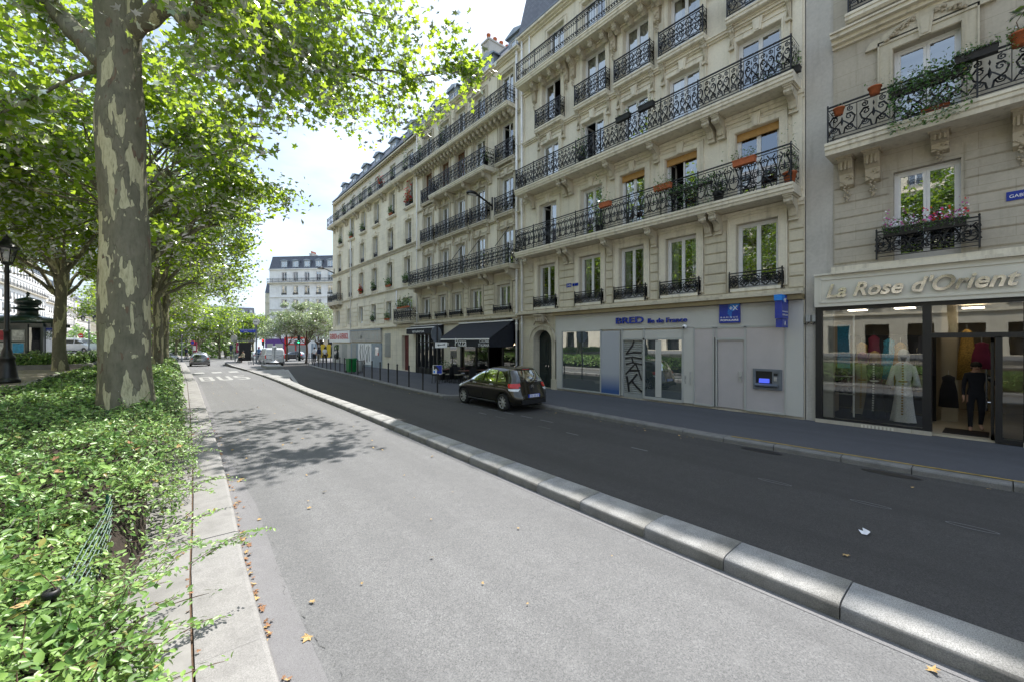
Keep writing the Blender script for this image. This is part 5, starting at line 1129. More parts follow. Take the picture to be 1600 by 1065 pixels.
# ================================================================ hedge bank beside the kerb (ground cover shrubs)
rs=np.random.RandomState(21)
def hedge_gap(y): return pl([(.42,0),(.44,2.2),(.55,3.2),(.74,3.6),(1.02,4.1),(1.02,5.2),(.60,6.0),(.50,7.4),(.45,9),(.62,11),(.70,20),(.75,45)],y)
def hedge_top(x,y):
    e=pl(PL,y)-hedge_gap(y)+.07*math.sin(y*1.7)+.04*math.sin(y*4+1)     # front edge
    t=(e-x)/.55; 
    if t<0: return None
    t=min(1,t); base=.20+.78*math.sqrt(1-(1-t)**2)
    if y<2.2: base*= .97
    base+=.13*max(0,min(1,(y-5)/3))
    return base+.07*math.sin(x*3.1+y*1.3)*math.cos(y*2.3-x)+.05*math.sin(x*7+y*5)+.02
mb=MB().mat('soil'); mb.smooth=True
xs=[-3.25,-2.8,-2.3,-1.8,-1.4,-1.1,-.85,-.65,-.5,-.4,-.3,-.2]; ysh=[-4+.8*i for i in range(60)]
vs=[(x,y,max(gz(x,y),(hedge_top(x,y) or .17)-.20)) for y in ysh for x in xs]
mb.add(vs,[(j*len(xs)+i,j*len(xs)+i+1,(j+1)*len(xs)+i+1,(j+1)*len(xs)+i) for j in range(len(ysh)-1) for i in range(len(xs)-1)])
struct(mb.build('planting_bed'))
chunks=[]
def hedge_zone(y0,y1,n,size,x0=-3.3,jit=.10):
    P=[];Nn=[]
    while len(P)<n:
        y=rs.uniform(y0,y1); x=rs.uniform(x0,pl(PL,y)-.30)
        if y<3 and x<-.2-.9*y-1.6: continue
        h=hedge_top(x,y)
        if h is None: continue
        if math.hypot(x+.66,y-11.63)<.45: continue
        dz=abs(rs.normal())*jit; spike=rs.rand()<.04
        z=h-dz+(rs.uniform(0,.14) if spike else 0); e=pl(PL,y)-hedge_gap(y)
        if mnoise.noise(Vector((x*4,y*4,z*4)))<-.20 and rs.rand()<.85: continue
        side=max(0,1-(e-x)/.4); P.append((x+rs.normal()*.03,y+rs.normal()*.03,z)); Nn.append((side*.9+rs.normal()*.5,rs.normal()*.5-.1,.75+rs.normal()*.35))
    P=np.array(P);Nn=np.array(Nn); V,k_n,k=leaf_mesh('',P,Nn,size,OL,'',rs,.5); chunks.append((V,k_n,k,OLF,0))
hedge_zone(-1.0,1.6,11000,.056,-2.6,.09); hedge_zone(1.6,3.2,13000,.058,-3.3,.10); hedge_zone(3.2,5.6,16000,.058,-3.3,.10); hedge_zone(5.6,10,17000,.068); hedge_zone(10,18,24000,.095); hedge_zone(18,30,20000,.14); hedge_zone(30,44,8000,.19)
# stray shoots hanging over the ledge
stm=MB().mat('wood_brown'); SP=[];SN=[];SS=[]
for k_ in range(560):
    y=rs.uniform(.9,3.4)if k_<170 else rs.uniform(3,12); x=pl(PL,y)-hedge_gap(y)-rs.uniform(-.02,.5); h=(hedge_top(x,y) or .3)
    ln=rs.uniform(.15,.38)*(1.25 if rs.rand()<.2 else 1); d=Vector((rs.uniform(.2,1),rs.uniform(-.7,.5),rs.uniform(-.15,.7))).normalized(); pts=[];p=Vector((x,y,h-.05))
    if k_%3: p.x=rs.uniform(-2.8,x); p.z=(hedge_top(p.x,y) or .5)-.03; d=Vector((rs.normal()*.5,rs.normal()*.5,.9)).normalized(); ln*=.7
    for i in range(8):
        pts.append(p.copy()); p=p+d*ln/7; d=(d+Vector((0,0,-.05))).normalized()
        for s in(-1,1): 
            q=p+Vector(rs.normal(size=3))*.012; side=d.cross(Vector((0,0,1))); SP.append(tuple(q+side*s*.02)); SN.append((rs.normal()*.4+s*side.x*.3,rs.normal()*.4+s*side.y*.3,.8))
    stm.tube(pts,[.0028]*7+[.001],4,False)
for (ax,ay,az),(bx,by,bz) in (((-.45,3.3,.80),(.44,4.2,.72)),((-.5,2.7,.85),(.18,3.1,.70)),((-.3,6.2,.75),(.52,6.8,.55)),((-.35,5.8,.8),(.35,6.1,.62)),((-.5,2.4,.9),(.05,2.45,.72)),((-.3,7.6,.8),(.6,8.4,.6)),((-.5,3.0,.85),(.02,3.9,.80)),((-.4,2.1,.85),(.22,2.3,.6)),((-.3,9.2,.85),(.65,10.2,.7)),((-.4,3.6,.7),(.25,4.6,.85))):
    a_=Vector((ax,ay,az)); b_=Vector((bx,by,bz))
    for tw in range(5):
        c_=a_.lerp(b_,.0 if tw==0 else rs.uniform(.25,.85)); e_=b_ if tw==0 else c_+(b_-a_)*rs.uniform(.25,.45)+Vector((rs.normal()*.12,rs.normal()*.12,rs.normal()*.05)); n_=max(5,int((e_-c_).length/.03)); pts=[]
        for i in range(n_+1):
            t=i/n_; p=c_.lerp(e_,t)+Vector((0,0,.10*math.sin(t*PI)*(e_-c_).length)); pts.append(p)
            side=(e_-c_).cross(Vector((0,0,1))).normalized()
            for s in(-1,1):
                if rs.rand()<.85: SP.append(tuple(p+side*s*.022+Vector(rs.normal(size=3))*.006)); SN.append((rs.normal()*.35,rs.normal()*.35,.9))
        stm.tube(pts,[.0035*(1-.7*i/n_) for i in range(n_+1)],4,False)
V,k_n,k=leaf_mesh('',np.array(SP),np.array(SN),.042,OL,'',rs); chunks.append((V,k_n,k,OLF,0))
hm=make_leaf_obj('hedge_shrubs',chunks,['hedge_leaf']); ho=inst(hm,'hedge_shrubs'); tag(ho,'dense low evergreen shrubs filling the bed along the kerb','shrubs',kind='stuff')
so_=stm.build('shrub_twigs'); tag(so_,'thin brown twigs of the low shrubs along the kerb','twigs',kind='stuff')
# trimmed hedge in the planter
def boxhedge(name,label,x0,x1,y0,y1,z0,z1,n,size):
    P=[];Nn=[]
    for _ in range(n):
        f=rs.randint(4); x=rs.uniform(x0,x1);y=rs.uniform(y0,y1);z=rs.uniform(z0,z1); nn=[0,0,1]
        if f==0: z=z1; 
        elif f==1: y=y0; nn=[0,-1,.5]
        elif f==2: x=x1; nn=[1,0,.5]
        else: x=x0; nn=[-1,0,.5]
        P.append((x+rs.normal()*.06,y+rs.normal()*.06,z+rs.normal()*.06+.05*math.sin(x*3+y*2))); Nn.append(np.array(nn)+rs.normal(size=3)*.5)
    V,k_n,k=leaf_mesh('',np.array(P),np.array(Nn),size,OL,'',rs); o=thing(name,label,'hedge',((x0+x1)/2,(y0+y1)/2,z0))
    lm=make_leaf_obj('foliage',[(V,k_n,k,OLF,0)],['hedge_leaf']); lm.transform(Matrix.Translation(-Vector(o.location))); inst(lm,'foliage',o)
    b=MB().mat('soil'); b.box(x0+.1-o.location.x,x1-.1-o.location.x,y0+.1-o.location.y,y1-.1-o.location.y,0,z1-z0-.1); b.build('core',o)
boxhedge('clipped_hedge','clipped green hedge in the stone edged planter behind the lamp',-10.2,-3.3,29.6,31.2,1.2,1.72,11000,.12)
boxhedge('clipped_hedge','farther clipped hedge of the planter, near the flecked tree',-4.6,-3.3,31.4,45.5,1.2,1.6,7000,.16)

# far undergrowth and parked greenery closing the avenue: nobody could count it
rs=np.random.RandomState(55); n_=9000
P=np.stack([rs.uniform(-40,16,n_),rs.uniform(128,140,n_),rs.rand(n_)**1.2*6.0-1.5],1); P[:,2]+=1.2*np.sin(P[:,0]*.7)+.8*np.sin(P[:,0]*1.9)
V,k_n,k=leaf_mesh('',P,rs.normal(size=(n_,3))*.6+np.array([0,-.4,.6]),.75,SL,'',rs); o=inst(make_leaf_obj('far_shrubbery',[(V,k_n,k,SLF,0)],['hedge_leaf']),'far_shrubbery'); tag(o,'dark mass of distant shrubbery under the far avenue trees','shrubbery',kind='stuff')
# ================================================================ VEHICLES
class Hull:
    def __init__(s,sl,n=2.6): s.sl=sl; s.n=n
    def at(s,z):
        S_=s.sl
        if z<=S_[0][0]: return S_[0][1:]
        for i in range(len(S_)-1):
            a,b=S_[i],S_[i+1]
            if z<=b[0]:
                t=(z-a[0])/(b[0]-a[0]); p=S_[max(i-1,0)]; q=S_[min(i+2,len(S_)-1)]; out=[]
                for k in range(1,6):
                    lin=a[k]+(b[k]-a[k])*t; m0=(b[k]-p[k])/(b[0]-p[0]) ; m1=(q[k]-a[k])/(q[0]-a[0]); h=b[0]-a[0]
                    c=(2*t**3-3*t*t+1)*a[k]+(t**3-2*t*t+t)*h*m0+(-2*t**3+3*t*t)*b[k]+(t**3-t*t)*h*m1; out.append(.5*lin+.5*c)
                return out
        return S_[-1][1:]
    def side(s,x,z):
        xr,xf,w_,rr,rf=s.at(z); n=s.n
        if x>xf-rf: u=min(1,(x-(xf-rf))/rf); return w_*(1-u**n)**(1/n)
        if x<xr+rr: u=min(1,((xr+rr)-x)/rr); return w_*(1-u**n)**(1/n)
        return w_
    def rear(s,y,z): xr,xf,w_,rr,rf=s.at(z); u=min(1,abs(y)/w_); return xr+rr*(1-(1-u**s.n)**(1/s.n))
    def front(s,y,z): xr,xf,w_,rr,rf=s.at(z); u=min(1,abs(y)/w_); return xf-rf*(1-(1-u**s.n)**(1/s.n))
    def mesh(s,mat,nz=44,nx=40):
        mb=MB().mat(mat); mb.smooth=True; z0,z1=s.sl[0][0],s.sl[-1][0]; N_=2*nx; vs=[]
        for j in range(nz):
            z=z0+(z1-z0)*(j/(nz-1)); xr,xf=s.at(z)[:2]; X=[]
            for i in range(nx+1): X.append((xr+xf)/2-(xf-xr)/2*math.cos(PI*i/nx))
            row=[(x,s.side(x,z),z) for x in X]+[(x,-s.side(x,z),z) for x in reversed(X[1:-1])]; vs+=row
        k=2*nx; fs=[(j*k+i,j*k+(i+1)%k,(j+1)*k+(i+1)%k,(j+1)*k+i) for j in range(nz-1) for i in range(k)]
        fs+=[tuple(range(k-1,-1,-1)),tuple(range((nz-1)*k,nz*k))]; fs=[tuple(reversed(f)) for f in fs]; mb.add(vs,fs); return mb.mesh('body')
def polyrange(poly,x):
    zs=[]; n=len(poly)
    for i in range(n):
        (a,b),(c,d)=poly[i],poly[(i+1)%n]
        if min(a,c)<=x<=max(a,c) and a!=c: zs.append(b+(d-b)*(x-a)/(c-a))
    return (min(zs),max(zs)) if zs else (0,0)
def panel(h,kind,poly,mat,name,par,off=.006,n=14,k=5,s=1):
    x0=min(p[0] for p in poly)+1e-4; x1=max(p[0] for p in poly)-1e-4; mb=MB().mat(mat); mb.smooth=True; vs=[]
    for i in range(n+1):
        x=x0+(x1-x0)*i/n; a,b=polyrange(poly,x)
        for j in range(k+1):
            z=a+(b-a)*j/k
            if kind=='side': vs.append((x,s*(h.side(x,z)+off),z))
            elif kind=='rear': vs.append((h.rear(x,z)-off,x,z))
            else: vs.append((h.front(x,z)+off,x,z))
    mb.add(vs,[(i*(k+1)+j,(i+1)*(k+1)+j,(i+1)*(k+1)+j+1,i*(k+1)+j+1) for i in range(n) for j in range(k)]); return mb.build(name,par)
def boolean_cut(me,cyls):
    o=bpy.data.objects.new('zz_tmp',me); COL.objects.link(o); ts=[]
    for (x,r) in cyls:
        c=MB().mat('rubber'); c.tube([(x,-1.3,.31),(x,1.3,.31)],r,28); q=c.build('zz_cut'); ts.append(q); md=o.modifiers.new('b','BOOLEAN'); md.object=q; md.operation='DIFFERENCE'; md.solver='EXACT'
    dg=bpy.context.evaluated_depsgraph_get(); dg.update(); m2=bpy.data.meshes.new_from_object(o.evaluated_get(dg)); 
    for q in ts+[o]: bpy.data.objects.remove(q)
    m2.name='body'; m2.materials.clear(); return m2
def wheel(par,x,y,r=.31,s=1,spokes=8,rimmat='steel'):
    t=MB().mat('rubber'); t.smooth=True; prof=[(r-.10,-.09),(r-.03,-.10),(r-.005,-.07),(r,0),(r-.005,.07),(r-.03,.10),(r-.10,.09)]
    n=28; vs=[(rr*math.cos(2*PI*j/n),yy_,rr*math.sin(2*PI*j/n)) for rr,yy_ in prof for j in range(n)]; t.add(vs,[(i*n+j,i*n+(j+1)%n,(i+1)*n+(j+1)%n,(i+1)*n+j) for i in range(6) for j in range(n)])
    w_=t.build('wheel',par,(x,y,r)); m=MB().mat('black_plastic'); m.tube([(0,-.05*s,0),(0,.03*s,0)],r-.09,20); m.mat(rimmat)
    for i in range(spokes):
        a=2*PI*i/spokes; c,s_=math.cos(a),math.sin(a); rot=Matrix(((c,0,-s_),(0,1,0),(s_,0,c))); m.obox(rot@Vector(((r-.09)/2+.02,.055*s,0)),r-.12,.025,.05,rot)
    m.smooth=True; m.tube([(0,.03*s,0),(0,.075*s,0)],.05,12)
    for j in range(24):
        a0,a1=2*PI*j/24,2*PI*(j+1)/24; q=r-.105; p=r-.085
        m.add([(q*math.cos(a0),.07*s,q*math.sin(a0)),(q*math.cos(a1),.07*s,q*math.sin(a1)),(p*math.cos(a1),.085*s,p*math.sin(a1)),(p*math.cos(a0),.085*s,p*math.sin(a0))],[(0,1,2,3)])
    m.build('rim',w_)
def car(name,label,cat,loc,rot,paint,sl,wb,hw,side_w,rear_w,front_w,lights,wr=.31,n=2.6,plate=True,group=None,spokes=8):
    c=thing(name,label,cat,loc,rot,group); h=Hull(sl,n); me=boolean_cut(h.mesh(paint),[(wb[0],wr+.055),(wb[1],wr+.055)]); me.materials.append(MAT[paint])
    for p in me.polygons: p.use_smooth=True
    inst(me,'body',c)
    for s in(1,-1):
        for poly in side_w: panel(h,'side',poly,'car_glass','side_window',c,s=s)
    if rear_w: panel(h,'rear',rear_w,'car_glass','rear_window',c)
    if front_w: panel(h,'front',front_w,'car_glass','windscreen',c)
    for x in wb:
        for s in(1,-1): wheel(c,x,s*hw,wr,s,spokes)
    for kind,poly,mat in lights:
        if kind=='side':
            for s in(1,-1): panel(h,'side',poly,mat,'tail_light' if poly[0][0]<0 else 'headlight',c,.010,8,3,s)
        else:
            for s in(1,-1): panel(h,kind,[(s*a,b) for a,b in poly],mat,'tail_light' if kind=='rear' else 'headlight',c,.010,8,3)
    return c,h
# brown hatchback parked in front of the carriage door
SLC=[(.20,-1.80,1.82,.74,.35,.45),(.28,-1.93,1.95,.80,.45,.6),(.40,-1.965,2.0,.835,.42,.65),(.55,-1.95,2.0,.85,.42,.7),(.70,-1.90,1.93,.862,.42,.75),(.82,-1.86,1.74,.862,.42,.9),(.92,-1.83,1.45,.845,.45,.9),(1.0,-1.80,1.17,.80,.45,.7),(1.12,-1.75,.90,.745,.42,.55),(1.26,-1.66,.60,.695,.40,.5),(1.37,-1.57,.30,.645,.38,.5),(1.45,-1.50,.02,.59,.36,.5),(1.50,-1.25,-.28,.50,.4,.5),(1.525,-1.0,-.52,.34,.3,.3)]
c3,h3=car('parked_car','dark brown hatchback parked at the kerb in front of the carriage door','car',(9.72,12.38,0.0),PI/2,'car_brown',SLC,(-1.23,1.23),.755,
 [[(1.02,1.0),(.42,1.30),(.02,1.40),(-.02,1.40),(-.02,.99)],[(-.10,.99),(-.10,1.41),(-.72,1.40),(-.82,1.0)],[(-.90,1.0),(-.83,1.375),(-1.05,1.33),(-1.32,1.13),(-1.34,1.04)]],
 [(-.60,1.02),(.60,1.02),(.52,1.40),(-.52,1.40)],[(-.62,1.03),(.62,1.03),(.48,1.40),(-.48,1.40)],
 [('side',[(-1.80,.82),(-1.78,.98),(-1.50,.97),(-1.56,.84)],'bright_red_lamp'),('rear',[(.50,.88),(.50,.97),(.72,.98),(.72,.85)],'bright_red_lamp'),('side',[(-1.82,.72),(-1.82,.80),(-1.56,.81),(-1.60,.74)],'plate_white'),('side',[(1.35,.70),(1.35,.80),(1.75,.76),(1.80,.66)],'plate_white')])
m=MB().mat('steel')
for x in(-.28,.50): 
    for s in(1,-1): m.tube([(x-.10,s*(h3.side(x,.90)+.03),.90),(x+.10,s*(h3.side(x,.90)+.03),.90)],.014,6)
m.build('door_handles',c3) if False else None
for x in(-.62,.42):
    for s in(1,-1): q=MB().mat('steel'); q.tube([(x-.10,s*(h3.side(x,.90)+.012),.90),(x-.08,s*(h3.side(x,.90)+.03),.905),(x+.08,s*(h3.side(x,.90)+.03),.905),(x+.10,s*(h3.side(x,.90)+.012),.90)],.016,6); q.build('door_handle',c3)
for s in(1,-1):
    q=MB().mat('car_brown'); q.smooth=True; q.lathe([(.01,-.07),(.075,-.045),(.085,0),(.07,.05),(.01,.07)],(.93,s*.92,1.03),12,.8,1.1); q.build('mirror',c3)
q=MB().mat('plate_blue'); x=h3.rear(.3,.55)-.028; q.box(x,x+.03,-.26,.26,.50,.61); pl_=q.build('number_plate',c3); q=MB().mat('plate_white'); q.box(x-.003,x,-.215,.215,.505,.605); q.build('plate_face',pl_)
text('plate_lettering','CN 105 BT',.095,'plate_blue',pl_,TM((x-.005,.20,.52),(0,-1,0),(0,0,1)),.0015,width=.40)
q=MB().mat('chrome'); x=h3.rear(0,.86)-.012
for zz_ in(.84,.89):
    for s in(1,-1): q.prism([(0,zz_+.04),(0,zz_+.015),(s*.07,zz_-.035),(s*.07,zz_-.01)] if s>0 else [(0,zz_+.015),(0,zz_+.04),(s*.07,zz_-.01),(s*.07,zz_-.035)],x,x+.012,'x')
q.build('emblem',c3)
q=MB().mat('black_plastic'); x=h3.rear(0,.35)-.012; q.box(x,x+.05,-.55,.55,.28,.42); q.tube([(h3.rear(.2,1.05)-.02,.25,1.04),(h3.rear(0,1.07)-.02,-.30,1.06)],.012,5); q.build('bumper_insert',c3)
q=MB().mat('bright_red_lamp'); x=h3.rear(0,1.445)-.01; q.box(x,x+.03,-.16,.16,1.425,1.45); q.build('brake_light',c3)
q=MB().mat('black_plastic'); q.tube([(-.9,0,1.5),(-1.15,0,1.95)],.006,5); q.build('aerial',c3)
# door shut lines, drawn as thin dark gaps
q=MB().mat('black_plastic')
for poly in ([(1.02,.98),(1.03,.98),(1.0,.40),(.99,.40)],[(-.065,.98),(-.053,.98),(-.053,.36),(-.065,.36)],[(-.86,.98),(-.85,.98),(-.80,.75),(-.81,.75)]):
    for s in(1,-1):
        vs=[]
        for k in range(9):
            t=k/8; a=poly[0][0]+(poly[3][0]-poly[0][0])*t; z=poly[0][1]+(poly[3][1]-poly[0][1])*t; vs+=[(a,s*(h3.side(a,z)+.004),z),(a+.012,s*(h3.side(a+.012,z)+.004),z)]
        q.add(vs,[(2*k,2*k+1,2*k+3,2*k+2) for k in range(8)])
for s in(1,-1): q.tube([(-.85,s*.855,.30),(.85,s*.855,.30)],.03,6)
q.build('trim_line',c3)
# grey taxi on the bus lane
SLT=[(.22,-2.1,2.1,.78,.4,.5),(.35,-2.25,2.25,.84,.5,.6),(.55,-2.28,2.27,.87,.45,.7),(.75,-2.22,2.2,.875,.4,.8),(.88,-2.18,1.9,.865,.4,.9),(.98,-2.15,1.35,.83,.4,.6),(1.1,-2.08,1.05,.77,.4,.5),(1.3,-1.95,.55,.69,.4,.5),(1.43,-1.8,.1,.62,.4,.4),(1.5,-1.6,-.3,.52,.4,.4),(1.52,-1.3,-.6,.4,.3,.3)]
tx_,ht=car('taxi','grey estate taxi with roof sign driving away in the bus lane','taxi',(2.55,57.2,rz(57)),PI/2-.02,'taxi_grey',SLT,(-1.35,1.4),.78,
 [[(1.1,1.0),(.4,1.36),(.0,1.38),(0,1.0)],[(-.08,1.0),(-.08,1.39),(-.85,1.38),(-.9,1.0)],[(-1.0,1.0),(-.95,1.36),(-1.5,1.3),(-1.6,1.05)]],[(-.66,1.02),(.66,1.02),(.55,1.36),(-.55,1.36)],[(-.62,1.03),(.62,1.03),(.48,1.40),(-.48,1.40)],
 [('rear',[(.64,.82),(.64,.93),(.74,.94),(.74,.82)],'bright_red_lamp')])
q=MB().mat('van_white'); q.prism([(-.16,1.53),(.16,1.53),(.12,1.68),(-.12,1.68)],-.5,-.25,'x'); q.build('roof_sign',tx_)
q=MB().mat('bright_red_lamp'); q.box(-1.86,-1.83,-.12,.12,1.42,1.445); q.build('brake_light',tx_)
q=MB().mat('plate_white'); x=ht.rear(.3,.75)-.02; q.box(x,x+.02,-.26,.26,.72,.83); q.build('number_plate',tx_)
for s in(1,-1): q=MB().mat('black_plastic'); q.lathe([(.01,-.07),(.08,0),(.01,.07)],(1.0,s*.97,1.05),8); q.build('mirror',tx_)
# silver van by the island, right-hand road
SLV=[(.25,-2.1,2.15,.82,.25,.5),(.40,-2.2,2.3,.90,.25,.6),(.65,-2.22,2.28,.92,.22,.6),(.95,-2.2,2.1,.92,.22,.7),(1.08,-2.19,1.6,.91,.22,.6),(1.25,-2.16,1.35,.89,.22,.5),(1.6,-2.12,.95,.84,.22,.4),(1.80,-2.05,.65,.78,.25,.4),(1.86,-1.9,.4,.68,.3,.3)]
vn,hv=car('delivery_van','silver white delivery van with red tail lamps waiting beside the island','van',(8.35,50.2,rz(50)),PI/2,'van_white',SLV,(-1.35,1.4),.80,
 [[(1.45,1.15),(.95,1.55),(.35,1.6),(.35,1.15)]],[(-.0,0),(.001,0),(.001,.001)] and None,[(-.7,1.2),(.7,1.2),(.6,1.65),(-.6,1.65)],
 [('rear',[(.80,.80),(.80,1.2),(.905,1.2),(.905,.80)],'bright_red_lamp')],n=3.5)
q=MB().mat('black_plastic'); q.box(-2.27,-2.1,-.85,.85,.28,.42); q.build('bumper',vn)
q=MB().mat('grey_frame'); q.box(-2.235,-2.2,-.008,.008,.5,1.75); q.build('door_gap',vn)
q=MB().mat('plate_white'); q.box(-2.26,-2.22,-.26,.26,.62,.73); q.build('number_plate',vn)
# white people carrier on the far left road
SLP=[(.25,-2.3,2.3,.84,.25,.5),(.40,-2.45,2.5,.92,.25,.6),(.65,-2.48,2.5,.95,.22,.7),(.95,-2.45,2.3,.95,.22,.8),(1.10,-2.43,1.85,.94,.22,.7),(1.3,-2.4,1.45,.90,.22,.5),(1.65,-2.34,.95,.83,.22,.4),(1.85,-2.25,.5,.76,.25,.4),(1.93,-2.0,.2,.66,.3,.3)]
x,y=atd(124,55); pv,hp=car('people_carrier','white people carrier with dark windows parked across the boulevard behind the trunk','van',(x,y,.98),-.72,'van_white',SLP,(-1.6,1.6),.82,
 [[(1.5,1.2),(.95,1.65),(.3,1.7),(.3,1.2)],[(.2,1.2),(.2,1.7),(-.95,1.7),(-.95,1.2)],[(-1.05,1.2),(-1.05,1.7),(-2.1,1.65),(-2.15,1.2)]],[(-.7,1.2),(.7,1.2),(.6,1.7),(-.6,1.7)],[(-.7,1.25),(.7,1.25),(.6,1.7),(-.6,1.7)],
 [('rear',[(.80,.80),(.80,1.3),(.905,1.3),(.905,.80)],'bright_red_lamp')],n=3.5)
# dark car at the far crossing and parked vehicles beyond
def simplecar(px,d,rot,paint,label):
    x,y=atd(px,d); return car('parked_car',label,'car',(x,y,rz(y)+.02),rot,paint,SLC,(-1.23,1.23),.755,[[(1.02,1.0),(.42,1.30),(-.72,1.40),(-.82,1.0)]],[(-.60,1.02),(.60,1.02),(.52,1.40),(-.52,1.40)],None,[('rear',[(.50,.82),(.50,1.0),(.80,1.0),(.80,.80)],'bright_red_lamp')])
simplecar(458,70,R_(140),'dark_car','dark saloon car crossing behind the silver van near the red shop')
simplecar(398,74,R_(100),'van_white','pale car behind the bus shelter on the far road')
simplecar(382,88,R_(95),'dark_car','small dark car far down the street left of the shelter')
simplecar(262,70,R_(60),'van_white','white car at the far left crossing, left of the taxi')
# ================================================================ PEOPLE
def figure(name,label,loc,rot,J,E_,mats,hair='hair_dark',scale=1,extra=None,cat='person'):
    """J: joint -> (pos, radius); E_: bones; mats: fn(joint)->material"""
    names=list(J); me=bpy.data.meshes.new('zz'); me.from_pydata([J[k][0] for k in names],[(names.index(a),names.index(b)) for a,b in E_],[])
    o=bpy.data.objects.new('zz',me); COL.objects.link(o); o.modifiers.new('s','SKIN'); sv=me.skin_vertices[0].data
    for i,k in enumerate(names): r=J[k][1]; sv[i].radius=(r,r) if not isinstance(r,tuple) else r; sv[i].use_root=(k=='pelvis')
    md=o.modifiers.new('u','SUBSURF'); md.levels=2; md.render_levels=2
    dg=bpy.context.evaluated_depsgraph_get(); dg.update(); m2=bpy.data.meshes.new_from_object(o.evaluated_get(dg)); bpy.data.objects.remove(o); m2.name='person'
    ml=[]; m2.materials.clear()
    pos=[Vector(J[k][0]) for k in names]; bones=[(pos[names.index(a)],pos[names.index(b)],mats(a,b)) for a,b in E_]
    for b in bones:
        if b[2] not in ml: ml.append(b[2]); m2.materials.append(MAT[b[2]])
    for p in m2.polygons:
        c=p.center; best=None
        for a,b,mt in bones:
            d=b-a; t=max(0,min(1,(c-a).dot(d)/max(d.length_squared,1e-9))); q=(c-(a+d*t)).length
            if best is None or q<best[0]: best=(q,mt)
        p.material_index=ml.index(best[1]); p.use_smooth=True
    r=thing(name,label,cat,loc,rot); r.scale=(scale,)*3; inst(m2,'body',r)
    if hair:
        hx=Vector(J['head'][0]); h=MB().mat(hair); h.smooth=True; h.lathe([(.02,-.02),(.092,-.01),(.104,.04),(.085,.09),(.04,.118),(.005,.122)],(hx.x,hx.y-.018,hx.z+.005),14,1,1.12); h.lathe([(.03,-.10),(.085,-.05),(.09,.02)],(hx.x,hx.y-.035,hx.z),12,1,.9); h.build('hair',r)
    f=MB().mat('skin_light' if mats('neck','head')=='skin_light' else 'skin_dark'); hx=Vector(J['head'][0]); f.smooth=True; f.lathe([(.002,-.02),(.014,-.012),(.010,.012),(.002,.022)],(hx.x,hx.y+.105,hx.z-.01),8)
    for s in(1,-1): f.lathe([(.002,-.03),(.016,0),(.002,.03)],(hx.x+s*.088,hx.y,hx.z-.005),8,.6,1.3)
    f.build('nose_and_ears',r) if False else None
    fn=MB().mat(f.mats[0]); fn.smooth=True; fn.lathe([(.002,-.02),(.014,-.012),(.010,.012),(.002,.022)],(hx.x,hx.y+.105,hx.z-.01),8); fn.build('nose',r)
    for s in(1,-1):
        e=MB().mat(f.mats[0]); e.smooth=True; e.lathe([(.002,-.03),(.016,0),(.002,.03)],(hx.x+s*.088,hx.y,hx.z-.005),8,.6,1.3); e.build('ear',r)
        e=MB().mat('hair_dark'); e.smooth=True; e.lathe([(.002,-.008),(.011,0),(.002,.008)],(hx.x+s*.034,hx.y+.088,hx.z+.015),6); e.build('eye',r)
    mth=MB().mat('wine'); mth.tube([(hx.x-.025,hx.y+.088,hx.z-.052),(hx.x,hx.y+.096,hx.z-.052),(hx.x+.025,hx.y+.088,hx.z-.052)],.006,5); mth.build('mouth',r)
    return r
BON=[('pelvis','spine'),('spine','chest'),('chest','neck'),('neck','head'),('head','crown')]
for s in 'LR': BON+=[('pelvis','hip'+s),('hip'+s,'knee'+s),('knee'+s,'ankle'+s),('ankle'+s,'toe'+s),('chest','sh'+s),('sh'+s,'elb'+s),('elb'+s,'wr'+s),('wr'+s,'palm'+s)]
def pose(stride=.0,arm=.0,sit=False,lean=0):
    J={'pelvis':((0,0,.95),(.135,.105)),'spine':((0,lean*.3,1.13),(.125,.10)),'chest':((0,lean*.7,1.34),(.15,.11)),'neck':((0,lean,1.49),.055),'head':((0,lean+.02,1.62),(.088,.098)),'crown':((0,lean+.01,1.70),(.06,.07))}
    for s,g_ in(('L',1),('R',-1)):
        k=stride*g_; a=-arm*g_
        J['hip'+s]=((g_*.09,0,.88),.095); J['knee'+s]=((g_*.10,k*.5+.03,.49),.062); J['ankle'+s]=((g_*.10,k-(.02 if k>0 else .08),.09+(0 if k>=0 else .07)),.042); J['toe'+s]=((g_*.115,k+.13-(0 if k>0 else .08),.045),.035)
        J['sh'+s]=((g_*.17,lean,1.42),.06); J['elb'+s]=((g_*.205,lean+a*.5-.02,1.14),.043); J['wr'+s]=((g_*.215,lean+a+.05,.90),.031); J['palm'+s]=((g_*.215,lean+a+.08,.81),(.022,.04))
    if sit:
        for k_ in list(J):
            p,r_=J[k_]; p=list(p)
            if not k_.startswith(('knee','ankle','toe')): p[2]-=.42
            J[k_]=(tuple(p),r_)
        for s,g_ in(('L',1),('R',-1)): J['knee'+s]=((g_*.12,.42,.52),.065); J['ankle'+s]=((g_*.12,.50+.1*g_,.10),.042); J['toe'+s]=((g_*.13,.64+.1*g_,.045),.035); J['elb'+s]=((g_*.24,.12,.74),.045); J['wr'+s]=((g_*.12,.34,.68),.032); J['palm'+s]=((g_*.08,.41,.66),(.022,.04))
    return J
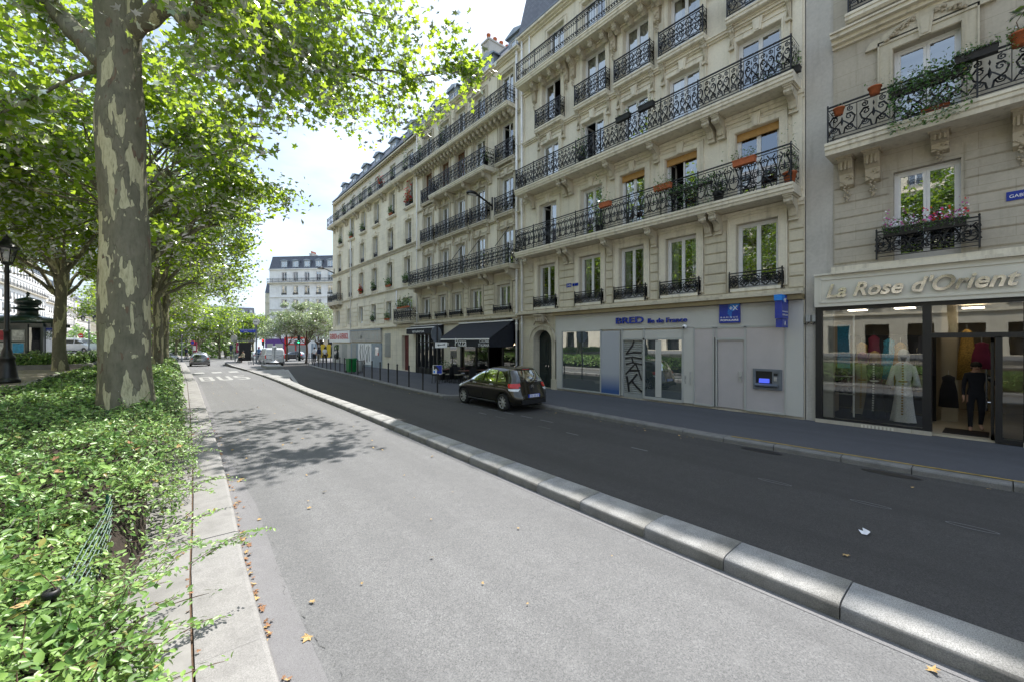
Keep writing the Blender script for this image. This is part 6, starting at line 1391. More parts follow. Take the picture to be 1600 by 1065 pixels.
def fingers(J,B_,s,dirv,n=5,curl=.6):
    p=Vector(J['palm'+s][0]); d=Vector(dirv).normalized(); side=d.cross(Vector((0,0,1))).normalized() if abs(d.z)<.9 else Vector((0,1,0)); nrm=d.cross(side)
    for i in range(4):
        o_=side*(i-1.5)*.019; L_=[.07,.08,.076,.06][i]; a=p+o_+d*.03; b=a+d*L_*.5+nrm*curl*.015; c=b+d*L_*.4+nrm*curl*.04
        J[f'f{s}{i}a']=(tuple(a),.009); J[f'f{s}{i}b']=(tuple(b),.0085); J[f'f{s}{i}c']=(tuple(c),.007); B_+=[('palm'+s,f'f{s}{i}a'),(f'f{s}{i}a',f'f{s}{i}b'),(f'f{s}{i}b',f'f{s}{i}c')]
    a=p-side*.034+d*.0; b=a-side*.02+d*.035; J[f't{s}a']=(tuple(a),.011); J[f't{s}b']=(tuple(b),.009); B_+=[('palm'+s,f't{s}a'),(f't{s}a',f't{s}b')]
def dresser(top,leg,skin='skin_light',shoe='black_plastic',sleeve=True):
    def f(a,b):
        k=b
        if k.startswith(('f','t')) and not k.startswith('toe'): return skin
        if k.startswith(('head','crown')): return skin
        if k.startswith('palm'): return skin
        if k.startswith('wr'): return top if sleeve else skin
        if k.startswith('toe'): return shoe
        if k.startswith(('knee','ankle','hip')): return leg
        return top
    return f
def person(label,px,d,rot,top,leg,skin='skin_light',stride=.2,arm=.15,sleeve=True,hair='hair_dark',scale=1,sit=False,z=None,lean=0,shoe='black_plastic',xy=None):
    x,y=xy or atd(px,d); J=pose(stride,arm,sit,lean); Bn=list(BON)
    for s in 'LR': fingers(J,Bn,s,(0,.35 if not sit else .9,-.9 if not sit else -.1))
    return figure('person',label,(x,y,(rz(y)+.12) if z is None else z),rot,J,Bn,dresser(top,leg,skin,shoe,sleeve),hair,scale)
person('walker in white t-shirt and dark trousers, leftmost of three walking away at the corner',491.5,46.5,-.3,'cloth_white','trousers_dark',sleeve=False,z=.1)
person('walker in navy top and beige trousers, middle of three walking away at the corner',498.5,45.5,-.25,'cloth_navy','cloth_beige','skin_dark',stride=-.2,z=.1)
bagp=person('walker in white top and dark trousers with shoulder bag, rightmost of three at the corner',507.5,45,-.35,'cloth_white','trousers_dark',sleeve=False,stride=.25,z=.1)
x,y=atd(511,45.2); bg_=thing('shoulder_bag','dark bag carried by the rightmost walker','bag',(x,y,.85)); q=MB().mat('cloth_navy'); q.box(-.07,.07,-.14,.14,0,.26); q.build('pouch',bg_); q=MB().mat('black_plastic'); q.tube([(0,-.12,.25),(0,-.05,.6),(0,.05,.6),(0,.12,.25)],.012,5); q.build('strap',bg_)
person('seated person in olive jacket and black trousers waiting on the bus stop bench',380,44.5,R_(120),'cloth_beige','trousers_dark',sit=True,z=.14)
person('person in blue denim jacket and dark red hat standing by the bus stop pole',404.5,45,R_(30),'cloth_blue','cloth_navy','skin_dark',stride=.05,z=.14,hair='cloth_red')
person('cyclist in dark blue seen from behind far beyond the crossing',361,62,.0,'cloth_navy','cloth_navy',stride=.12,z=.45)
x,y=atd(361,62); bk=thing('bicycle','bicycle ridden by the distant rider beyond the crossing','bicycle',(x,y,-.3)); 
q=MB().mat('black_metal')
for yy_ in(-.5,.5):
    w_=MB().mat('rubber'); w_.tube([(0,yy_+.33*math.cos(2*PI*i/20),.35+.33*math.sin(2*PI*i/20)) for i in range(21)],.02,5); w_.build('wheel',bk)
q.tube([(0,-.5,.35),(0,-.1,.85),(0,.35,.85),(0,.5,.35)],.02,5); q.tube([(0,-.1,.85),(0,-.05,.35),(0,.35,.85)],.02,5); q.tube([(-.25,.35,1.05),(0,.4,1.0),(.25,.35,1.05)],.015,5); q.tube([(0,.4,1.0),(0,.35,.85)],.015,5); q.build('frame',bk)
person('pedestrian in light clothes far off by the parked cars left of the shelter',372,60,.6,'cloth_white','cloth_beige',z=-.2)
person('pedestrian in dark clothes far off beside the advertising post left of the taxi',291,60,2.6,'cloth_navy','trousers_dark',z=-.1)
# shop assistant in the doorway of the dress shop
J=pose(.06,.05,lean=.03); Bn=list(BON); J['elbR']=((-.30,.16,1.20),.042); J['wrR']=((-.36,.36,1.26),.03); J['palmR']=((-.38,.43,1.29),(.022,.04)); fingers(J,Bn,'R',(-.2,.8,.5)); fingers(J,Bn,'L',(0,.3,-.9))
sa=figure('person','shop assistant dressed in black standing inside the open door of the dress shop','',0,J,Bn,dresser('trousers_dark','trousers_dark','skin_light','skin_light'),'hair_dark',1.0) if False else None
sa=figure('person','shop assistant dressed in black standing inside the open door of the dress shop',(FX+1.15,.42,.165),R_(100),J,Bn,dresser('trousers_dark','trousers_dark','skin_light','skin_light'),'hair_dark',1.0)
# ================================================================ mannequins and goods in the dress shop window
def gown(mb,c,h,w0,w1,n=26,seed=0):
    prof=[(.001,1.0,.0),(.07,.98,.0),(.16,.93,.0),(.15,.80,.0),(.125,.66,.05),(.165,.54,.2),(.185,.35,.4),(w1*.88,.12,1),(w1,.0,1)]; vs=[]
    for r,t,fl in prof:
        for j in range(n): a=2*PI*j/n; rr=r*(1+.10*fl*math.sin(a*7+seed)); vs.append((c[0]+rr*math.cos(a)*.8,c[1]+rr*math.sin(a)*(1.15 if t>.6 else 1),c[2]+t*h))
    k=len(prof); mb.add(vs,[(i*n+j,(i+1)*n+j,(i+1)*n+(j+1)%n,i*n+(j+1)%n) for i in range(k-1) for j in range(n)])
def mannequin(label,x,y,z,h,dress,skin,hair,trim='gold_cloth',arms=True):
    t=thing('mannequin',label,'mannequin',(x,y,z)); q=MB().mat(dress); q.smooth=True; gown(q,(0,0,.02),h*.83,.2,.25,seed=x); 
    q.mat('trousers_dark').lathe([(.2,0),(.2,.02)],(0,0,0),16); q.build('gown',t)
    b=MB().mat(skin); b.smooth=True; zz_=h*.84; b.lathe([(.05,-.06),(.048,.03),(.07,.07),(.095,.14),(.098,.19),(.07,.26),(.01,.29)],(0,0,zz_),16,1,.95); b.build('head',t)
    if hair: q=MB().mat(hair); q.smooth=True; q.lathe([(.10,.10),(.115,.18),(.09,.27),(.01,.31)],(.012,0,zz_),16); q.lathe([(.11,-.02),(.12,.1),(.10,.2)],(.05,0,zz_),12,.6,1.0); q.build('hair',t)
    if arms:
        for s in(1,-1):
            a=MB().mat(dress); a.smooth=True; a.tube([(0,s*.17,h*.77),(-.02,s*.24,h*.62),(-.10,s*.26,h*.50)],[.06,.055,.085],10); a.build('sleeve',t)
            a=MB().mat(skin); a.smooth=True; a.tube([(-.10,s*.26,h*.50),(-.13,s*.25,h*.45)],[.025,.03],8); 
            for f in range(4): a.tube([(-.13,s*.25+(f-1.5)*.016,h*.45),(-.15,s*.25+(f-1.5)*.018,h*.42),(-.14,s*.25+(f-1.5)*.018,h*.395)],[.008,.008,.006],5)
            a.tube([(-.12,s*.23,h*.46),(-.145,s*.22,h*.435)],[.009,.007],5); a.build('hand',t)
    g_=MB().mat(trim); 
    for i in range(20): zz2=h*(.80-.036*i); r=.13 if zz2>h*.5 else .16+.14*(1-zz2/(h*.5)); g_.box(-r*.95-.02,-r*.8-.01,-.018,.018,zz2,zz2+h*.02)
    g_.lathe([(.115,0),(.12,.02),(.115,.04)],(0,0,h*.83*.66),20,.95,1.1); g_.build('gold_trim',t); return t
mannequin('mannequin in long white gold trimmed gown and white scarf near the shop door',FX+.45,1.66,.30,1.92,'gown','bust_black','gown')
mannequin('blond wigged mannequin in dark gown with pale lace, middle of the shop window',FX+.75,2.28,.30,1.84,'trousers_dark','skin_light','blond','gown',arms=False)
mannequin('headscarf mannequin in beige dress behind the blond one in the shop window',FX+1.2,2.62,.30,1.80,'cloth_beige','skin_dark','wine','gold_cloth',arms=False)
dl=MB().mat('trousers_dark'); dl.box(FX+.1,FX+2.2,1.27,3.28,.165,.28); tag(dl.build('display_platform'),'black display platform running along the dress shop window','platform')
rk=thing('display_rack','white perforated rack carrying necklace busts at the left end of the shop window','rack',(FX+.4,2.95,.30)); q=MB().mat('white_sign')
for y in(-.28,.28,.20): q.box(-.02,.02,y-.02,y+.02,0,2.85)
q.build('upright',rk)
for k,zz_ in enumerate((1.15,.90,.65)):
    q=MB().mat('steel'); q.box(-.10,.10,-.30,.30,zz_-.02,zz_); q.build('shelf',rk)
for k,zz_ in enumerate((1.45,1.20,.95)):
    for j in range(3):
        y=2.95+(j-1)*.19; t=thing('necklace_bust',f'black necklace bust, {("left","middle","right")[2-j]} one on the {("top","middle","bottom")[k]} shelf of the shop window rack','jewellery bust',(FX+.4,y,zz_),0,'necklace busts on the shop window rack')
        q=MB().mat('bust_black'); q.smooth=True; q.lathe([(.05,0),(.075,.05),(.07,.11),(.03,.15),(.025,.19)],(0,0,0),14,.6,1); q.build('bust',t); q=MB().mat('chrome'); q.tube([(-.035,-.04,.15),(-.05,-.02,.10),(-.055,0,.075),(-.05,.02,.10),(-.035,.04,.15)],.007,5); q.build('necklace',t)
hg=thing('hanging_scarf','turquoise patterned scarf hanging at the left end of the shop window','scarf',(FX+.7,2.98,2.0)); q=MB().mat('turquoise'); q.box(0,.03,-.17,.12,-.35,.9); q.build('cloth',hg)
for i,(y,z0,z1,mt,l,dx) in enumerate(((2.15,1.3,2.5,'turquoise','turquoise gown hanging behind the blond mannequin',2.05),(2.75,1.1,2.4,'gold_cloth','gold brocade gown hanging at the left end of the shop window',1.9),(1.35,1.5,2.6,'trousers_dark','black beaded gown hanging nearest the shop door in the window',1.5),(3.1,.9,2.0,'trousers_dark','black dress hanging in the left corner behind the necklace rack',1.2),(.62,1.35,2.75,'gold_cloth','gold lace kaftan hanging on the back wall of the dress shop',2.6),(.34,1.7,2.4,'wine','wine red dress hanging near the assistant in the shop',1.9),(.95,.6,1.5,'trousers_dark','black garment hanging beside the pillar inside the shop',2.2),(1.9,1.0,2.4,'gold_cloth','brocade gown hanging behind the window mannequins',2.0),(2.5,1.2,2.6,'wine','dark red gown hanging at the back of the shop window',2.1),(1.45,1.0,2.3,'cloth_beige','beige gown hanging behind the white gown mannequin',2.1))):
    t=thing('hanging_dress',l,'dress',(FX+dx,y,z0)); q=MB().mat(mt); q.smooth=True; q.lathe([(.20,0),(.17,(z1-z0)*.5),(.12,(z1-z0)*.8),(.13,(z1-z0)*.93),(.03,(z1-z0)*1.0)],(0,0,0),16,.35,1); q.build('garment',t); q=MB().mat('steel'); q.tube([(0,0,z1-z0),(0,0,z1-z0+.12)],.006,5); q.build('hanger',t)
# ================================================================ SIGNS AND WALL FITTINGS
V=.10
def wallthing(name,label,cat,y,z,v=0): return thing(name,label,cat,(FX-v,y,z),PI/2)
s=wallthing('bank_sign','blue raised letters reading BRED Ile de France on the grey bank fascia','sign',10.3,3.05,.12)
text('lettering','BRED',.36,'blue_sign',s,TM((-.0,.03,.09),(-1,0,0),(0,0,1)),.03,0,.003,width=1.28); text('lettering','Ile de France',.25,'blue_sign',s,TM((-1.50,.03,.07),(-1,0,0),(0,0,1)),.03,0,.003,width=1.55)
m,t,p,o=newmat('sign_swoosh'); a_=texco(t); vo=N(t,'TexVoronoi'); vo.inputs['Scale'].default_value=60; t.links.new(a_,vo.inputs[0]); t.links.new(ramp(t,vo.outputs['Distance'],[(.35,(.02,.33,.85)),(.55,(.006,.03,.30))]),p.inputs['Base Color'])
s=wallthing('bank_sign','square dark blue bank sign with white emblem reading BANQUE POPULAIRE','sign',6.10,3.02,.11)
q=MB().mat('blue_sign'); q.box(-.65,0,0,.06,0,.66); q.build('board',s)
q=MB().mat('light_blue'); q.prism([(-.34,.66),(-.40,.36),(-.52,.42),(-.60,.52),(-.65,.60),(-.65,.66)],.06,.064,'y'); q.build('swoosh',s); q=MB().mat('sign_swoosh'); q.prism([(-.27,.30),(-.30,.60),(-.36,.60),(-.40,.36),(-.40,.14)],.06,.0635,'y'); q.build('swoosh',s)
def emblem(par,ox,oz,k,y):
    q=MB().mat('white_sign'); q.box(ox-.10*k,ox+.0,y,y+.006,oz+.04*k,oz+.065*k); q.box(ox-.06*k,ox-.035*k,y,y+.007,oz,oz+.11*k)
    for a,b in ((.0,.13),(.13,.0)): q.prism([(ox-.10*k-a*k,oz-.02*k),(ox-.13*k-a*k,oz-.02*k),(ox-.13*k-b*k,oz+.13*k),(ox-.10*k-b*k,oz+.13*k)],y,y+.008+.001*(a>0),'y')
    q.build('emblem',par)
emblem(s,-.33,.43,1,.064)
text('lettering','BANQUE',.07,'white_sign',s,TM((-.045,.066,.16),(-1,0,0),(0,0,1)),.001,width=.54,spacing=1.6); text('lettering','POPULAIRE',.085,'white_sign',s,TM((-.045,.066,.06),(-1,0,0),(0,0,1)),.001,0,.002,width=.56)
# projecting sign
s=wallthing('projecting_sign','blue illuminated bank sign projecting from the wall over the cash machine','sign',4.18,2.82,.12)
q=MB().mat('blue_sign'); q.box(-.09,.09,.05,.62,.26,.95); q.build('upper_box',s); q=MB().mat('blue_sign'); q.box(-.085,.085,.08,.56,0,.25); q.build('lower_box',s)
q=MB().mat('light_blue'); q.prism([(.36,.951),(.64,.951),(.64,.80),(.52,.78),(.42,.70)],-.094,-.09,'x'); q.box(-.1,.1,.62,.66,.78,.95); q.build('swoosh',s)
q=MB().mat('steel'); q.box(-.02,.02,0,.05,.4,.8); q.build('bracket',s)
text('lettering','BANQUE',.06,'white_sign',s,TM((-.097,.58,.44),(0,-1,0),(0,0,1)),.001,width=.45,spacing=1.3); text('lettering','POPULAIRE',.07,'white_sign',s,TM((-.097,.58,.34),(0,-1,0),(0,0,1)),.001,width=.46)
text('emblem','+X',.16,'white_sign',s,TM((-.099,.50,.74),(0,-1,0),(0,0,1)),.002,.2,.006); text('emblem','A',.16,'white_sign',s,TM((-.094,.42,.07),(0,-1,0),(0,0,1)),.002,.2,.006)
# cash machine
s=wallthing('cash_machine','grey cash machine with blue screen set in the bank wall','cash machine',4.27,.93,.108)
q=MB().mat('lead'); q.box(0,.80,0,.05,0,.07); q.box(0,.80,0,.05,.57,.64); q.box(0,.08,0,.05,.07,.57); q.box(.72,.80,0,.05,.07,.57); q.box(.08,.26,0,.035,.07,.57); q.prism([(0,.07),(.12,.10),(.14,.14),(0,.20)],.10,.72,'x'); q.build('surround',s)
q=MB().mat('black_plastic'); q.box(.26,.72,.0,.012,.20,.57); q.box(.11,.22,.035,.045,.44,.52); q.build('recess',s); q=MB().mat('screen_blue'); q.prism([(.012,.22),(.07,.21),(.045,.34),(.012,.34)],.34,.62,'x'); q.build('screen',s)
q=MB().mat('steel'); q.box(.13,.21,.035,.05,.28,.40); q.lathe([(.03,0),(.03,.02)],(.17,.05,.33),10); q.build('card_reader',s); q=MB().mat('grey_frame'); q.box(.36,.62,.05,.10,.12,.14); q.build('keypad',s)
s=wallthing('security_camera','white dome security camera on the bank fascia above the glazed bay','camera',7.30,2.93,.13); q=MB().mat('white_sign'); q.smooth=True; q.lathe([(.02,-.05),(.07,-.03),(.085,.03),(.05,.075),(.01,.09)],(0,.05,0),14); q.build('housing',s); q=MB().mat('black_plastic'); q.smooth=True; q.lathe([(.004,-.045),(.04,-.02),(.045,.01),(.004,.04)],(0,.115,-.01),12); q.build('lens',s)
for i,(y,l) in enumerate(((3.62,'left'),(3.47,'right'))):
    s=wallthing('junction_box',f'small grey electrical box on the plaster strip, {l} of the pair','junction box',y,2.98,.0); q=MB().mat('grey_shutter'); q.box(-.055,.055,0,.10,0,.20); q.build('box',s); q=MB().mat('black_plastic'); q.tube([(0,.05,0),(.03,.05,-.08),(.1,.04,-.05)],.012,5); q.build('cable',s)
# house number plaques
s=wallthing('number_plate','small blue enamel number plate 145 on the stone between first floor windows','plate',12.95,4.93,.06); q=MB().mat('blue_sign'); q.box(-.14,.14,0,.02,0,.18); q.build('plate',s); text('lettering','145',.15,'white_sign',s,TM((.11,.022,.035),(-1,0,0),(0,0,1)),.001,width=.2)
s=wallthing('name_plate','small blue BOUL plaque right of the house number plate','plate',12.55,4.93,.06); q=MB().mat('blue_sign'); q.box(-.17,.17,0,.02,.02,.15); q.build('plate',s); text('lettering','MAISON',.09,'white_sign',s,TM((.14,.022,.055),(-1,0,0),(0,0,1)),.001,width=.26) if False else None
s['label']='small blue enamel plaque just right of the house number plate'
s=wallthing('street_name_plate','blue street name plate at the right edge above the dress shop','plate',-.28,5.52,.03); q=MB().mat('blue_sign'); q.box(-.55,.22,0,.02,0,.20); q.build('plate',s); text('lettering','GABRIEL',.10,'white_sign',s,TM((.18,.022,.06),(-1,0,0),(0,0,1)),.001)
text('lettering','GA',.10,'white_sign',s,TM((.16,.022,.06),(-1,0,0),(0,0,1)),.001) if False else None
# wall lamps
def walllamp(label,y,z,k=1.0):
    s=wallthing('wall_street_lamp',label,'street lamp',y,z,0); q=MB().mat('black_metal'); q.box(-.05,.05,0,.05,-.3,.45); q.build('wall_plate',s)
    q=MB().mat('black_metal'); q.smooth=True; q.tube([(0,.05,-.05),(0,.45*k,.12),(0,.9*k,.30),(0,1.2*k,.38)],[.06,.055,.05,.045],8); q.build('arm',s)
    q=MB().mat('black_metal'); q.smooth=True; q.lathe([(.33,0),(.34,.05),(.26,.13),(.10,.2),(.02,.22)],(0,1.4*k,.30),18,.62,1.2); q.build('head',s); q=MB().mat('plate_white'); q.smooth=True; q.lathe([(.22,0),(.18,-.05),(.05,-.07)],(0,1.4*k,.30),14,.6,1.2); q.build('diffuser',s)
walllamp('dark wall mounted street lamp on the building with the restaurants',18.93,10.3); walllamp('dark wall mounted street lamp at the far corner building',48.6,10.2)
# ================================================================ STREET FURNITURE
bm_=MB().mat('black_metal'); bm_.smooth=True; bm_.lathe([(.048,0),(.048,.03),(.038,.05),(.036,1.0),(.045,1.02),(.045,1.06),(.03,1.09),(.005,1.10)],(0,0,0),12); bme=bm_.mesh('bollard')
words='first second third fourth fifth sixth seventh eighth ninth tenth eleventh twelfth thirteenth fourteenth fifteenth sixteenth seventeenth eighteenth'.split()
by=[17.79,19.39,21.02,22.46,23.94,25.53,27.16,28.6,30.1,32.0,33.3,34.7,36.2,37.6,39.2,41,43,45]
for i,y in enumerate(by):
    o=inst(bme,'bollard',None,(pl(PR,y)+.33,y,.12)); tag(o,f'slim black steel bollard along the kerb, {words[i]} beyond the blue parking sign','bollard','slim black bollards along the kerb')
# sign post with round back and tow-away panels
s=thing('sign_post','black post with grey round sign back, white arrow panel and blue picture panel','sign post',(pl(PR,16.35)+.33,16.35,.12)); q=MB().mat('black_metal'); q.tube([(0,0,0),(0,0,3.05)],.035,8); q.build('post',s)
fd_=Vector((-.6,-.8,0)).normalized(); xr_=Vector((.8,-.6,0)); rot_=math.atan2(xr_.y,xr_.x)
q=MB().mat('lead'); q.tube([Vector((0,.04,2.62)),Vector((.01,.07,2.62))],.36,26); q.build('round_sign_back',s,(0,0,0),(0,0,.7))
q=MB().mat('plate_white'); q.box(-.10,.44,-.07,-.045,2.02,2.27); pn_=q.build('arrow_panel',s,(0,0,0),rot_); q=MB().mat('graffiti'); q.prism([(.0,2.14),(.08,2.08),(.06,2.125),(.30,2.15),(.29,2.12),(.37,2.17),(.28,2.21),(.29,2.18),(.06,2.155),(.08,2.20)],-.072,-.0705,'y'); q.build('arrow',pn_)
q=MB().mat('plate_white'); q.box(-.20,.22,-.07,-.045,.86,1.25); pn_=q.build('picture_panel',s,(0,0,0),rot_); q=MB().mat('blue_sign'); q.prism([(-.02,.87),(.21,.87),(.21,1.24),(-.06,1.24),(-.01,1.06)],-.073,-.0705,'y'); q.mat('graffiti'); q.prism([(-.17,1.23),(-.07,1.235),(.05,1.10),(.12,.98),(.04,1.0),(-.06,1.10),(-.15,1.02)],-.0745,-.0735,'y'); q.mat('light_blue'); q.box(-.17,-.10,-.0736,-.0706,.90,1.0); q.build('picture',pn_)
# terrace
def chair(label,x,y,rot):
    c=thing('terrace_chair',label,'chair',(x,y,.12),rot,'black chairs of the restaurant terrace'); q=MB().mat('black_plastic'); q.box(-.22,.22,-.22,.22,.43,.47); q.build('seat',c)
    q=MB().mat('black_plastic'); q.prism([(-.25,.47),(-.20,.47),(-.24,.90),(-.28,.90)],-.21,.21,'x'); q.build('backrest',c)
    for a,b in((-.19,-.2),(.19,-.2),(-.19,.2),(.19,.2)): q=MB().mat('black_plastic'); q.tube([(a,b,.43),(a*1.12,b*1.15,0)],.016,6); q.build('leg',c)
    q=MB().mat('cloth_white' if len(label)%2 else 'cloth_beige'); q.box(-.2,.2,-.2,.2,.47,.50); q.build('cushion',c)
    return c
def table(label,x,y):
    t=thing('terrace_table',label,'table',(x,y,.12),0,'tables of the restaurant terrace'); q=MB().mat('wood_brown'); q.box(-.34,.34,-.34,.34,.72,.745); q.build('table_top',t); q=MB().mat('black_metal'); q.tube([(0,0,0),(0,0,.72)],.03,8); q.build('leg',t); q=MB().mat('black_metal'); q.box(-.25,.25,-.03,.03,0,.03); q.box(-.03,.03,-.25,-.03,0,.028); q.box(-.03,.03,.03,.25,0,.028); q.build('foot',t)
    q=MB().mat('red_paint_door'); q.box(-.15,.15,-.2,.2,.746,.752); q.build('place_mat',t)
TT=[('pavement table nearest the road on the restaurant terrace',12.3,20.5),('second terrace table, beside the restaurant window',13.4,20.6),('third terrace table, just behind the parked car roof',12.4,18.7),('fourth terrace table, closest to the carriage door',13.5,18.6)]
for i,(l,x,y) in enumerate(TT):
    table(l,x,y)
    chair('chair facing away from the camera at the '+l.split(' on')[0].split(',')[0],x-.15,y-.55,0); chair('chair on the far side of the '+l.split(' on')[0].split(',')[0],x-.1,y+.55,PI)
chair('lone chair on the road side of the terrace, beside the blue picture panel',11.5,20.3,-.9)
# potted shrubs screen
def potplant(name,label,loc,rot,L_,W_,H_,mat,n,leaf,spread,height,group=None,trail=0,flower=None,lm='pot_leaf'):
    o=thing(name,label,'flower box' if L_>.35 else 'flower pot',loc,rot,group); q=MB().mat(mat)
    if L_>.35: q.prism([(-W_/2,H_),(-W_*.38,0),(W_*.38,0),(W_/2,H_)],-L_/2,L_/2,'x'); q.box(-L_/2-.01,L_/2+.01,-W_/2-.01,W_/2+.01,H_-.025,H_+.004)
    else: q.smooth=True; q.lathe([(L_*.36,0),(L_*.48,H_*.86),(L_*.54,H_*.86),(L_*.54,H_),(L_*.42,H_)],(0,0,0),16)
    q.build('container',o); rs_=np.random.RandomState(abs(hash(label))%9999 if False else sum(map(ord,label))%9999)
    P=np.stack([rs_.uniform(-1,1,n)*(L_*.5+spread*.3),rs_.normal(size=n)*(W_*.4+spread*.25),H_+np.abs(rs_.normal(size=n))*height*.5],1)
    if trail:
        k=int(n*.45); P[:k,2]=H_-rs_.rand(k)**1.3*trail; P[:k,1]=np.sign(rs_.rand(k)+.6-.0)*(W_*.5+.03)+rs_.normal(size=k)*.04
    V_,a,b=leaf_mesh('',P,rs_.normal(size=(n,3))*.6+np.array([0,.3,.6]),leaf,OL,'',rs_); ch=[(V_,a,b,OLF,0)]; mats=[lm]
    if flower:
        nf=n//2; Pf=np.stack([rs_.uniform(-1,1,nf)*L_*.55,rs_.normal(size=nf)*W_*.6,H_+.03+np.abs(rs_.normal(size=nf))*height*.6],1)
        for fi,fm in enumerate(flower): sel=Pf[fi::len(flower)]; V2,a2,b2=leaf_mesh('',sel,rs_.normal(size=(len(sel),3))*.5+np.array([0,.6,.5]),leaf*.9,[(math.cos(R_(60*i))*.5,math.sin(R_(60*i))*.5,.05*(i%2)) for i in range(6)],'',rs_); ch.append((V2,a2,b2,[(0,1,2,3,4,5)],fi+1)); mats.append(fm)
    inst(make_leaf_obj('foliage',ch,mats),'foliage',o); return o
for i,(x,y) in enumerate(((12.9,21.9),(13.6,21.9))): potplant('planter_box',f'dark planter with box shrub screening the terrace, {("road side","wall side")[i]} one','' if False else (x,y,.12),0,.7,.35,.6,'shop_dark',260,.08,.1,.5,'planters of the terrace')
# balcony plants: facade y position, height, outward distance
def bp(name,label,y,z,v,L_,mat='terracotta',n=150,trail=0,flower=None,h=.35,leaf=.06,H_=.18,W_=.2): return potplant(name,label,(FX-v,y,z),PI/2,L_,W_,H_,mat,n,leaf,.1,h,None,trail,flower)
bp('flower_box','terracotta flower box with leafy plants on the balcony rail of the rightmost second floor window',5.05,7.80,.88,.62)
bp('flower_box','terracotta flower box with trailing ivy on the middle second floor balcony rail',7.75,7.80,.88,.62,trail=.6,n=260)
bp('flower_box','terracotta flower box with dark plants near the fourth second floor window',10.25,7.82,.88,.5,n=90)
bp('climbing_plant','ivy trailing over the second floor balcony between the two orange blinds at right',6.8,7.55,.80,1.5,'black_plastic',750,trail=.7,h=.25,H_=.08,W_=.12)
bp('flower_pot','bushy plant at the right end of the second floor balcony',3.95,7.0,.55,.34,n=240,h=1.1,H_=.3)
bp('flower_pot','big dark shrub pot standing on the second floor balcony under the ivy',6.0,6.97,.45,.34,'black_plastic',320,h=.8,H_=.35,leaf=.08)
bp('flower_pot','tall dark climbing plant beside the third window of the second floor balcony',11.0,6.97,.3,.34,'black_plastic',420,h=1.7,H_=.35,leaf=.08)
bp('flower_box','green plants massed at the right end of the third floor balcony floor',4.3,10.14,.5,1.2,'black_plastic',420,h=.5,H_=.16)
bp('flower_box','dark flower box on the third floor balcony rail, right one of the pair',8.4,10.95,.88,.6,'black_plastic',120,h=.15)
bp('flower_box','dark flower box on the third floor balcony rail, left one of the pair',9.4,10.95,.88,.6,'black_plastic',120,h=.15)
bp('flower_pot','dark leafy plant on the third floor balcony by the open window',11.8,10.14,.5,.34,'black_plastic',300,h=.9,H_=.3,leaf=.09)
bp('flower_box','pink and white petunia box on the small balcony above the dress shop, left one',1.62,5.05,.38,.62,'black_plastic',320,trail=.15,flower=('flower_pink','flower_white','flower_white'),h=.25,leaf=.05,H_=.2)
bp('flower_box','pink and white petunia box on the small balcony above the dress shop, right one',.86,5.05,.38,.68,'black_plastic',340,trail=.15,flower=('flower_pink','flower_white','flower_red'),h=.25,leaf=.05,H_=.2)
bp('flower_box','long black window box of succulents on the rail of the large balcony at right',.36,8.5,.98,.62,'black_plastic',220,h=.16,leaf=.05,trail=.05)
bp('flower_pot','terracotta pot with sprig and trailing ivy at the far right of the large balcony',-.24,8.45,1.0,.30,n=220,trail=.75,h=.15,H_=.26,leaf=.05)
bp('flower_pot','small terracotta pot with a sprig on the left of the large balcony rail',2.02,8.52,.95,.26,n=26,h=.15)
bp('flower_pot','terracotta pot lying low at the left end of the large balcony',2.75,8.35,.85,.24,n=10,h=.05)
bp('climbing_plant','mass of green ivy covering the middle of the large balcony at right',1.1,8.3,.88,1.3,'black_plastic',1900,trail=1.05,h=.35,leaf=.075,H_=.12)
bp('flower_pot','big terracotta bowl of ivy on the floor of the large balcony',1.0,7.7,.6,.45,n=200,h=.9,leaf=.08)
o=bp('potted_sapling','young big leaved sapling in the pot at the far right of the large balcony',-.24,8.7,1.0,.1,n=3,H_=.03,h=.1)
q=MB().mat('wood_brown'); q.tube([(0,0,0),(.05,.02,.25),(-.05,0,.42)],.008,5); q.build('stem',o); rs3=np.random.RandomState(3); V_,a,b=leaf_mesh('',np.array([(.1*math.cos(i),.1*math.sin(i),.38+.03*(i%3)) for i in range(9)]),rs3.normal(size=(9,3))*.3+np.array([0,0,1]),.22,OL,'',rs3); inst(make_leaf_obj('leaves',[(V_,a,b,OLF,0)],['pot_leaf']),'leaves',o)
for i,(y,z,v,L_,fl) in enumerate(((29.8,5.0,.45,2.6,None),(29.95,7.05,.2,1.0,None),(33.3,7.05,.18,1.1,None),(36.7,7.05,.15,.7,None),(40.0,7.05,.12,.5,('flower_red',)),(29.5,13.0,.2,.9,('flower_red',)),(32.8,13.0,.18,.6,None),(39.4,13.0,.18,.8,None),(42.7,13.0,.15,.8,None),(46.1,13.0,.15,.6,None),(33.6,4.25,.15,1.0,None),(37.0,4.25,.1,.6,None))):
    bp('flower_box',['wide leafy window garden on the low balcony beside the restaurant','green plant box on the sill above the low leafy balcony','spreading plant box, second from the restaurants on the corner building','small green sill box, third from the restaurant side of the corner building','terracotta sill box with red flowers, fourth from the restaurant side','tall potted plants with red pot on the top sill nearest the restaurants','potted plants on the top sill, second from the restaurants','green bush on the top floor sill left of the drainpipe side','bushy box on the top floor sill above the drainpipe','small plant box on the top floor sill nearest the street corner','leafy plant on the first floor sill right of the barred window','trailing plant on the first floor sill left of the barred window'][i],y,z,v,L_*.8,'black_plastic' if i%2 else 'terracotta',int(160+140*L_),flower=fl,h=.55 if i!=5 else 1.0,leaf=.12,H_=.13,W_=.15)
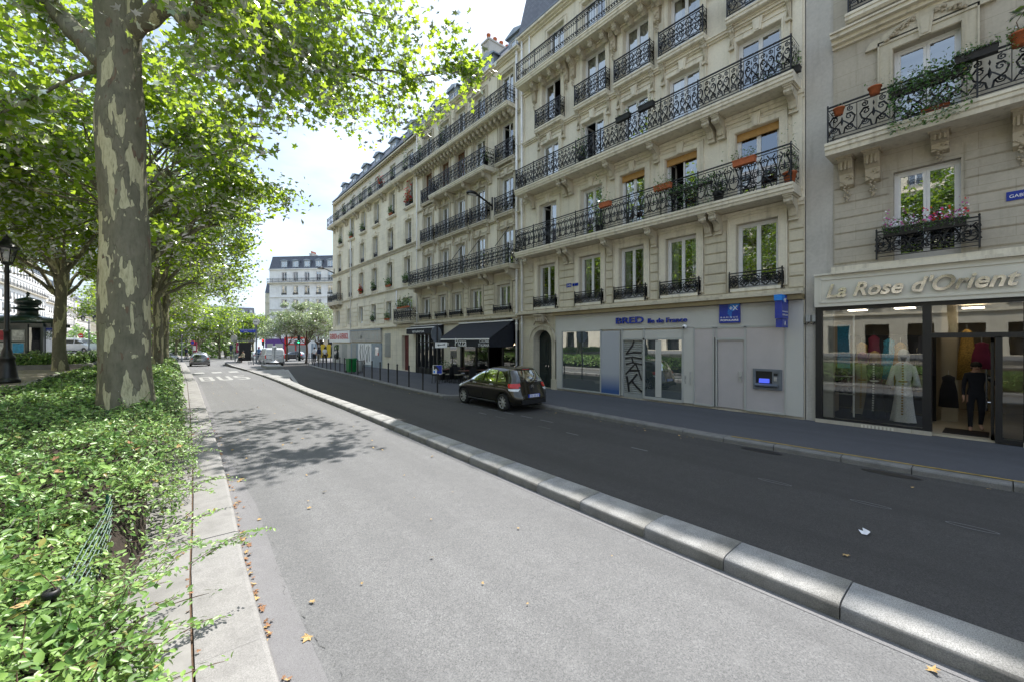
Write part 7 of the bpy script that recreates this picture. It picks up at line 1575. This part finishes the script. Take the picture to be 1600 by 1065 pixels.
for i in range(8):
    y=29.5+i*2.4; bp('balcony_shrub',f'potted shrub on the long top balcony of the corner building, {words[i]} counting from the restaurants','' if False else y,15.5,.4,.34,'black_plastic',130,h=[1.8,.8,.6,1.0,.7,1.2,.6,.9][i],leaf=.13,H_=.3,flower=('flower_red',) if i==2 else None)
for y,l in((27.2,'potted bush at the left end of the top balcony over the restaurants'),(24.0,'large leafy bush on the top balcony over the restaurants')): bp('balcony_shrub',l,y,15.2,.4,.34,'black_plastic',260,h=1.2,leaf=.13,H_=.3)
bp('balcony_shrub','plant in the corner of the middle balcony over the restaurants',18.9,12.4,.5,.3,'black_plastic',160,h=.6,leaf=.09,H_=.25)
# wheelie bin and rubbish bag
b=thing('wheelie_bin','green wheelie bin standing among the bollards before the shuttered shop','bin',(10.35,31.0,.12),.1); q=MB().mat('green_plastic'); q.prism([(-.22,.08),(.22,.08),(.29,.98),(-.29,.98)],-.28,.28,'x'); q.build('body',b); q=MB().mat('green_plastic'); q.prism([(-.33,.985),(.33,.985),(.31,1.06),(-.30,1.09)],-.32,.32,'x'); q.build('lid',b)
for s_ in(-1,1): q=MB().mat('rubber'); q.tube([(s_*.30-.02,.2,.1),(s_*.30+.02,.2,.1)],.1,12); q.build('wheel',b)
b=thing('rubbish_bag','translucent grey rubbish bag on its hoop beside the green bin','rubbish bag',(10.75,30.4,.12)); q=MB().mat('grey_shutter'); q.smooth=True; q.lathe([(.16,0),(.21,.15),(.19,.5),(.22,.75),(.19,.8)],(0,0,.05),14); q.build('bag',b); q=MB().mat('black_metal'); q.tube([(.25,0,0),(.25,0,1.0)],.02,6); q.tube([(.25*math.cos(2*PI*i/16),.25*math.sin(2*PI*i/16),.88) for i in range(17)],.015,5); q.build('hoop',b)
# lamp post on the promenade
def lantern(mb_par,x,y,z,k=1.0):
    q=MB().mat('black_metal'); q.lathe([(.10*k,0),(.14*k,.04*k),(.13*k,.08*k)],(x,y,z),6); 
    for i in range(6): a=2*PI*i/6; q.tube([(x+.13*k*math.cos(a),y+.13*k*math.sin(a),z+.08*k),(x+.22*k*math.cos(a),y+.22*k*math.sin(a),z+.50*k)],.013*k,4)
    q.lathe([(.27*k,.50*k),(.28*k,.55*k),(.20*k,.66*k),(.12*k,.74*k),(.09*k,.80*k),(.10*k,.84*k),(.03*k,.90*k),(.01*k,.97*k)],(x,y,z),12); lo=q.build('lantern',mb_par)
    q=MB().mat('shop_glass'); q.lathe([(.125*k,.08*k),(.205*k,.50*k)],(x,y,z),6,caps=False); q.build('glass',lo); q=MB().mat('plate_white'); q.smooth=True; q.lathe([(.05*k,.15*k),(.09*k,.3*k),(.05*k,.42*k)],(x,y,z),8); q.build('bulb',lo)
lp=thing('street_lamp','ornate black cast iron street lamp with one lantern at the left edge','street lamp',(-3.98,20.35,1.1)); q=MB().mat('black_metal'); q.smooth=True
q.lathe([(.30,0),(.30,.10),(.26,.14),(.24,.22),(.20,.55),(.17,.72),(.19,.76),(.19,.82),(.14,.88),(.12,1.0),(.075,1.15),(.07,1.6),(.095,1.64),(.065,1.70),(.055,3.5),(.075,3.55),(.055,3.6),(.05,3.72),(.10,3.78)],(0,0,0),16); q.build('post',lp); lantern(lp,0,0,3.76,1.0)
for (px,d,l) in ((139,46,'twin headed grey lamp post behind the white people carrier'),(284,66,'slender grey lamp post left of the taxi, taller one'),(291,90,'slender distant lamp post behind the first one left of the taxi')):
    x,y=atd(px,d); z=gz(x,y); t=thing('street_lamp',l,'street lamp',(x,y,z)); q=MB().mat('lead'); q.smooth=True; q.lathe([(.14,0),(.14,.5),(.07,.7),(.055,3.6),(.07,3.7)],(0,0,0),10); q.build('post',t)
    if 'twin' in l:
        q=MB().mat('lead'); q.tube([(-.5,.3,3.6),(0,0,3.45),(.5,-.3,3.6)],.03,6); q.build('arm',t); lantern(t,-.5,.3,3.6,.8); lantern(t,.5,-.3,3.6,.8)
    else: lantern(t,0,0,3.7,.9)
# news kiosk
kx,ky=atd(38,24); K_=thing('news_kiosk','dark green news kiosk with onion dome roof and framed posters','kiosk',(kx,ky,1.1),R_(-14))
q=MB().mat('kiosk_green'); q.box(-1.9,1.3,-1.2,1.2,0,2.35); q.box(-1.95,1.35,-1.25,1.25,0,.3)
for x in(-1.9,-.75,.6,1.22): q.box(x,x+.10,-1.27,-1.2,0,2.3)
q.build('cabin',K_)
q=MB().mat('kiosk_green'); q.smooth=True; q.lathe([(1.0,2.35),(1.02,2.42),(.97,2.50),(.75,2.72),(.55,2.80)],(-.2,0,0),24,1.75,1.45); q.build('roof',K_)
q=MB().mat('kiosk_green'); q.smooth=True; q.lathe([(.55,2.80),(.50,2.85),(.42,2.95),(.42,3.15),(.68,3.2),(.68,3.26),(.45,3.32),(.40,3.42),(.52,3.5),(.56,3.62),(.50,3.76),(.25,3.86),(.08,3.92),(.06,4.05),(.10,4.1),(.01,4.25)],(.15,0,-.0),20); q.build('dome',K_)
pm=[('poster_red',-.62,1.35),('poster_light',.62-.6+.05-.02,1.35),('poster_light',-.62,.65),('poster_blue',.05,.65)]
for i,(mt,x,z) in enumerate(pm): q=MB().mat('grey_frame'); q.box(x,x+.52,-1.24,-1.21,z,z+.62); f_=q.build('poster_frame',K_); q=MB().mat(mt); q.box(x+.04,x+.48,-1.25,-1.241,z+.04,z+.58); q.build('poster',f_)
q=MB().mat('dark_glass'); q.box(1.3,1.33,-1.0,1.0,.4,2.1); q.box(.74,1.2,-1.23,-1.205,.4,2.1); q.build('display_window',K_)
q=MB().mat('kiosk_green')
for i in range(9): q.box(1.30,1.55,-1.1+i*.26,-1.0+i*.26,2.16,2.36)
q.build('valance',K_)
# bus stop
def onroad(px,d): x,y=atd(px,d); return x,y
x,y=atd(388,47); st=thing('bus_shelter','glass and steel bus shelter on the island with a bench','bus shelter',(x,y,.14),R_(90)); q=MB().mat('lead'); q.box(-2.2,1.8,-.2,1.3,2.35,2.45); q.build('roof',st)
for a,b in((-2.0,1.1),(1.6,1.1)): q=MB().mat('lead'); q.box(a-.05,a+.05,b-.05,b+.05,0,2.35); q.build('post',st)
q=MB().mat('shop_glass'); q.quad((-2.0,1.15,.3),(1.6,1.15,.3),(1.6,1.15,2.2),(-2.0,1.15,2.2)); q.build('glass_pane',st); q=MB().mat('shop_dark'); q.box(-2.12,-2.0,0,1.1,.2,2.2); q.build('advertising_panel',st); q=MB().mat('wood_brown'); q.box(-1.5,1.2,.6,1.0,.42,.48); q.box(-1.4,-1.3,.75,.85,0,.42); q.box(1.0,1.1,.75,.85,0,.42); q.build('bench',st)
x,y=atd(400.5,43.5); sp_=thing('bus_stop_pole','tall bus stop pole with round illuminated sign and blue street banner','sign post',(x,y,.14)); q=MB().mat('lead'); q.tube([(0,0,0),(0,0,4.1)],.08,10); q.build('post',sp_)
r2=math.atan2(RT[1],RT[0]); 
q=MB().mat('grey_shutter'); q.tube([(0,-.05,4.35),(0,.05,4.35)],.36,24); ds=q.build('disc_sign',sp_,(0,0,0),r2); q=MB().mat('plate_white'); q.tube([(0,-.06,4.35),(0,-.05,4.35)],.30,24); q.build('disc_face',ds); text('lettering','BUS',.2,'lead',ds,TM((-.19,-.062,4.29),(1,0,0),(0,0,1)),.001,0,.008)
q=MB().mat('plate_blue'); q.box(-1.75,-.1,-.03,.03,3.25,3.6); bn=q.build('street_banner',sp_,(0,0,0),r2); text('lettering','BARBES-ROCHECHOUART',.12,'white_sign',bn,TM((-1.68,-.034,3.46),(1,0,0),(0,0,1)),.001,width=1.5); text('lettering','Magenta',.12,'white_sign',bn,TM((-1.3,-.034,3.31),(1,0,0),(0,0,1)),.001)
x,y=atd(365.5,53); t=thing('round_sign','grey round sign back on a post at the end of the island','sign post',(x,y,.14)); q=MB().mat('lead'); q.tube([(0,0,0),(0,0,2.6)],.05,8); q.build('post',t); q=MB().mat('grey_shutter'); q.tube([(0,-.03,2.75),(0,.03,2.75)],.42,24); q.build('disc',t,(0,0,0),r2)
x,y=atd(301,60); t=thing('no_parking_sign','blue and red no parking disc on a thin post left of the taxi','sign',(x,y,.0)); q=MB().mat('lead'); q.tube([(0,0,-.3),(0,0,2.2)],.04,8); q.build('post',t); q=MB().mat('red_plastic'); q.tube([(0,-.02,2.3),(0,.02,2.3)],.33,24); dd_=q.build('disc',t,(0,0,0),r2); q=MB().mat('plate_blue'); q.tube([(0,-.03,2.3),(0,-.02,2.3)],.25,24); q.build('disc_face',dd_)
x,y=atd(305,63); t=thing('advertising_post','magenta and white upright advertising panel left of the taxi','advertising panel',(x,y,-.2)); q=MB().mat('wine'); q.box(-.25,.25,-.1,.1,.9,2.6); q.mat('white_sign'); q.box(-.2,.2,-.12,-.1,1.3,2.0); q.build('panel',t,(0,0,0),r2); q=MB().mat('lead'); q.box(-.1,.1,-.1,.1,0,.6); q.build('foot',t)
x,y=atd(126,62); t=thing('no_entry_sign','red no entry disc with white bar above the white people carrier','sign',(x,y,1.0)); q=MB().mat('lead'); q.tube([(0,0,0),(0,0,2.2)],.03,8); q.build('post',t); q=MB().mat('red_plastic'); q.tube([(0,-.02,2.3),(0,.02,2.3)],.38,24); dd_=q.build('disc',t,(0,0,0),math.atan2(-.8,1)); q=MB().mat('white_sign'); q.box(-.25,.25,-.03,-.02,2.24,2.36); q.build('bar',dd_)
# luminous bollard (white) at the island nose
x,y=atd(428.5,41.2); t=thing('island_beacon','white fluted traffic island beacon on a round foot','beacon',(x,y,.34)); q=MB().mat('van_white'); q.smooth=True; q.lathe([(.42,0),(.42,.05),(.30,.10),(.20,.16),(.19,.22)],(0,0,0),20); q.build('foot',t)
q=MB().mat('van_white')
for i in range(6): a=2*PI*i/6; q.obox((.14*math.cos(a),.14*math.sin(a),.85),.09,.09,1.3,Matrix.Rotation(a,3,'Z'))
q.lathe([(.20,1.45),(.22,1.5),(.22,1.6),(.1,1.63)],(0,0,0),16); q.lathe([(.18,.78),(.18,.84)],(0,0,0),16); q.build('column',t)
# crowd barrier rails and bicycles
for i,(pa,da,pb,db) in enumerate(((396,40.8,443,42.5),(396.5,41.2,395,48))):
    xa,ya=atd(pa,da); xb,yb=atd(pb,db); t=thing('guard_rail',f'low grey guard rail at the nose of the traffic island, {("cross","side")[i]} piece','railing',(xa,ya,.14)); q=MB().mat('lead'); dx,dy=xb-xa,yb-ya
    q.tube([(0,0,0),(0,0,.95),(dx,dy,.95),(dx,dy,0)],.03,6); q.tube([(0,0,.5),(dx,dy,.5)],.02,6); q.tube([(0,0,.12),(dx,dy,.9)],.018,6); q.tube([(0,0,.9),(dx,dy,.12)],.018,6); q.build('rails',t)
def bike(label,x,y,rot):
    b=thing('parked_bicycle',label,'bicycle',(x,y,.14),rot,'hire bicycles parked on the island'); q=MB().mat('grey_frame'); q.tube([(-.5,0,.35),(-.1,0,.5),(.35,0,.6),(.5,0,.35)],.03,6); q.tube([(-.1,0,.5),(-.2,0,.95)],.02,6); q.tube([(.35,0,.6),(.30,0,1.05)],.02,6); q.tube([(.25,-.28,1.08),(.32,0,1.05),(.25,.28,1.08)],.018,6); q.build('frame',b)
    for x_ in(-.5,.5): q=MB().mat('rubber'); q.tube([(x_+.33*math.cos(2*PI*i/18),0,.34+.33*math.sin(2*PI*i/18)) for i in range(19)],.025,5); q.build('wheel',b)
    q=MB().mat('black_plastic'); q.box(-.32,-.1,-.07,.07,.93,1.0); q.build('saddle',b); q=MB().mat('black_metal'); q.box(.38,.62,-.15,.15,.78,.98); q.build('basket',b)
for i in range(6): x,y=atd(408+i*5.5,44.5+i*.35); bike(f'grey hire bicycle on the island, {words[i]} from the bus stop pole',x,y,R_(75))
# traffic lights
def tlight(px,d,label,h=3.2,green=True,zb=.12,rot=None):
    x,y=atd(px,d); t=thing('traffic_light',label,'traffic light',(x,y,zb)); q=MB().mat('kiosk_green'); q.smooth=True; q.tube([(0,0,0),(0,0,h)],.08,10); q.lathe([(.14,0),(.14,.9),(.08,1.0)],(0,0,0),12); q.build('post',t)
    q=MB().mat('black_plastic'); q.box(-.14,.14,-.22,-.06,h-.9,h); hd=q.build('signal_head',t,(0,0,0),rot if rot is not None else r2)
    for i,zz_ in enumerate((h-.15,h-.45,h-.75)): q=MB().mat(('green_light' if green and i==2 else 'red_light' if (not green and i==0) else 'black_plastic')); q.tube([(0,-.24,zz_),(0,-.22,zz_)],.09,14); q.build('lens',hd)
tlight(468,49.5,'dark green traffic light post showing green in front of the pale tree',3.0); tlight(412,60,'traffic light showing red behind the bus stop pole',2.9,False,-.1)
x,y=atd(463,52); t=thing('grey_round_sign','grey round sign back on a short post beside the green traffic light','sign post',(x,y,.1)); q=MB().mat('lead'); q.tube([(0,0,0),(0,0,2.0)],.04,8); q.build('post',t); q=MB().mat('lead'); q.tube([(0,-.02,2.2),(0,.02,2.2)],.3,20); q.build('disc',t,(0,0,0),r2)
for i in range(6): 
    y=47.5+i*1.3; x=11.2+i*.55; o=inst(bme,'bollard',None,(x,y,.1)); tag(o,f'far bollard round the street corner, {words[i]} after the kerb bends','bollard','bollards round the corner')
x,y=atd(345,48); 
for i in range(2): x,y=atd(351.5+i*2.2,58); o=inst(bme,'bollard',None,(x,y,.1)); tag(o,f'{("left","right")[i]} bollard of the pair at the tip of the island','bollard')
# overhead wire lamp
# ================================================================ green mesh fence and its post in the near hedge
t=thing('mesh_fence','green wire mesh fence half sunk in the near shrubs','fence',(-.46,4.4,.15)); q=MB().mat('mesh_green')
for i in range(14):
    for j in range(13):
        y0=-.7+i*.13; z0=j*.06; x0=.03*math.sin(y0*2)
        q.tube([(x0,y0,z0),(x0+.012,y0+.065,z0+.03),(x0,y0+.13,z0)],.0035,3,False); q.tube([(x0,y0,z0+.06),(x0-.012,y0+.065,z0+.03),(x0,y0+.13,z0+.06)],.0035,3,False)
q.build('wire_mesh',t,(0,0,.0)); q=MB().mat('mesh_green'); q.tube([(0,1.1,0),(0,1.1,.80)],.012,8); q.build('fence_post',t)
x,y,z=-.50,3.35,.15; t=thing('post_cap','short dark post with round black cap in the near shrubs','post',(x,y,z)); q=MB().mat('black_plastic'); q.smooth=True; q.lathe([(.022,0),(.022,.84),(.036,.85),(.038,.875),(.030,.89),(.018,.885)],(0,0,0),16); q.build('post',t)
# ================================================================ fallen leaves and litter
rs=np.random.RandomState(77)
def leaf_litter(label,x,y,z,size,mat,group):
    rot=(rs.uniform(-.35,.35),rs.uniform(-.35,.35),rs.uniform(0,6.28)); o=inst(LITT[mat],'fallen_leaf',None,(x,y,z+.012),rot,size); tag(o,label,'leaf',group)
LITT={}
for mt in('litter_leaf','litter_brown'):
    q=MB().mat(mt); c=(0,0,.03); P_=[(a*1.3,b*1.3,.10*math.sin(a*6)+.08*b+.06) for a,b,_ in PL_]; q.add(P_+[c],[(i,(i+1)%12,12) for i in range(12)]); LITT[mt]=q.mesh('fallen_leaf')
for i in range(110):
    y=rs.uniform(2.2,9) if i%3 else rs.uniform(2,14); x=pl(PL,y)+abs(rs.normal())*.045+.01; leaf_litter('dry fallen plane leaf in the drift along the left kerb',x,y,.01,rs.uniform(.028,.06),'litter_brown' if rs.rand()<.5 else 'litter_leaf','dry leaves along the left kerb')
for i in range(45):
    y=rs.uniform(2,14); x=pl(PL,y)-.45+rs.normal()*.03; leaf_litter('dry leaf fragment in the joint between ledge and left kerb',x,y,.155,rs.uniform(.018,.045),'litter_brown','leaf scraps in the kerb joint')
for i in range(60):
    y=rs.uniform(2.2,34)*rs.uniform(.5,1); x=rs.uniform(.9,4.3); leaf_litter('small yellowish leaf scattered on the sunlit bus lane',x,y,.012,rs.uniform(.03,.06) if y>6 else rs.uniform(.015,.04),'litter_leaf','leaves scattered on the bus lane')
for i in range(45):
    y=rs.uniform(0,32); x=pl(PR,y)-abs(rs.normal())*.3-.05; leaf_litter('small yellow leaf lying on the shaded road by the right kerb',x,y,.012,rs.uniform(.03,.06),'litter_leaf','leaves along the right kerb')
for px,py,sz,l in ((481,998,.075,'pale curled plane leaf on the lane, bottom left of the roadway'),(487,943,.05,'small pale star shaped leaf just above the curled one near the bottom'),(376,752,.11,'broad yellow leaf lying on the left kerb gutter'),(390,899,.07,'rounded orange leaf in the left gutter'),(755,913,.03,'tiny ochre leaf alone in the middle of the bus lane'),(565,914,.03,'tiny red brown leaf on the bus lane, left of centre'),(1457,1051,.07,'tan leaf at the bottom right by the separator kerb'),(1322,869,.06,'curled brown leaf on the dark road beyond the separator'),(1113,882,.045,'tan leaf on the lane beside the separator kerb'),(675,714,.06,'pale leaf near the middle of the separator kerb foot')):
    d=F*CAMH/(py-534); x,y=atd(px,d); leaf_litter(l,x,y,.01,sz,'litter_leaf',None)
d=F*CAMH/(833-534); x,y=atd(1352,d); q=MB().mat('paper'); q.add([(-.08,-.03,0),(.0,-.05,.02),(.09,-.02,.0),(.07,.04,.025),(.0,.02,.01),(-.05,.06,.03),(-.09,.02,.0)],[(0,1,4,6),(1,2,3,4),(6,4,5)]); o=q.build('paper_scrap',None,(x,y,.02)); tag(o,'crumpled white tissue on the dark road','litter')

for i in range(46):
    y=rs.uniform(1.0,8.5)**1; x=rs.uniform(-.35*y-.4 if y>2 else -1.0,pl(PL,y)-hedge_gap(y)-.1); x=max(x,-3.0); h=hedge_top(x,y)
    if h is None: continue
    o=inst(LITT['litter_leaf' if i%2 else 'litter_brown'],'fallen_leaf',None,(x,y,h+.035),(rs.uniform(-.6,.6),rs.uniform(-.6,.6),rs.uniform(0,6.28)),rs.uniform(.035,.085)); tag(o,'dry curled plane leaf caught on top of the kerbside shrubs','leaf','dry leaves lying on the shrubs')
for o in bpy.data.objects:
    if o.name.startswith('zz'): pass
